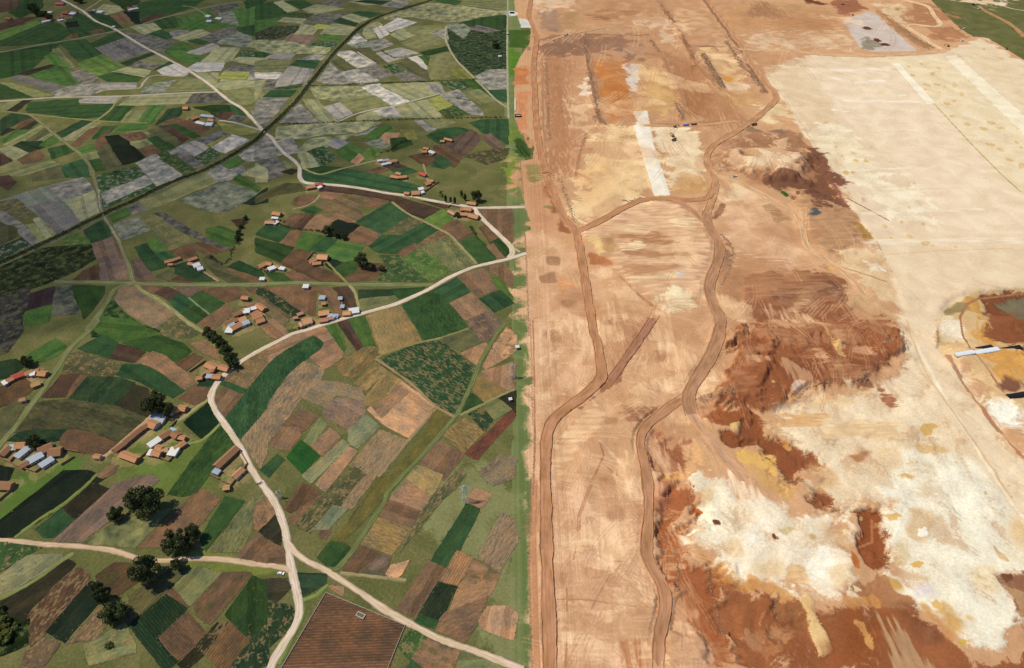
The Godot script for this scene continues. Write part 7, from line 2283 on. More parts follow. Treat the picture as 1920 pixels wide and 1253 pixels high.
const SOIL := [
[112,122,78,2.7,0.5,3.5,0,0,1,0,[-1.6,-169.1,16,-169.1,24.1,-444,18,-862,18,-1635,-24,-1635,-2.9,-610.5,1,-444]],
[98,115,70,1.6,0.5,3.5,0,0,0.8,0,[0,-748,20,-748,17.8,-380.3,12.8,-169.1,8,-169.1,4.4,-380.3]],
[123,126,87,20,1.2,2.2,0,0,0.8,0,[-108.7,-336,0,-341.3,5.8,-278.7,4.8,-169.1,-25.5,-169.1,-21.6,-237.5]],
[90,109,52,20,1.2,2.2,0,0,0.8,0,[-331.9,-398.3,-302.5,-404.5,-260.7,-352,-257.5,-380.3,-222.4,-325.8,-249.9,-310.9,-300.7,-325.8]],
[77,102,46,20,1.2,2.2,0,0,0.9,0,[-401.2,-336,-374.7,-341.3,-341.9,-352,-336,-330.9,-362,-287.6,-371.2,-283.1]],
[109,119,53,10.3,1.2,2.2,0,0,0.7,0,[-235.6,-261.5,-156.5,-259.5,-145.7,-245.3,-226.6,-247.3]],
[66,91,40,4.7,0.5,3.5,0,0,1,0,[-10,-1426,37,-1426,35,-1319,-7,-1319]],
[81,117,40,12.2,1.35,6,0,0,1,0,[-9,-1327,18,-1280,10,-1228,4,-1152,-7,-1152]],
[107,117,74,8,1.35,6,0,0,1,0,[-7,-1179,6,-1179,4,-1010,-5,-1010]],
[105,122,57,13.2,1.35,6,0,0,1,0,[-9,-973,4,-989,16,-944,20,-910,6,-910,-6,-910]],
[57,80,40,12.1,1.35,6,0,0,1,0,[4,-934,18,-929,26,-906,27,-870,11,-866,4,-901]],
[112,130,55,10.4,1.35,6,0,0,1,0,[-14,-840,4,-883,8,-824,9,-778,-2,-778]],
[35,56,31,0.6,0.5,3.5,0,0,1,0,[6,-906,7,-907,19,-870,17,-869]],
[35,56,31,0.6,0.5,3.5,0,0,1,0,[12,-906,13,-907,25,-872,23,-871]],
[152,152,149,13.7,1.2,2.2,0,0,1,0,[-25,-1548,9,-1553,11,-1517,-10,-1515]],
[194,153,118,3.4,0.5,3.5,0,0,1,0,[34,-1922,5,-1626,7,-1535,16,-1487,38,-1432,34,-1348,16,-1274,6,-1217,4,-1109,4,-1007,11,-956,23,-936,31,-902,29,-866,11,-859,12,-774,21,-704,21,-684,14,-679,14.8,-590.8,15.1,-480.1,17.3,-444,17.1,-392.2,17.5,-352,15.7,-325.8,13.6,-285.3,11.9,-259.5,12.2,-218.8,12.3,-178.4,11.5,-140.3,405,-140.3,1121,-1044,922,-1255,922,-1348,914,-1379,897,-1382,896,-1432,909,-1516,930,-1626,1030,-1922]],
[202,179,149,41.6,1.35,6,0,0,1,0,[922,-1705,987,-1635,1011,-1612,1016,-1585,1029,-1574,1096,-1635,1145,-1705]],
[205,194,177,1.4,0.5,3.5,0,0,1,0,[1061,-1599,1078,-1619,1090,-1612,1065,-1584]],
[178,137,104,52.9,1.2,2.2,0,0,0.7,0,[56,-1722,544,-1722,433,-1156,250,-774,78,-722,42,-1044]],
[152,123,104,28.5,1.35,6,0,0,0.85,0,[52,-1560,107,-1571,95,-1401,54,-1427]],
[162,130,93,20.1,1.35,6,0,0,0.85,0,[105,-1530,140,-1571,139,-1472,109,-1410,95,-1410]],
[202,174,147,36.4,1.35,6,0,0,0.85,0,[56,-1680,142,-1680,128,-1571,61,-1560]],
[145,102,76,25.2,1.9,2.6,1,0,1,0,[155,-1530,219,-1571,276,-1550,226,-1501,186,-1482]],
[182,146,110,46.5,1.35,6,0,0,0.85,0,[147,-1668,325,-1668,308,-1602,248,-1560,157,-1550]],
[178,146,112,22.8,1.35,6,0,0,0.85,0,[120,-1445,274,-1436,269,-1401,145,-1405]],
[205,179,155,32.1,1.35,6,0,0,0.8,0,[231,-1501,291,-1550,323,-1511,323,-1427,288,-1436]],
[202,176,147,13.6,1.35,6,0,0,0.85,0,[288,-1436,316,-1401,308,-1327,288,-1351]],
[178,117,68,32,1.35,6,0,0,1,0,[140,-1251,193,-1251,192,-1163,196,-1055,204,-1033,175,-996,151,-1006,144,-1113]],
[162,102,59,24.5,1.2,2.2,0,0,0.6,0,[161,-1137,194,-1137,195,-1044,169,-1011,155,-1044]],
[196,183,175,11.8,1.35,6,0,0,1,0,[200,-1223,220,-1244,231,-1216,218,-1163,203,-1107,199,-1060,196,-1107]],
[191,154,104,30.9,1.35,6,0,0,0.85,0,[234,-1223,261,-1189,265,-1077,256,-1044,217,-1006,200,-1022,209,-1113]],
[209,189,168,8.3,1.35,6,0,0,1,0,[126,-1172,130,-1083,106,-1080]],
[129,96,78,31.4,1.35,6,0,0,0.85,0,[33,-1327,87,-1359,123,-1335,108,-1266,64,-1258,53,-1288]],
[152,115,93,19.7,1.35,6,0,0,0.85,0,[147,-1367,209,-1367,197,-1303,164,-1319]],
[176,144,123,27.7,1.35,6,0,0,0.85,0,[163,-1335,207,-1351,248,-1351,252,-1288,194,-1281]],
[136,102,83,16.9,1.35,6,0,0,0.85,0,[194,-1281,270,-1288,270,-1258,198,-1251]],
[156,108,70,24.3,1.9,2.6,2,0,1,0,[278,-1244,302,-1216,317,-1077,319,-1011,268,-1001,267,-1089]],
[132,89,61,14.6,1.35,6,0,0,0.85,0,[306,-1223,331,-1237,329,-1113,318,-1044,308,-1077]],
[200,166,125,31.6,1.35,6,0,0,1,0,[341,-1311,396,-1319,395,-1137,349,-1119]],
[194,137,68,8.6,1.35,6,0,0,1,0,[354,-1163,369,-1182,383,-1172,370,-1150]],
[211,183,160,11.9,1.35,6,0,0,0.85,0,[353,-1137,386,-1137,395,-1119,351,-1107]],
[187,148,104,27.8,1.35,6,0,0,0.85,0,[328,-1107,420,-1107,391,-1044,326,-1038]],
[193,155,121,34.3,1.35,6,0,0,0.85,0,[352,-1571,398,-1560,401,-1436,382,-1375,334,-1384]],
[182,139,100,43.6,1.35,6,0,0,0.85,0,[441,-1550,517,-1613,551,-1571,513,-1436,446,-1392,433,-1501]],
[171,126,93,24.7,1.9,2.6,2,0,1,0,[51,-1244,100,-1223,76,-814,49,-814]],
[204,170,136,16.9,1.35,6,0,0,0.85,0,[81,-1066,105,-1077,115,-981,98,-932,84,-971]],
[207,176,138,26,1.35,6,0,0,0.85,0,[106,-923,147,-971,181,-971,176,-817,90,-817]],
[216,192,156,21.3,1.35,6,0,0,1,0,[146,-923,179,-928,175,-817,168,-728,139,-709,143,-817]],
[154,109,78,2,0.5,3.5,0,0,1,0,[154,-956,179,-959,177,-928,152,-928]],
[213,196,170,24,1.35,6,0,0,1,0,[205,-966,233,-961,242,-942,274,-956,272,-928,208,-837,198,-837]],
[204,172,123,19,1.35,6,0,0,1,0,[225,-914,264,-928,255,-845,222,-841]],
[183,119,76,13.7,1.35,6,0,0,1,0,[6,-1216,28,-1223,27,-1137,6,-1137]],
[191,130,93,11.8,1.35,6,0,0,1,0,[6,-1101,26,-1113,24,-956,11,-961]],
[186,139,104,5.3,1.35,6,0,0,1,0,[11,-956,23,-942,31,-901,24,-896]],
[194,194,192,2.3,0.5,3.5,0,0,1,0,[13,-1499,36,-1491,41,-1440,19,-1438]],
[202,201,198,7.2,1.35,6,0,0,1,0,[-11,-1540,0,-1555,10,-1535,3,-1515]],
[136,102,82,4.5,1.9,2.6,2,2.5,1,9,[135,-1384,138,-1258,134,-1101,130,-991,141,-976]],
[162,119,89,3,1.9,2.6,2,0,1,6,[140,-1375,142,-1251,138,-1095,134,-996]],
[160,117,89,4,1.9,2.6,2,2,1,8,[272,-1288,274,-1066,258,-996]],
[138,98,74,4.5,1.9,2.6,2,2.5,1,9,[320,-1635,333,-1436,329,-1327,327,-1182,343,-1113]],
[136,102,82,4.5,1.9,2.6,2,3,1,9,[427,-1668,425,-1418,423,-1303,413,-1101]],
[112,87,61,4,1.35,6,0,2.5,1,8,[350,-1288,349,-1202,347,-1119]],
[136,102,78,2,1.35,6,0,0,1,4,[321,-1343,350,-1327,398,-1327]],
[140,100,74,2,1.35,6,0,0,0.85,4,[199,-981,257,-978,315,-993]],
[152,117,97,1.5,1.35,6,0,0,0.85,3,[54,-1244,47,-971,47,-817]],
[145,108,85,1.5,1.35,6,0,0,0.85,3,[80,-1216,77,-1022,75,-923]],
[152,109,83,2,1.35,6,0,0,0.85,4,[108,-947,94,-879,84,-817]],
[185,139,106,27.2,1.2,2.2,0,0,1,0,[10,-862,43,-862,59,-700,71,-654,57,-666,21,-684,13,-766]],
[129,120,76,9.3,1.2,2.2,0,0,0.8,0,[20,-842,35,-846,37,-799,26,-795]],
[119,117,72,3.1,1.35,6,0,0,0.8,0,[39,-739,51,-742,49,-729]],
[145,96,67,6.4,1.2,2.2,0,0,1,0,[39,-799,48,-795,63,-703,72,-666,59,-678,46,-756]],
[215,185,145,22,1.35,6,0,0,1,0,[77,-749,98,-826,136,-838,162,-822,157,-766,135,-739,105,-709,86,-700,76,-703]],
[193,146,104,16,1.2,2.2,0,0,0.7,0,[90,-822,122,-846,119,-784,96,-763]],
[180,139,95,25.8,1.2,2.2,0,0,1,0,[214,-850,257,-838,260,-803,248,-770,209,-770]],
[211,189,149,7.6,1.35,6,0,0,1,0,[234,-830,262,-826,243,-792]],
[222,216,205,2.7,0.5,3.5,0,1.25,1,0,[189,-1028,210,-1028,198,-862,200,-766,178,-764,179,-862]],
[204,168,136,15.7,1.9,2.6,1,2.5,1,0,[86,-684,142,-739,188,-752,223,-709,226,-654,208.8,-605,187.7,-539.2,155.3,-532.5,143.4,-546.1,112,-621,91,-666]],
[160,117,85,9.4,1.9,2.6,1,0,1,0,[120,-675,166,-672,194,-654,163,-652,124,-657]],
[167,124,93,6.4,1.9,2.6,1,0,1,0,[117,-643,161,-637,202,-632,190,-626,128,-626]],
[173,131,98,8.7,1.9,2.6,1,0,1,0,[123.5,-615.6,186.5,-607.6,153.6,-592.1,126.6,-592.1]],
[213,187,151,5.9,1.9,2.6,1,0,1,0,[118,-652,148,-654,152,-643,120,-640]],
[213,187,149,7.3,1.9,2.6,1,0,1,0,[185,-706,222,-706,218,-687,196,-690]],
[205,174,138,7,1.9,2.6,1,0,1,0,[119,-684,153,-690,160,-675,124,-672]],
[216,198,164,14.2,1.35,6,0,0,1,0,[144.1,-550.7,163.8,-564.9,193,-572.2,185.8,-537,166.6,-532.5,147.2,-534.7]],
[209,181,145,2.9,1.9,2.6,1,0,1,0,[121.1,-584.5,160.6,-589.6,185,-599.8,166.8,-582]],
[187,183,186,2.1,1.35,6,0,0,1,0,[176.5,-594.7,180.9,-597.7,183.9,-594.2,179.4,-590.1]],
[207,176,125,4.9,1.35,6,0,0,1,0,[88,-672,99,-666,100,-626,94,-632]],
[178,139,100,8.2,1.2,2.2,0,0,1,0,[104,-666,118,-672,115,-632,103,-626]],
[169,111,76,8.9,1.35,6,0,0,1,0,[80,-632,89,-643,103,-626,108.2,-615.6,86.2,-610.3]],
[207,181,149,22,1.2,2.2,0,0,1,0,[268,-788,307,-799,322,-763,315,-739,267,-756]],
[204,166,134,30.4,1.2,2.2,0,0,1,0,[254,-742,316,-742,285,-632,244,-632,241,-672]],
[136,100,78,4.2,1.35,6,0,0,1,0,[239,-709,260,-749,264,-742,246,-709]],
[136,102,82,4.8,1.35,6,0,0,0.9,0,[243,-672,248,-654,242,-621,227.9,-589.6,218.5,-574.6,228.3,-610.3,239,-643]],
[200,159,126,26.5,1.2,2.2,0,0,1,0,[14,-681,57,-666,76,-643,70.7,-495.4,15.4,-495.4]],
[156,120,91,6.9,1.2,2.2,0,0,1,0,[38,-632,55,-632,52.9,-615.6,40.6,-615.6]],
[158,120,93,7.9,1.2,2.2,0,0,1,0,[27.7,-594.7,47.5,-599.8,48.1,-582,30.2,-579.6]],
[152,117,87,5.2,1.2,2.2,0,0,1,0,[46.5,-550.7,62.5,-553.1,60.3,-541.5,48.9,-541.5]],
[200,137,89,6.8,1.2,2.2,0,0,0.6,0,[48.3,-587.1,54.6,-592.1,65.7,-579.6,52.8,-560.2]],
[163,120,89,24.8,1.2,2.2,0,0,1,0,[235,-621,260.6,-599.8,261.5,-550.7,245.8,-495.4,208.2,-506.4,221.5,-574.6]],
[152,108,82,8.2,1.2,2.2,0,0,1,0,[86.7,-521.4,109.8,-528,108.7,-508.5,93.5,-506.4]],
[162,115,85,5.6,1.35,6,0,0,1,0,[115.2,-495.4,137.8,-528,149.3,-530.2,151.4,-525.8,135.1,-510.6,124.7,-495.4]],
[162,113,83,1.5,1.2,2.2,0,0,1,3,[114.6,-592.1,125.1,-569.8,140.2,-543.8,148.3,-532.5]],
[204,165,130,1.5,1.2,2.2,0,0,1,3,[35,-684,37,-649,32,-621,26.3,-599.8,31,-560.2]],
[187,165,112,1.1,1.35,6,0,0,1,2.2,[14,-629,35,-643,62,-662]],
[204,165,130,1,1.2,2.2,0,0,1,2,[57,-643,52,-599.8]],
[198,170,140,39.1,1.35,6,0,0,1,0,[464,-1413,647,-1413,637,-1311,521,-1319,440,-1319]],
[169,126,87,28.7,1.9,2.6,1,0,1,0,[540,-1478,669,-1507,653,-1431,552,-1422]],
[174,137,100,44.8,1.35,6,0,0,0.85,0,[522,-1635,680,-1590,675,-1507,582,-1517,486,-1497]],
[110,67,50,14.7,1.35,6,0,0,1,0,[651,-1658,693,-1612,678,-1585,652,-1601]],
[136,87,65,28.3,1.35,6,0,0,0.85,0,[697,-1623,766,-1635,759,-1569,703,-1517,696,-1548]],
[189,177,170,5,0.5,3.5,0,0,1,0,[681,-1492,752,-1543,768,-1538,752,-1303,665,-1296,651,-1319]],
[138,128,112,15.6,1.35,6,0,0,1,0,[669,-1352,690,-1386,698,-1369,701,-1336,666,-1303,653,-1311]],
[87,52,40,6.1,1.35,6,0,0,1,0,[703,-1436,716,-1445,721,-1431,705,-1420]],
[87,52,40,5.6,1.35,6,0,0,1,0,[696,-1371,706,-1376,708,-1356,696,-1350]],
[87,52,40,6,1.35,6,0,0,1,0,[700,-1340,712,-1344,722,-1329,703,-1327]],
[87,52,40,2.1,1.35,6,0,0,1,0,[715,-1535,722,-1532,717,-1522]],
[87,52,40,3.4,1.35,6,0,0,1,0,[716,-1603,732,-1606,721,-1592]],
[204,181,147,26.9,1.35,6,0,0,0.85,0,[798,-1612,854,-1601,824,-1497,787,-1440,781,-1517]],
[156,111,80,35.4,1.35,6,0,0,0.85,0,[859,-1612,919,-1612,896,-1497,857,-1440,819,-1459,849,-1569]],
[162,117,85,27.9,1.35,6,0,0,1,0,[817,-1404,888,-1468,895,-1431,894,-1378,814,-1356]],
[154,115,83,12.1,1.9,2.6,2,0,1,0,[785,-1580,789,-1319,768,-1303,761,-1440]],
[212,193,168,13.1,1,3.5,0,0,1,0,[440,-1214,539,-1276,676,-1269,805,-1303,913,-1376,915,-1242,941,-1127,541.2,-490.4,493.3,-572.9,466.1,-572.9,430.4,-539,405.2,-494.6,393.2,-441.1,359,-422.9,377.5,-500.9,404,-629,417,-749,422,-836,429,-999]],
[217,199,175,3.1,0.5,3.5,0,0,1,0,[519,-1214,669,-1221,662,-1043,644,-817,625,-623,591.4,-570.4,495,-652,518,-817,506,-999]],
[207,185,156,3.9,0.5,3.5,0,0,0.8,0,[443,-1207,508,-1214,503,-1066,493,-989,441,-958,442,-1102]],
[216,201,171,3.4,0.5,3.5,0,0,0.8,0,[674,-1257,789,-1280,743,-939,703,-749,625,-623,644,-817,662,-1043]],
[211,193,164,4.1,0.5,3.5,0,0,0.8,0,[816,-1288,903,-1356,907,-1228,925,-1102,777,-866,790,-1021,822,-1272]],
[226,218,200,1.8,0.5,3.5,0,0,1,0,[677,-1235,690,-1235,670,-1054,656,-1054]],
[224,215,192,3.6,0.5,3.5,0,0,1,0,[788,-1272,813,-1280,784,-1010,769,-853,731,-793,746,-944]],
[219,207,183,24.2,1.35,6,0,0,0.85,0,[441,-958,493,-989,499,-817,508,-714,476,-682,442,-817,440,-888]],
[216,201,173,25.5,1.35,6,0,0,0.85,0,[431,-958,495,-958,488,-857,453,-817,426,-824]],
[224,216,205,4,1.9,2.6,1,0,0.6,8,[557,-1200,607,-1205,658,-1207]],
[224,216,205,4.5,1.9,2.6,1,0,0.6,9,[547,-1166,579,-1146,625,-1151]],
[224,216,205,4,1.9,2.6,1,0,0.6,8,[532,-1066,649,-1065]],
[224,218,207,3,1.9,2.6,1,0,1,6,[500,-1032,520,-1026]],
[218,209,186,2,1.9,2.6,1,0,1,4,[614,-1090,638,-1093]],
[178,154,112,1,0.5,3.5,0,0,1,2,[667,-1049,653,-910,647,-824,646,-774]],
[200,179,145,1,0.5,3.5,0,0,1,2,[443,-1207,436,-1043,430,-906,427,-816]],
[178,139,108,25.5,1.35,6,0,0,1,0,[309,-929,333,-958,373,-963,401,-944,418,-906,411,-861,387,-824,343,-804,302,-804,288,-832,292,-883]],
[193,157,125,25.5,1.35,6,0,4,1,0,[317,-920,342,-944,396,-948,419,-910,411,-866,387,-828,347,-817,309,-817]],
[209,187,155,17.5,1.35,6,0,0,1,0,[310,-844,366,-870,388,-832,338,-820]],
[119,82,63,13.4,1.35,6,0,0,0.85,0,[409,-892,423,-883,415,-817,385,-817]],
[136,109,91,9.8,1.35,6,0,0,1,0,[348,-968,400,-963,417,-929,402,-934,371,-956,343,-948]],
[207,183,145,17.5,1.35,6,0,0,1,0,[387,-1049,428,-1054,425,-1010,386,-979]],
[105,69,53,14.7,1.35,6,0,-5,1,0,[400,-862,417,-862,413,-809,414,-771,411,-732,400,-732,394,-767,387,-790,391,-829]],
[143,98,87,2.5,1.35,6,0,0,1,5,[419,-862,417,-821,415,-775,412,-735]],
[194,152,102,1,1.35,6,0,0,1,2,[414,-845,406,-790,409,-753]],
[101,78,63,20.8,1.2,2.2,0,0,1,0,[332,-790,358,-829,381,-817,379,-786,356,-767,337,-771]],
[55,84,40,3.7,1.35,6,0,0,1,0,[342,-777,348,-780,351,-769,344,-764]],
[174,126,95,18,1.2,2.2,0,0,1,0,[314,-837,353,-817,345,-797,311,-782,302,-790]],
[204,166,134,30,1.2,2.2,0,0,1,0,[297,-771,317,-746,325,-712,331,-661,325,-621,302.2,-610,252.3,-599.3]],
[167,130,98,17.2,1.9,2.6,1,3.75,1,0,[355,-753,376,-778,388,-760,405,-718,397,-661,374,-635,353,-638,340,-667,349,-712]],
[160,126,93,11.4,1.35,6,0,0,1,0,[307,-746,314,-748,333,-729,332,-712,318,-699,313,-712,304,-735]],
[81,84,85,4.7,1.35,6,0,0,1,0,[353,-717,368,-723,376,-718,372,-712,356,-712]],
[204,176,141,17.2,1.35,6,0,0,1,0,[363,-638,408,-638,414,-621,409.2,-581.1,388.9,-544.2,373.7,-553.8,366.8,-594]],
[218,208,190,7.8,1.35,6,0,0,1,0,[383,-624,408.1,-615.5,407.7,-599.3,384.9,-604.6]],
[211,174,108,2.9,1.35,6,0,0,1,0,[401,-621,414,-625,411.7,-618.2,402.1,-616]],
[215,165,102,3,1.35,6,0,0,1,0,[343.7,-614.1,351.1,-614.9,352.3,-607.3,343.7,-607.3]],
[162,126,76,6.2,1.35,6,0,0,1,0,[410,-722,415,-686,416,-661,400,-658,405,-689]],
[136,89,63,15.9,1.35,6,0,2,1,0,[253,-602,298.1,-596.6,330.1,-608.7,345.5,-599.3,349.4,-576,340.9,-537.2,353.6,-514.5,374,-499.3,365.1,-478.5,220.9,-478.5]],
[110,76,59,14.8,1.2,2.2,0,0,0.9,0,[255.3,-553.8,307.7,-578.5,343.9,-586.2,340.6,-544.2,330.2,-556.2,282.7,-546.6]],
[156,115,89,10.5,1.2,2.2,0,0,0.6,0,[260,-544.2,309.5,-561.1,337,-558.6,310.5,-541.9,273.3,-534.9]],
[183,148,112,15.5,1.35,6,0,0,1,0,[351.5,-573.5,384.5,-544.2,375.9,-503.6,354,-519,342.9,-534.9]],
[196,170,128,1.9,0.5,3.5,0,-2.5,1,0,[401.8,-478.5,423.4,-525.7,446.6,-551.4,471.4,-565.5,535.9,-573.5,596.5,-578.5,533.7,-478.5]],
[183,139,80,8.1,1.35,6,0,0,1,0,[443.1,-550.2,483.9,-566.5,484.6,-556.2,449.6,-486.7,437.3,-486.7,466.4,-532.6]],
[213,200,177,10.1,1.35,6,0,0,1,0,[424.1,-525.7,442.8,-525.7,427.6,-486.7,405.7,-486.7]],
[140,122,87,7,1.2,2.2,0,0,1,0,[432.1,-539.5,463.1,-549,457.5,-534.9,429.5,-528]],
[118,74,50,15.5,1.35,6,0,-2.5,1,0,[485.8,-567.2,534.5,-571,578.3,-573.5,520.1,-478.5,452.1,-478.5,478.3,-544.2]],
[110,102,80,15.6,1.35,6,0,-2.5,1,0,[505.5,-553.8,517.8,-559.8,528.2,-559.8,555.7,-561.1,524.1,-507.9,496.3,-503.6,494.7,-523.5]],
[220,211,194,10.2,1.2,2.2,0,0,1,0,[461,-581.1,481.4,-591.4,547.6,-594,590.8,-594,582.9,-581.1,474.9,-578.5,459.1,-571]],
[187,181,132,2.2,1.9,2.6,1,0,1,0,[529,-625,543,-629,552,-625,540,-622]],
[208,190,160,27.8,1.2,2.2,0,0,1,0,[500,-645,577,-645,622,-645,594.1,-599.3,467.2,-594]],
[218,207,192,7.5,1.9,2.6,1,0,1,0,[508,-661,586,-661,632,-661,625,-650,502,-650]],
[136,98,72,0.8,0.5,3.5,0,0,1,1.6,[409,-758,420,-758,436,-730,450,-705]],
[173,139,100,0.8,0.5,3.5,0,0,1,1.6,[417,-661,409.9,-604.6,411.9,-573.5,418.6,-541.9]],
[169,133,97,1,0.5,3.5,0,0,1,2,[358.8,-610,375.6,-596.6,396.7,-584.1]],
[152,109,78,1.2,0.5,3.5,0,0,1,2.5,[430.6,-495.5,444.3,-523.5,463.4,-546.6,482.8,-558.6,533.1,-568.5]],
[205,165,132,20,1.2,2.2,0,0,1,0,[17.2,-519.5,79.6,-519.5,80.6,-458.7,32.5,-389.5,23.8,-310.9,13.2,-310.9]],
[160,119,89,6.4,1.2,2.2,0,0,0.9,0,[35.9,-502.4,51.9,-496.2,45.8,-484,34,-488]],
[163,122,93,5.4,1.2,2.2,0,0,0.9,0,[29.2,-466.4,44.7,-462.5,40.2,-451.3,30.1,-455]],
[160,120,91,3.7,1.2,2.2,0,0,0.8,0,[36.1,-417.5,54.4,-415.8,49.2,-410.7,37,-410.7]],
[167,126,95,4.6,1.2,2.2,0,0,0.8,0,[76.4,-391.1,90.5,-389.5,87,-380.1,77.8,-381.7]],
[160,120,93,3.5,1.2,2.2,0,0,0.8,0,[67.1,-331,77.8,-328.3,74.9,-321.6,67.6,-324.3]],
[163,120,91,5,1.2,2.2,0,0,0.8,0,[132.1,-474.1,144.9,-472.2,141.7,-460.6,131.9,-464.4]],
[163,124,95,3.3,1.2,2.2,0,0,0.8,0,[33.8,-366.5,46.3,-365,43.7,-359.1,35.8,-360.5]],
[145,100,76,3.9,1.35,6,0,0,1,0,[88.9,-440.3,100.4,-451.3,103.8,-447.6,97.1,-434.9,84.7,-424.4,68.5,-409,57.9,-397.5,55.7,-399.2,74.3,-419.2]],
[165,117,87,6.5,1.9,2.6,2,0,1,0,[86.4,-440.3,128.1,-519.5,141.6,-526.1,143.7,-521.7,104.5,-453.1]],
[127,89,70,3.2,1.35,6,0,0,1,0,[126,-504.5,141.3,-523.9,143.4,-519.5,129.4,-500.4]],
[152,108,82,5.2,1.9,2.6,1,0,1,0,[94.4,-402.4,111.1,-400.8,124.3,-400.8,124.7,-395.9,104.3,-386.4,94.4,-383.2,100.2,-391.1,92.2,-394.3]],
[140,85,57,13,1.35,6,0,3.75,1,0,[203.9,-488,218.3,-492.1,253.9,-523.9,226.1,-426.1,203.3,-409,180.6,-410.7,178.4,-422.6,195,-440.3]],
[101,67,50,5.6,1.35,6,0,0,1,0,[160.6,-414.1,178.9,-419.2,192.8,-415.8,179.9,-407.4,163.8,-405.7]],
[143,85,53,10.9,1.35,6,0,0,1,0,[160.1,-405.7,171.5,-402.4,203.5,-395.9,216.7,-392.7,213.1,-380.1,180.6,-380.1,168.9,-380.1,162.7,-389.5]],
[207,176,115,2.7,1.35,6,0,0,1,0,[181,-381.7,202.2,-391.1,195.4,-383.2,182,-376.3]],
[129,78,50,7.9,1.35,6,0,-2.5,1,0,[166.6,-380.1,187.6,-371,210.1,-369.5,207.1,-359.1,183.9,-356.2,173.3,-359.1]],
[204,165,97,8.6,1.35,6,0,0,1,0,[177.1,-356.2,196,-359.1,205.9,-354.7,199.2,-331,186.6,-340.6,180.2,-346.2]],
[145,93,67,13,1.35,6,0,-3.75,1,0,[112.5,-371,126.8,-380.1,134.5,-365,142,-350.4,140.3,-336.4,131.6,-331,116.1,-329.6,108.1,-320.3,108.6,-344.8]],
[185,131,78,6.5,1.35,6,0,0,1,0,[111.7,-329.6,134.1,-332.3,146.9,-331,142.5,-320.3,115.6,-320.3]],
[193,152,112,9.8,1.2,2.2,0,0,1,0,[139.7,-362,150.5,-359.1,162.8,-333.7,146.9,-331,137.9,-335.1]],
[216,203,181,10.4,1.35,6,0,0.75,1,0,[132.3,-323,148.1,-336.4,165.3,-325.6,166.9,-310,138.3,-310]],
[218,207,186,1.5,1.35,6,0,0,1,0,[132.4,-375.5,135.3,-378.6,137.1,-375.5,134.8,-372.5]],
[218,203,177,2.5,1.35,6,0,0,1,0,[176,-436.7,180.1,-441.2,183.1,-437.6,180.8,-433.1,177.1,-433.1]],
[205,170,138,1.2,1.2,2.2,0,0,1,2.5,[27.6,-519.5,27,-440.3,30.1,-389.5]],
[204,166,134,1.2,1.2,2.2,0,0,1,2.5,[35.2,-519.5,34.8,-458.7,33.4,-397.5]],
[167,119,89,0.7,0.5,3.5,0,0,1,1.4,[20.7,-519.5,20.1,-440.3,18.7,-359.1,15.8,-310.9]],
[160,113,85,0.7,0.5,3.5,0,0,1,1.4,[51.4,-310.9,63.6,-328.3,73.5,-350.4,71.2,-362]],
[173,128,97,0.6,0.5,3.5,0,0,1,1.2,[71.5,-342,84.3,-328.3,93,-312.6]],
[205,172,140,1,1.2,2.2,0,0,1,2,[71.5,-365,83.3,-347.6,90.4,-333.7]],
[173,128,98,0.6,0.5,3.5,0,0,1,1.2,[149.4,-426.1,136,-420,120.5,-423.5]],
[204,168,136,1,1.2,2.2,0,0,1,2,[197.6,-440.3,213.4,-433.1,227.1,-429.6]],
[194,154,121,1,1.2,2.2,0,0,1,2,[218.3,-492.1,221.7,-464.4,230.2,-440.3]],
[138,85,57,13,1.35,6,0,4.5,1,0,[231.6,-519.5,381.8,-524,377,-506.3,359.7,-485.1,358.1,-474.9,341.6,-442,324.5,-438.2,302.4,-434.6,270.9,-425.5,257,-422,245.5,-409.8,228.5,-402.9,211.8,-396.2,198.7,-392.9,185.2,-402.9,202.9,-476.9]],
[152,102,74,14.2,1.2,2.2,0,0,0.7,0,[300.6,-512.8,334.9,-506.3,339.4,-489.3,314,-472.9,302.3,-493.5]],
[121,74,52,14.5,1.2,2.2,0,0,0.7,0,[241.9,-457.1,292.9,-451.4,345.3,-457.1,334.8,-438.2,286.9,-434.6,244.9,-423.7]],
[196,155,100,3.6,1.35,6,0,0,1,0,[297.2,-524,300.6,-512.8,307.4,-476.9,308.9,-459.1,300.3,-461,300.1,-487.2]],
[196,157,104,2.4,1.35,6,0,0,1,0,[290.9,-449.5,298.5,-452.3,299.4,-447.6,290.5,-444.8]],
[198,161,104,1.8,1.35,6,0,0,1,0,[227.6,-430,231.9,-431.8,234.1,-428.2,229.1,-426.4]],
[213,194,166,22,1.5,2.4,0,-2,1,0,[212,-388,231.7,-401.3,248,-409.8,267.3,-414.9,299,-425.5,320.4,-434.6,340,-438.2,361.3,-451.4,375.3,-476.9,373.3,-497.7,389.5,-528.5,424,-528.5,404.5,-487.2,410.1,-464.9,415.5,-409.8,412.2,-355.4,411.1,-300.4,411.1,-300.4,228.4,-300.4,233.2,-338,230.6,-366,211.3,-376.8]],
[187,161,147,5,1.35,6,0,0,1,0,[240.5,-422,254.6,-434.6,260.6,-429.1,248.4,-414.9]],
[136,91,67,4.4,1.35,6,0,0,1,0,[299.6,-427.3,318.6,-436.4,322.8,-430.9,310.3,-422]],
[149,100,76,3.1,1.9,2.6,1,0,1,0,[325.6,-434.6,329.6,-425.5,332.8,-406.3,325.2,-402.9,324.8,-420.2]],
[218,211,192,20,1.2,2.2,0,0,1,0,[299.1,-340.8,322.7,-355.4,350.3,-352.4,378.9,-340.8,396,-326.8,400.3,-300.4,282.1,-300.4]],
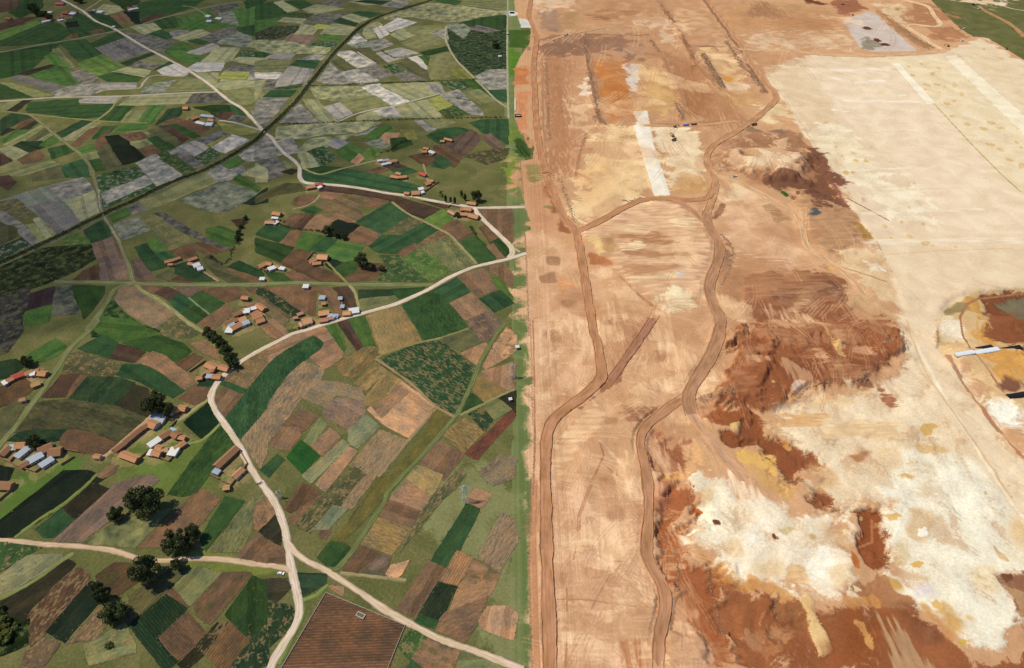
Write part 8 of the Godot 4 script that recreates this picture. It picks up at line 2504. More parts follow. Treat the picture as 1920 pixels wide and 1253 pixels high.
[198,157,112,7.3,1.9,2.6,1,0,1,0,[211.5,-386.4,236.4,-396.2,273.2,-396.2,256.5,-383.2,218.4,-376.8]],
[207,179,141,10.5,1.9,2.6,1,0,1,0,[272.7,-388,319.6,-389.7,322.1,-367.5,274.8,-367.5,254.4,-376.8]],
[165,120,87,5.1,1.2,2.2,0,0,1,0,[269.8,-353.9,292.5,-358.4,283.1,-346.6,272.8,-343.7]],
[202,172,130,5.3,1.35,6,0,0,1,0,[328.5,-366,353.9,-359.9,351,-353.9,327.8,-353.9]],
[198,163,104,0.8,0.5,3.5,0,0,1,0,[339.2,-379.2,345.4,-384.8,355.7,-386.1,357.6,-382.4,351.2,-379.2,347.5,-373.7,340.9,-372.4]],
[202,168,115,0.6,0.5,3.5,0,0,1,0,[302,-333,308.8,-334.4,314.6,-331,310.6,-328.2,303,-328.9]],
[194,165,119,1.2,1.35,6,0,0,1,0,[370.1,-431.8,373.1,-432.7,371,-427.3,369.1,-428.2]],
[198,170,126,1.4,1.35,6,0,0,1,0,[388.4,-372.1,392.2,-373.7,392.9,-370.6,389.3,-369.3]],
[194,170,115,2.8,1.35,6,0,0,1,0,[345.7,-320,352,-319.3,356.9,-316,348.6,-312.7,344.8,-316]],
[196,174,126,1.4,1.35,6,0,0,1,0,[357,-333.7,360,-335.1,358.1,-328.2,355.3,-328.2]],
[129,78,52,12.8,1.35,6,0,-3.75,1,0,[217.5,-373.7,223.7,-370.6,228.2,-358.4,236.2,-343.7,228.4,-326.8,242.9,-311,241.3,-300.4,223.6,-305.5,215,-326.8,210,-348,190.9,-362.9,197.8,-389.7,212.4,-376.8]],
[187,137,82,2.2,1.35,6,0,0,1,0,[220.2,-370.6,228,-361.4,225.9,-358.4,221,-361.4]],
[204,163,98,7.6,1.35,6,0,0,1,0,[189.7,-358.4,206.8,-356.9,207.9,-340.8,209.1,-329.6,195.7,-338,187,-348]],
[189,148,98,6.6,1.35,6,0,0,1,0,[186.6,-346.6,197.6,-332.3,208.7,-328.2,216.9,-318.7,213.4,-311,197,-311]],
[204,174,132,13.3,1.35,6,0,0,1,0,[423.3,-524,507.9,-524,545.2,-519.5,463.7,-386.4,435.4,-396.2,415.3,-404.6,414.9,-432.7,410.1,-464.9,405.9,-487.2]],
[215,203,181,9.5,1.2,2.2,0,0,1,0,[422.6,-519.5,444.8,-524,432.4,-493.5,414.5,-485.1]],
[194,146,82,13.5,1.35,6,0,0,1,0,[459.7,-519.5,472.5,-519.5,462.8,-483.1,481.2,-476.9,499.6,-466.9,471.8,-420.2,454,-429.1,433.9,-434.6,437.9,-466.9]],
[129,80,53,14.5,1.35,6,0,0,1,0,[477.3,-528.5,510.4,-528.5,536.3,-528.5,500.8,-468.9,481.2,-476.9,466.6,-485.1]],
[119,80,63,7.8,1.2,2.2,0,0,1,0,[432.9,-432.7,450.4,-436.4,455.1,-430.9,445.4,-418.4,432.8,-418.4]],
[218,214,203,12.6,1.2,2.2,0,0,1,0,[410.7,-402.9,426.2,-406.3,432.9,-396.2,442.2,-370.6,421.5,-355.4,419.6,-376.8,410.4,-386.4]],
[167,122,97,1.5,1.35,6,0,0,1,3,[406.7,-468.9,402.3,-425.5,404.5,-402.9,404.5,-380,407.2,-346.6]],
[156,111,83,0.8,0.5,3.5,0,0,1,1.6,[442.6,-519.5,434.8,-495.6,432.9,-472.9,433,-447.6,431.2,-420.2]],
[173,146,102,1,1.2,2.2,0,0,1,2,[457.4,-451.4,455.1,-430.9]],
[204,187,160,1.5,1.2,2.2,0,0,1,3,[373.9,-476.9,372.1,-423.7,363.8,-370.6,355.8,-326.8]],
[207,168,136,20,1.2,2.2,0,0,1,0,[15,-325.8,100.8,-325.8,96,-249.7,91.4,-183.8,11.9,-183.8]],
[167,126,95,3.6,1.2,2.2,0,0,0.7,0,[32.4,-325.8,47.3,-322.9,45.7,-317.3,35.5,-318.7]],
[169,130,98,3.3,1.2,2.2,0,0,0.7,0,[55.9,-315.9,64.6,-310.5,61.8,-305.1,55.3,-307.7]],
[169,128,97,3.7,1.2,2.2,0,0,0.7,0,[30.9,-249.7,39,-247.4,36.3,-236.4,31.4,-238.6]],
[167,124,95,3.7,1.2,2.2,0,0,0.7,0,[48.7,-253.1,60.7,-247.4,59.1,-241.9,50.1,-244.1]],
[165,126,97,5.1,1.2,2.2,0,0,0.7,0,[75,-302.4,83.8,-301.1,81.1,-288.1,69.4,-291.9]],
[171,130,100,3.9,1.2,2.2,0,0,0.8,0,[54.1,-293.2,64.5,-286.8,61,-273.1,57.2,-278]],
[205,166,136,3.9,1.2,2.2,0,0,0.8,0,[61.5,-256.5,76.5,-258.9,78,-254.2,65,-249.7]],
[174,120,91,5.5,1.35,6,0,0,1,0,[108.9,-325.8,120.5,-325.8,112.5,-298.4,103.8,-293.2]],
[151,91,59,13,1.35,6,0,-4,1,0,[121,-321.5,139.4,-321.5,133,-301.1,128.6,-273.1,131.1,-254.2,133.5,-232.1,134.8,-207.6,136.8,-196,136.1,-177.8,121.4,-177.8,123.3,-212.5,113.2,-210.5,102.9,-212.5,106.5,-238.6,112.5,-267.1,110.3,-285.5,103.6,-291.9,112,-295.8]],
[163,102,68,3.3,1.9,2.6,2,0,0.8,0,[112.5,-267.1,117.6,-265.9,113.6,-238.6,107.7,-217.6,103.1,-213.5]],
[174,111,67,2.5,1.2,2.2,0,0,1,0,[120.1,-279.3,130.4,-276.8,123.8,-270.7]],
[222,212,190,22,1.5,2.4,0,0.75,1,0,[140,-318.7,170.7,-317.3,189.9,-298.4,182,-261.2,172.3,-236.4,164.8,-236.4,159.2,-254.2,138.9,-256.5,128.7,-268.3,132.3,-291.9,143.7,-298.4]],
[215,190,164,7.5,1.9,2.6,2,0,1,0,[164.5,-330.1,174.2,-331.5,185.9,-314.6,197.1,-294.5,186.1,-290.6,172.1,-305.1,168.4,-317.3]],
[173,95,50,2.3,1.35,6,0,0,1,0,[133.3,-302.4,141.4,-298.4,134.3,-290.6]],
[101,65,53,1.5,1.35,6,0,0,1,0,[146.1,-289.3,150.4,-288.7,152.7,-285.5,147.4,-285.3]],
[189,139,83,8.5,1.35,6,0,0,1,0,[138.4,-254.2,163.3,-254.2,172,-235.3,163.6,-232.1,151.1,-238.6,137.9,-243]],
[140,88,58,13,1.35,6,0,-2.5,1,0,[136.4,-245.2,145,-238.6,172,-235.3,158,-177.8,132.4,-177.8,135.7,-207.6]],
[205,167,137,11.5,1.35,6,0,0,1,0,[102.7,-211.5,113.1,-210,120,-210.5,125.5,-196,120.1,-177.8,93.1,-177.8]],
[173,120,85,2.5,1.9,2.6,2,0,1,0,[69.4,-200.8,73.3,-201.7,73.9,-177.8,69.4,-177.8]],
[171,114,82,3.5,1.9,2.6,2,0,1,0,[78.2,-202.7,83,-202.7,83.5,-177.8,75.8,-177.8]],
[174,134,102,4.5,1.2,2.2,0,0,1,0,[80.1,-223.7,93.1,-224.8,92,-217.6,83.3,-211.5]],
[178,131,100,0.6,0.5,3.5,0,0,1,1.2,[62,-325.8,55.5,-310.5,48.6,-293.2,46.5,-273.1,43,-257.7]],
[178,131,100,0.6,0.5,3.5,0,0,1,1.2,[63.7,-325.8,57.2,-310.5,50.2,-293.2,48.2,-273.1]],
[178,133,102,0.6,0.5,3.5,0,0,1,1.2,[75.9,-254.2,66.6,-245.2,56.9,-230,52.2,-221.6]],
[173,130,98,0.6,0.5,3.5,0,0,1,1.2,[29.8,-228.4,52.7,-227.4,82.1,-223.7]],
[173,128,97,0.6,0.5,3.5,0,0,1,1.2,[59.9,-261.2,67.8,-256,79.3,-256.5]],
[171,124,95,0.7,0.5,3.5,0,0,1,1.4,[36.8,-236.4,35.5,-207.6,32.7,-183.8]],
[178,130,98,0.8,0.5,3.5,0,0,1,1.6,[19,-325.8,16.5,-273.1,16.4,-227.9,16.5,-183.8]],
[163,119,91,0.7,0.5,3.5,0,0,1,1.4,[15.5,-325.8,13.6,-273.1,13.4,-227.9,14.2,-183.8]],
[187,139,104,2,1.35,6,0,0,1,4,[16.7,-325.8,14.6,-285.5,13.8,-249.7,14.1,-217.6,13.7,-183.1]],
[139,87,57,13,1.35,6,0,0,1,0,[158.5,-238.6,173.9,-235.3,189,-228.9,210.5,-224.8,240.3,-224.8,265.5,-227.9,270.1,-220.6,281.1,-198.9,287.7,-193.2,308.5,-197,316.6,-197.9,325,-201.7,362.4,-207.6,343.8,-177.8,142.7,-177.8]],
[160,117,85,5.9,1.35,6,0,0,0.8,0,[150.7,-208.6,163.1,-211.5,179.7,-208.6,173.8,-201.7,157.7,-198.9,148.5,-199.8]],
[156,109,76,3.6,1.35,6,0,0,0.7,0,[155.5,-197.9,172.2,-199.8,169.3,-193.2,157.2,-190.4]],
[221,207,185,22,1.5,2.4,0,1,1,0,[177.6,-311.8,195.3,-302.4,215.2,-294.5,237.7,-289.3,248,-281.8,239.7,-268.3,243.5,-258.9,236.2,-245.2,227.6,-238.6,237.5,-227.9,212.1,-223.7,199.8,-234.3,184,-228.9,174.2,-236.4,158.8,-239.7,153.8,-244.1,170.8,-311.8]],
[226,220,207,8.9,1.2,2.2,0,0,1,0,[204.3,-270.7,225.9,-268.3,220.9,-254.2,201.9,-240.8,201.4,-252]],
[225,217,200,6.2,1.2,2.2,0,0,1,0,[171.1,-286.8,181.7,-285.5,183.6,-273.1,166.9,-270.7]],
[204,170,130,4.4,1.9,2.6,1,0,1,0,[191.8,-254.2,201.8,-253.1,198.8,-240.8,182.9,-238.6]],
[200,181,140,2.6,1.2,2.2,0,0,1,0,[190.8,-279.3,202.1,-284.3,205.6,-281.8,196.5,-276.8]],
[101,65,53,1.7,1.35,6,0,0,1,0,[184.8,-277.4,188.3,-278,189.3,-272.5,186.3,-271.3]],
[191,165,126,3.2,1.2,2.2,0,0,1,0,[211.4,-279.3,220.3,-276.8,215,-270.7,210,-271.9]],
[219,212,194,22,1.5,2.4,0,0.75,1,0,[286.7,-311.8,297.2,-325.8,398.6,-331.5,440,-331.5,388.8,-249.7,352.2,-249.7,329.6,-245.2,325.9,-236.4,335.6,-232.1,334.6,-219.6,317.1,-198.9,304.6,-193.2,288.1,-194.2,281.5,-199.8,270.7,-217.6,267.5,-225.8,254.2,-234.3,250.6,-245.2,260.5,-254.2,267.3,-273.1,269,-290.6,275,-299.7]],
[202,176,141,9.1,1.2,2.2,0,0,1,0,[297.9,-301.1,313.3,-295.8,308.3,-280.5,283.9,-269.5,288.8,-285.5]],
[226,220,207,2.3,1.35,6,0,0,1,0,[293.1,-280.5,299.7,-283,299,-276.8,291.7,-275]],
[189,154,100,6.9,1.2,2.2,0,0,1,0,[284.9,-222.7,295.2,-217.6,287.2,-199.8,277.6,-211.5,273.6,-217.6]],
[194,163,89,1.9,1.35,6,0,0,1,0,[282.5,-201.7,289.1,-199.8,283.4,-196,280.6,-197.9]],
[205,168,102,0.6,0.5,3.5,0,0,1,0,[276.1,-254.2,282.6,-257.1,286.5,-255.4,280.8,-250.8,276.9,-251.4]],
[205,170,112,0.6,0.5,3.5,0,0,1,0,[277.4,-225.8,281.4,-227.9,284.2,-223.2,281.2,-221.1,277,-222.7]],
[187,148,89,3.9,1.2,2.2,0,0,1,0,[252.7,-243,266,-243,264.2,-236.4,254.6,-235.3]],
[207,198,198,4.4,1.2,2.2,0,0,1,0,[269.7,-237.5,283.4,-240.8,281.4,-232.1,268.9,-228.9]],
[204,168,112,2.5,1.35,6,0,0,1,0,[273.4,-293.2,283.9,-294.5,285.5,-290.6,274.8,-288.7]],
[196,168,128,1.5,1.35,6,0,0,1,0,[340.4,-275.6,343.4,-261.2,345.8,-254.2,340,-258.9]],
[205,179,140,13.4,1.2,2.2,0,0,1,0,[356.6,-285.5,379.9,-298.4,397,-298.4,375,-261.2,352.6,-258.9]],
[129,76,48,8.8,1.35,6,0,-5,1,0,[244.8,-299.7,254.9,-299.7,254.8,-288.1,246,-270.7,243.5,-250.8,252.4,-249.7,260.5,-254.2,266.3,-270.7,266.9,-285.5,275.5,-301.1,268.2,-302.4]],
[182,146,104,2.6,1.35,6,0,0,1,0,[255,-297.1,262.8,-297.1,259.1,-290.6,253.4,-290]],
[180,109,61,2.9,1.35,6,0,0,1,0,[239.7,-268.3,243.5,-258.9,238.1,-247.4,235.5,-254.2]],
[158,113,80,7.5,1.35,6,0,0,1,0,[224.3,-240.8,252.6,-245.2,254.2,-234.3,269,-224.8,240.7,-225.8,228.4,-230]],
[211,189,155,1.4,1.35,6,0,0,1,0,[229.6,-238.6,234,-234.3,229.2,-232.1]],
[204,172,125,5.3,1.35,6,0,1.25,1,0,[189,-228.9,200,-232.1,198.1,-211.5,200.1,-197.9,198.4,-193.2,187.2,-190.4,191.5,-197.9,190.6,-212.5]],
[136,91,61,6.3,1.35,6,0,-2,1,0,[174.8,-224.8,185.4,-226.8,191.6,-221.6,190.6,-212.5,178.7,-211.5,172.7,-217.6]],
[136,80,48,16.6,1.2,2.2,0,0,1,0,[210.8,-222.7,241.4,-222.7,241,-207.6,225,-177.8,197.6,-177.8,206.4,-207.6]],
[191,141,87,4.2,1.35,6,0,0,1,0,[219.2,-213.5,228.3,-214.5,229.4,-197.9,223.6,-190.4,221.8,-202.7]],
[165,130,98,7.6,1.9,2.6,2,0,1,0,[240.1,-219.6,245.9,-214.5,258.2,-190.4,256,-177.8,237.8,-177.8,238.3,-205.6]],
[118,76,53,7,1.2,2.2,0,0,0.8,0,[252.8,-221.6,264.7,-221.6,273.9,-203.7,266.4,-196,258.4,-207.6]],
[136,96,74,9.7,1.35,6,0,0,1,0,[329,-244.1,343.1,-247.4,349,-244.1,364.8,-244.1,349.1,-217.6,335.1,-219.6,333.6,-232.1]],
[163,128,95,2.5,1.35,6,0,0,1,0,[330.1,-238.6,341.6,-232.1,334,-217.6,334.4,-230]],
[109,73,55,2.5,1.35,6,0,0,1,0,[332.9,-245.8,341.8,-246.9,341.7,-243,333.7,-239.7]],
[154,115,85,6.5,1.35,6,0,0,1,0,[334,-217.6,349.1,-217.6,337.4,-197.9,319,-198.9]],
[160,106,74,0.8,0.5,3.5,0,0,1,1.6,[266.2,-293.2,259.2,-274.4,245.5,-269.5]],
[205,179,141,6.4,1.2,2.2,0,0,0.7,0,[168.9,-254.2,184.8,-258.9,184.9,-245.2,173.1,-239.7]],
[202,172,132,6.7,1.2,2.2,0,0,0.6,0,[223.2,-285.5,240.3,-284.3,237.4,-270.7,224.2,-269.5]],
[205,177,138,5.8,1.2,2.2,0,0,0.6,0,[219.3,-249.7,235.5,-254.2,232.5,-240.8,220.7,-236.4]],
[205,181,140,5.8,1.2,2.2,0,0,0.6,0,[271.6,-270.7,283.4,-273.1,276.1,-254.2,262.7,-249.7]],
[209,187,149,8,1.2,2.2,0,0,0.6,0,[311.2,-247.4,333.4,-254.2,331.1,-238.6,311.3,-227.9]],
[187,137,85,5.6,1.5,2.4,0,0,0.8,0,[162.3,-245.2,175.4,-240.8,187,-232.1,183.7,-227.9,169.5,-234.3,158.5,-238.6]],
[185,133,82,4,1.5,2.4,0,0,0.8,0,[214.8,-225.8,240.4,-230,244.2,-224.8,223.2,-221.6]],
[187,139,87,5,1.5,2.4,0,0,0.8,0,[270.4,-227.9,279.5,-215.5,284.4,-201.7,277.7,-199.8,269.6,-219.6]],
[205,174,130,5.3,1.2,2.2,0,0,0.7,0,[140.9,-317.3,154.9,-318.7,149.9,-306.4,139.2,-303.7]],
[187,133,78,3.3,1.5,2.4,0,0,0.8,0,[128.1,-270.7,138.9,-256.5,135.8,-252,127.7,-263.5]],
[207,179,138,5.1,1.2,2.2,0,0,0.6,0,[150.5,-270.7,161.8,-273.1,160.9,-261.2,149.9,-258.9]],
[202,170,128,6.2,1.5,2.4,0,0,0.7,0,[248,-409.8,295.1,-422,324.8,-432.7,314.7,-420.2,278,-409.8,253.3,-402.9]],
[205,176,136,8.1,1.2,2.2,0,0,0.6,0,[293.6,-355.4,314.8,-361.4,308.2,-340.8,289.9,-335.1]],
[194,155,112,7.4,1.5,2.4,0,0,0.7,0,[235.3,-340.8,247.9,-338,247.8,-318.7,235.9,-316]],
[213,193,166,7.5,1,3.5,0,0,0.85,0,[420,-675,593,-675,704,-675,635.3,-571.9,536.1,-573.8,500.1,-569.2,468.2,-561,439.1,-540.6,416.2,-511.3,401.7,-483.9,399.8,-444,401.5,-392.2,401.2,-336,399.4,-278.7,373.9,-261.5,370.8,-310.9,370.1,-374.4,369.5,-430.4,378.1,-487.7,399,-553.8]],
[222,209,186,1.5,0.5,3.5,0,0,1,3,[385.7,-487.7,377.4,-417.2,376.1,-352,376.3,-292.1]],
[202,176,141,1,0.5,3.5,0,0,1,2,[389.5,-519.5,375.7,-444,377.4,-380.3,378.9,-310.9]],
[205,181,149,1,0.5,3.5,0,0,1,2,[359,-641,409,-633,479,-641,565,-646]],
[223,212,196,4.5,1.9,2.6,1,0,0.5,9,[401,-658,488,-661,581,-663]],
[207,185,155,2.5,1.9,2.6,1,0,0.45,5,[452,-947,580,-954]],
[207,185,155,2.5,1.9,2.6,1,0,0.45,5,[443,-878,572,-887]],
[224,212,198,2.5,1.9,2.6,1,0,0.45,5,[441,-832,573,-841]],
[207,185,156,2.5,1.9,2.6,1,0,0.45,5,[433,-774,574,-785]],
[224,212,198,2.5,1.9,2.6,1,0,0.45,5,[426,-722,574,-732]],
[162,117,85,27.4,1.9,2.6,2,0,0.8,0,[279,-1318,345,-1207,352,-984,292,-965,275,-1133]],
[130,98,80,38.7,1.35,6,0,0,0.8,0,[63,-1405,229,-1392,213,-1300,97,-1266]],
[173,131,98,46.4,1.35,6,0,0,0.7,0,[167,-1722,371,-1722,306,-1480,166,-1502]],
[160,115,85,21.9,1.9,2.6,2,0,0.8,0,[51,-1288,100,-1255,73,-788,53,-847]],
[145,102,76,24.3,1.9,2.6,2,0,0.7,0,[545,-1635,591,-1480,491,-1516]],
[171,126,91,35.8,1.9,2.6,1,0,0.8,0,[524,-1516,683,-1554,653,-1411,507,-1379]],
[213,183,141,24.3,1.35,6,0,0,1,0,[150,-969,183,-973,196,-767,146,-753,84,-707,87,-802,121,-926]],
[204,163,117,18.2,1.2,2.2,0,0,0.7,0,[91,-817,129,-912,133,-817,98,-735]],
[213,193,162,25.2,1.35,6,0,0,1,0,[208,-969,269,-962,273,-862,255,-802,203,-767]],
[187,146,100,18.1,1.35,6,0,0,0.8,0,[212,-817,254,-824,250,-771,208,-766]],
[156,115,87,24.6,1.35,6,0,0,1,0,[276,-862,311,-926,377,-958,421,-943,424,-850,408,-758,365,-771,330,-794,287,-814]],
[193,157,125,24.7,1.35,6,0,3,1,0,[287,-862,334,-912,389,-915,398,-850,369,-808,322,-814,291,-829]],
[209,185,155,20.8,1.35,6,0,0,1,0,[296,-844,348,-882,385,-853,344,-817]],
[114,78,61,23,1.35,6,0,0,1,0,[411,-908,425,-866,413,-742,390,-737,365,-771,323,-785,333,-802,389,-817]],
[169,126,95,22.2,1.2,2.2,0,0,0.6,0,[120.3,-553.8,147.4,-519.5,137,-487.7,91.5,-444,86.3,-487.7]],
[165,122,91,14.5,1.9,2.6,1,0,0.7,0,[251,-641,313.2,-610.5,334.4,-571.9,251.4,-553.8,233.1,-590.8]],
[222,216,205,2.8,0.5,3.5,0,0,1,0,[181,-973,201,-971,200,-766,179,-765]],
[194,161,106,1.2,0.5,3,0,0,.6,0,[729,-1184,726,-1178,722,-1176,719,-1178,722,-1185,724,-1191,728,-1192,732,-1195,733,-1191]],
[194,161,106,1.2,0.5,3,0,0,.6,0,[692,-1175,689,-1173,686,-1173,683,-1175,684,-1180,687,-1184,689,-1185,692,-1185,693,-1180]],
[194,161,106,1.2,0.5,3,0,0,.6,0,[752,-1211,750,-1206,747,-1208,745,-1210,746,-1214,748,-1218,751,-1222,752,-1218,754,-1215]],
[194,161,106,1.2,0.5,3,0,0,.6,0,[696,-1128,693,-1123,690,-1127,687,-1130,686,-1136,689,-1142,694,-1142,697,-1139,699,-1133]],
[194,161,106,1.2,0.5,3,0,0,.6,0,[744,-1132,738,-1125,733,-1122,730,-1124,732,-1131,735,-1137,739,-1140,745,-1145,743,-1138]],
[194,161,106,1.2,0.5,3,0,0,.6,0,[733,-1091,729,-1087,726,-1087,727,-1093,727,-1099,731,-1101,735,-1105,736,-1101,735,-1096]],
[194,161,106,1.2,0.5,3,0,0,.6,0,[682,-1112,680,-1109,679,-1110,677,-1112,679,-1116,681,-1119,683,-1122,683,-1117,684,-1114]],
[194,161,106,1.2,0.5,3,0,0,.6,0,[715,-1133,712,-1131,709,-1130,706,-1135,704,-1139,706,-1142,710,-1141,714,-1140,717,-1136]],
[194,161,106,1.2,0.5,3,0,0,.6,0,[693,-1051,689,-1050,685,-1047,684,-1051,683,-1055,684,-1060,689,-1062,693,-1062,694,-1056]],
[194,161,106,1.2,0.5,3,0,0,.6,0,[674,-1004,672,-1004,670,-1004,668,-1005,669,-1009,671,-1010,673,-1012,675,-1011,675,-1008]],
[194,161,106,1.2,0.5,3,0,0,.6,0,[684,-974,681,-971,677,-972,675,-975,676,-980,679,-983,682,-984,686,-985,685,-979]],
[194,161,106,1.2,0.5,3,0,0,.6,0,[703,-961,700,-957,695,-957,691,-959,693,-963,693,-968,698,-971,701,-968,703,-966]],
[194,161,106,1.2,0.5,3,0,0,.6,0,[726,-983,723,-978,716,-976,714,-980,712,-982,714,-986,718,-991,723,-989,725,-987]],
[194,161,106,1.2,0.5,3,0,0,.6,0,[731,-963,727,-961,722,-960,718,-962,720,-966,720,-970,724,-969,728,-971,730,-967]],
[194,161,106,1.2,0.5,3,0,0,.6,0,[685,-907,682,-904,678,-904,674,-908,674,-912,675,-916,680,-915,683,-914,686,-911]],
[194,161,106,1.2,0.5,3,0,0,.6,0,[689,-889,686,-888,682,-888,681,-892,680,-898,684,-901,687,-901,689,-898,689,-894]],
[194,161,106,1.2,0.5,3,0,0,.6,0,[683,-857,680,-856,678,-857,676,-860,676,-864,679,-869,682,-868,685,-866,685,-861]],
[194,161,106,1.2,0.5,3,0,0,.6,0,[689,-841,684,-839,681,-837,679,-838,683,-844,685,-849,690,-855,694,-854,693,-849]],
[194,161,106,1.2,0.5,3,0,0,.6,0,[722,-914,719,-911,718,-912,717,-915,719,-918,720,-923,723,-924,723,-920,725,-918]],
[194,161,106,1.2,0.5,3,0,0,.6,0,[719,-898,717,-896,714,-896,715,-899,716,-902,718,-905,720,-906,720,-903,721,-901]],
[194,161,106,1.2,0.5,3,0,0,.6,0,[476,-983,474,-979,471,-980,468,-980,466,-982,469,-985,471,-988,474,-988,476,-987]],
[194,161,106,1.2,0.5,3,0,0,.6,0,[478,-879,475,-878,473,-880,472,-882,472,-885,473,-889,475,-887,478,-887,477,-883]],
[194,161,106,1.2,0.5,3,0,0,.6,0,[473,-860,471,-859,469,-858,468,-859,466,-861,468,-865,471,-865,472,-865,474,-863]],
[194,161,106,1.2,0.5,3,0,0,.6,0,[448,-827,447,-823,443,-825,441,-825,440,-827,442,-830,444,-834,447,-832,448,-830]],
[194,161,106,1.2,0.5,3,0,0,.6,0,[456,-827,455,-826,453,-826,451,-826,451,-828,452,-829,454,-831,455,-831,457,-830]],
[194,161,106,1.2,0.5,3,0,0,.6,0,[487,-858,484,-856,481,-855,481,-858,482,-862,483,-867,486,-869,487,-865,487,-862]],
[194,161,106,1.2,0.5,3,0,0,.6,0,[457,-874,456,-871,455,-872,453,-872,454,-874,454,-876,456,-877,457,-878,457,-876]],
[194,161,106,1.2,0.5,3,0,0,.6,0,[703,-1221,701,-1217,698,-1215,696,-1218,696,-1220,696,-1222,699,-1226,701,-1224,705,-1225]],
[194,161,106,1.2,0.5,3,0,0,.6,0,[730,-1231,728,-1229,725,-1228,724,-1232,726,-1237,729,-1240,730,-1240,731,-1239,731,-1236]],
[194,161,106,1.2,0.5,3,0,0,.6,0,[719,-1123,718,-1123,716,-1122,716,-1126,716,-1129,718,-1129,719,-1130,720,-1130,720,-1126]],
[194,161,106,1.2,0.5,3,0,0,.6,0,[700,-1100,699,-1097,698,-1099,696,-1100,697,-1104,698,-1105,700,-1107,701,-1104,701,-1102]],
[194,161,106,1.2,0.5,3,0,0,.6,0,[708,-1066,707,-1064,704,-1062,701,-1062,700,-1065,701,-1068,705,-1070,708,-1070,709,-1068]],
[194,161,106,1.2,0.5,3,0,0,.6,0,[442,-876,441,-875,440,-875,438,-875,438,-876,439,-878,440,-879,442,-880,442,-877]],
[194,161,106,1.2,0.5,3,0,0,.6,0,[459,-903,458,-900,456,-899,456,-901,456,-903,457,-906,458,-906,459,-906,460,-905]],
[194,161,106,1.2,0.5,3,0,0,.6,0,[749,-961,748,-960,747,-960,746,-962,747,-965,748,-967,750,-967,752,-966,751,-963]],
[194,161,106,1.2,0.5,3,0,0,.6,0,[670,-1054,668,-1053,666,-1051,665,-1052,665,-1054,665,-1056,667,-1058,669,-1057,670,-1056]],
[194,161,106,1.2,0.5,3,0,0,.6,0,[888,-1257,884,-1256,881,-1256,880,-1260,879,-1263,879,-1267,883,-1265,886,-1265,889,-1261]],
[194,161,106,1.2,0.5,3,0,0,.6,0,[884,-1311,880,-1307,875,-1301,877,-1306,876,-1308,879,-1315,883,-1318,886,-1321,885,-1317]],
[194,161,106,1.2,0.5,3,0,0,.6,0,[445,-822,443,-818,441,-820,439,-823,439,-828,442,-830,445,-833,446,-828,447,-825]],
[194,161,106,1.2,0.5,3,0,0,.6,0,[454,-825,453,-823,451,-822,450,-825,450,-828,452,-830,453,-830,454,-829,455,-827]],
[194,161,106,1.2,0.5,3,0,0,.6,0,[443,-691,440,-689,438,-687,437,-690,436,-692,439,-695,441,-698,443,-696,443,-694]],
[194,161,106,1.2,0.5,3,0,0,.6,0,[461,-667,459,-665,458,-668,456,-669,457,-672,458,-674,461,-676,462,-673,463,-670]],
[194,161,106,1.2,0.5,3,0,0,.6,0,[475,-655,473,-652,469,-650,466,-651,465,-654,466,-658,470,-660,475,-661,477,-659]],
[194,161,106,1.2,0.5,3,0,0,.6,0,[488,-695,487,-694,486,-694,485,-696,485,-698,487,-701,488,-701,490,-700,489,-697]],
[194,161,106,1.2,0.5,3,0,0,.6,0,[504,-650,503,-648,502,-647,500,-647,500,-649,500,-650,502,-652,503,-651,505,-651]],
[194,161,106,1.2,0.5,3,0,0,.6,0,[471,-856,469,-854,468,-854,467,-857,467,-859,468,-862,470,-861,472,-861,473,-859]],
[194,161,106,1.2,0.5,3,0,0,.6,0,[486,-857,484,-855,482,-855,480,-856,479,-858,480,-861,483,-862,485,-861,486,-860]],
[194,161,106,1.2,0.5,3,0,0,.6,0,[438,-666,437,-666,435,-665,435,-667,435,-668,435,-670,437,-670,438,-669,439,-668]],
[194,161,106,1.2,0.5,3,0,0,.6,0,[489,-734,488,-733,487,-733,486,-734,486,-736,487,-737,488,-738,489,-737,489,-736]],
[194,161,106,1.2,0.5,3,0,0,.6,0,[522,-796,521,-794,519,-794,519,-796,520,-798,520,-800,522,-800,523,-800,523,-798]],
[194,161,106,1.2,0.5,3,0,0,.6,0,[478,-650,477,-648,476,-648,475,-650,475,-651,476,-653,477,-653,479,-653,479,-652]],
[194,161,106,1.2,0.5,3,0,0,.6,0,[465,-701,464,-698,462,-698,461,-700,462,-702,463,-705,465,-705,466,-705,466,-703]],
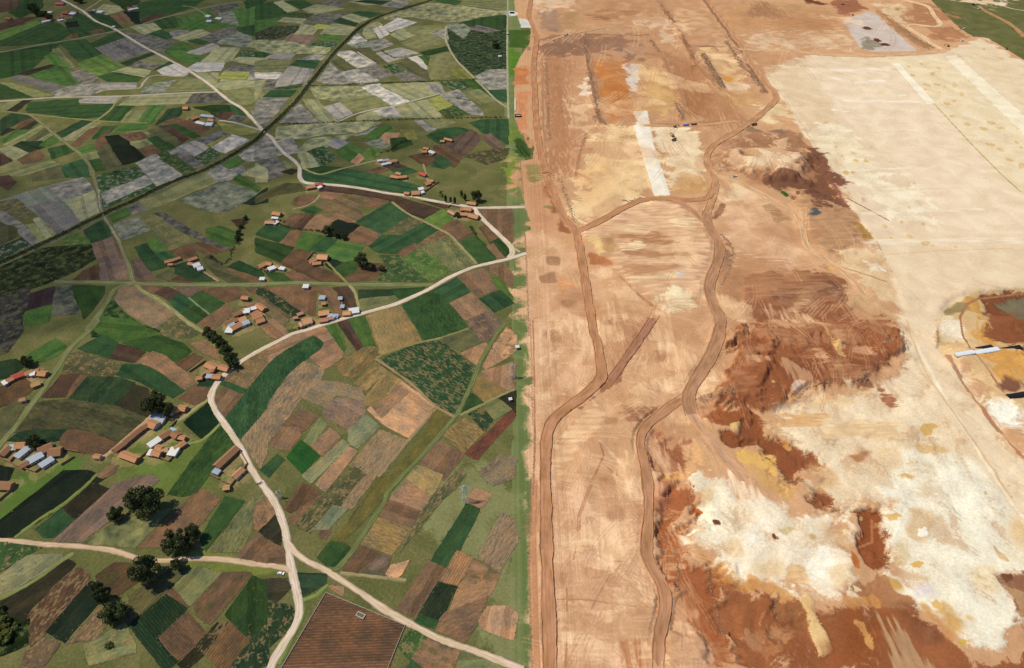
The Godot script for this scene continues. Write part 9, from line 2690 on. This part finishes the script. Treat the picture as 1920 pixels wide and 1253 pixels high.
[194,161,106,1.2,0.5,3,0,0,.6,0,[390.9,-528.4,389.8,-528,389.2,-528,388.6,-528.2,388.9,-529.1,389.1,-530.3,390.1,-530.9,391.1,-530.9,391.5,-529.8]],
[194,161,106,1.2,0.5,3,0,0,.6,0,[373.6,-443.7,372.4,-442.5,371.7,-442.1,371,-442.2,371.4,-443.4,371.8,-444.7,372.8,-445.6,373.4,-445.5,374.3,-445.5]],
[194,161,106,1.2,0.5,3,0,0,.6,0,[384.5,-371.2,383.8,-370.7,382.9,-370.4,381.9,-370.5,381.1,-371.1,381.9,-371.9,383,-372.3,384.2,-372.5,384.7,-371.9]],
[194,161,106,1.2,0.5,3,0,0,.6,0,[372.3,-376,371.4,-374.8,370.5,-374,370.1,-374.6,369.8,-375.3,370.7,-376.7,371.6,-377.6,372.6,-378.2,372.9,-377.4]],
[194,161,106,1.2,0.5,3,0,0,.6,0,[338.8,-366.8,337.8,-366.7,337,-366.4,336.2,-366.8,335.9,-367.7,336.8,-368.3,337.5,-368.7,338.4,-368.5,338.4,-367.6]],
[194,161,106,1.2,0.5,3,0,0,.6,0,[354.8,-343.7,354.1,-343,352.7,-343,351.8,-343.8,351.7,-344.6,352.5,-345.1,353.2,-345.3,354.1,-345.1,354.5,-344.5]],
[194,161,106,1.2,0.5,3,0,0,.6,0,[384.6,-320.8,383.6,-320.6,382.6,-321,381.6,-321.8,381.8,-322.9,382.6,-323.3,383.4,-323.3,384.1,-322.5,384.4,-321.8]],
[194,161,106,1.2,0.5,3,0,0,.6,0,[318.8,-322.5,318.3,-321.8,317.7,-321.9,317.2,-322,317.5,-322.6,317.8,-323.2,318.4,-323.8,318.9,-323.7,318.9,-323.1]],
[194,161,106,1.2,0.5,3,0,0,.6,0,[321.9,-343.7,321.1,-342.9,320.5,-342.6,320.2,-342.9,320,-343.3,320.4,-344.1,321,-344.8,321.7,-345.1,322,-344.5]],
[194,161,106,1.2,0.5,3,0,0,.6,0,[361.8,-314.2,360.3,-312.6,359.1,-312.3,358.6,-312.9,359.4,-314.4,360,-316,361.3,-316.6,362.4,-316.9,362.9,-316.1]]]
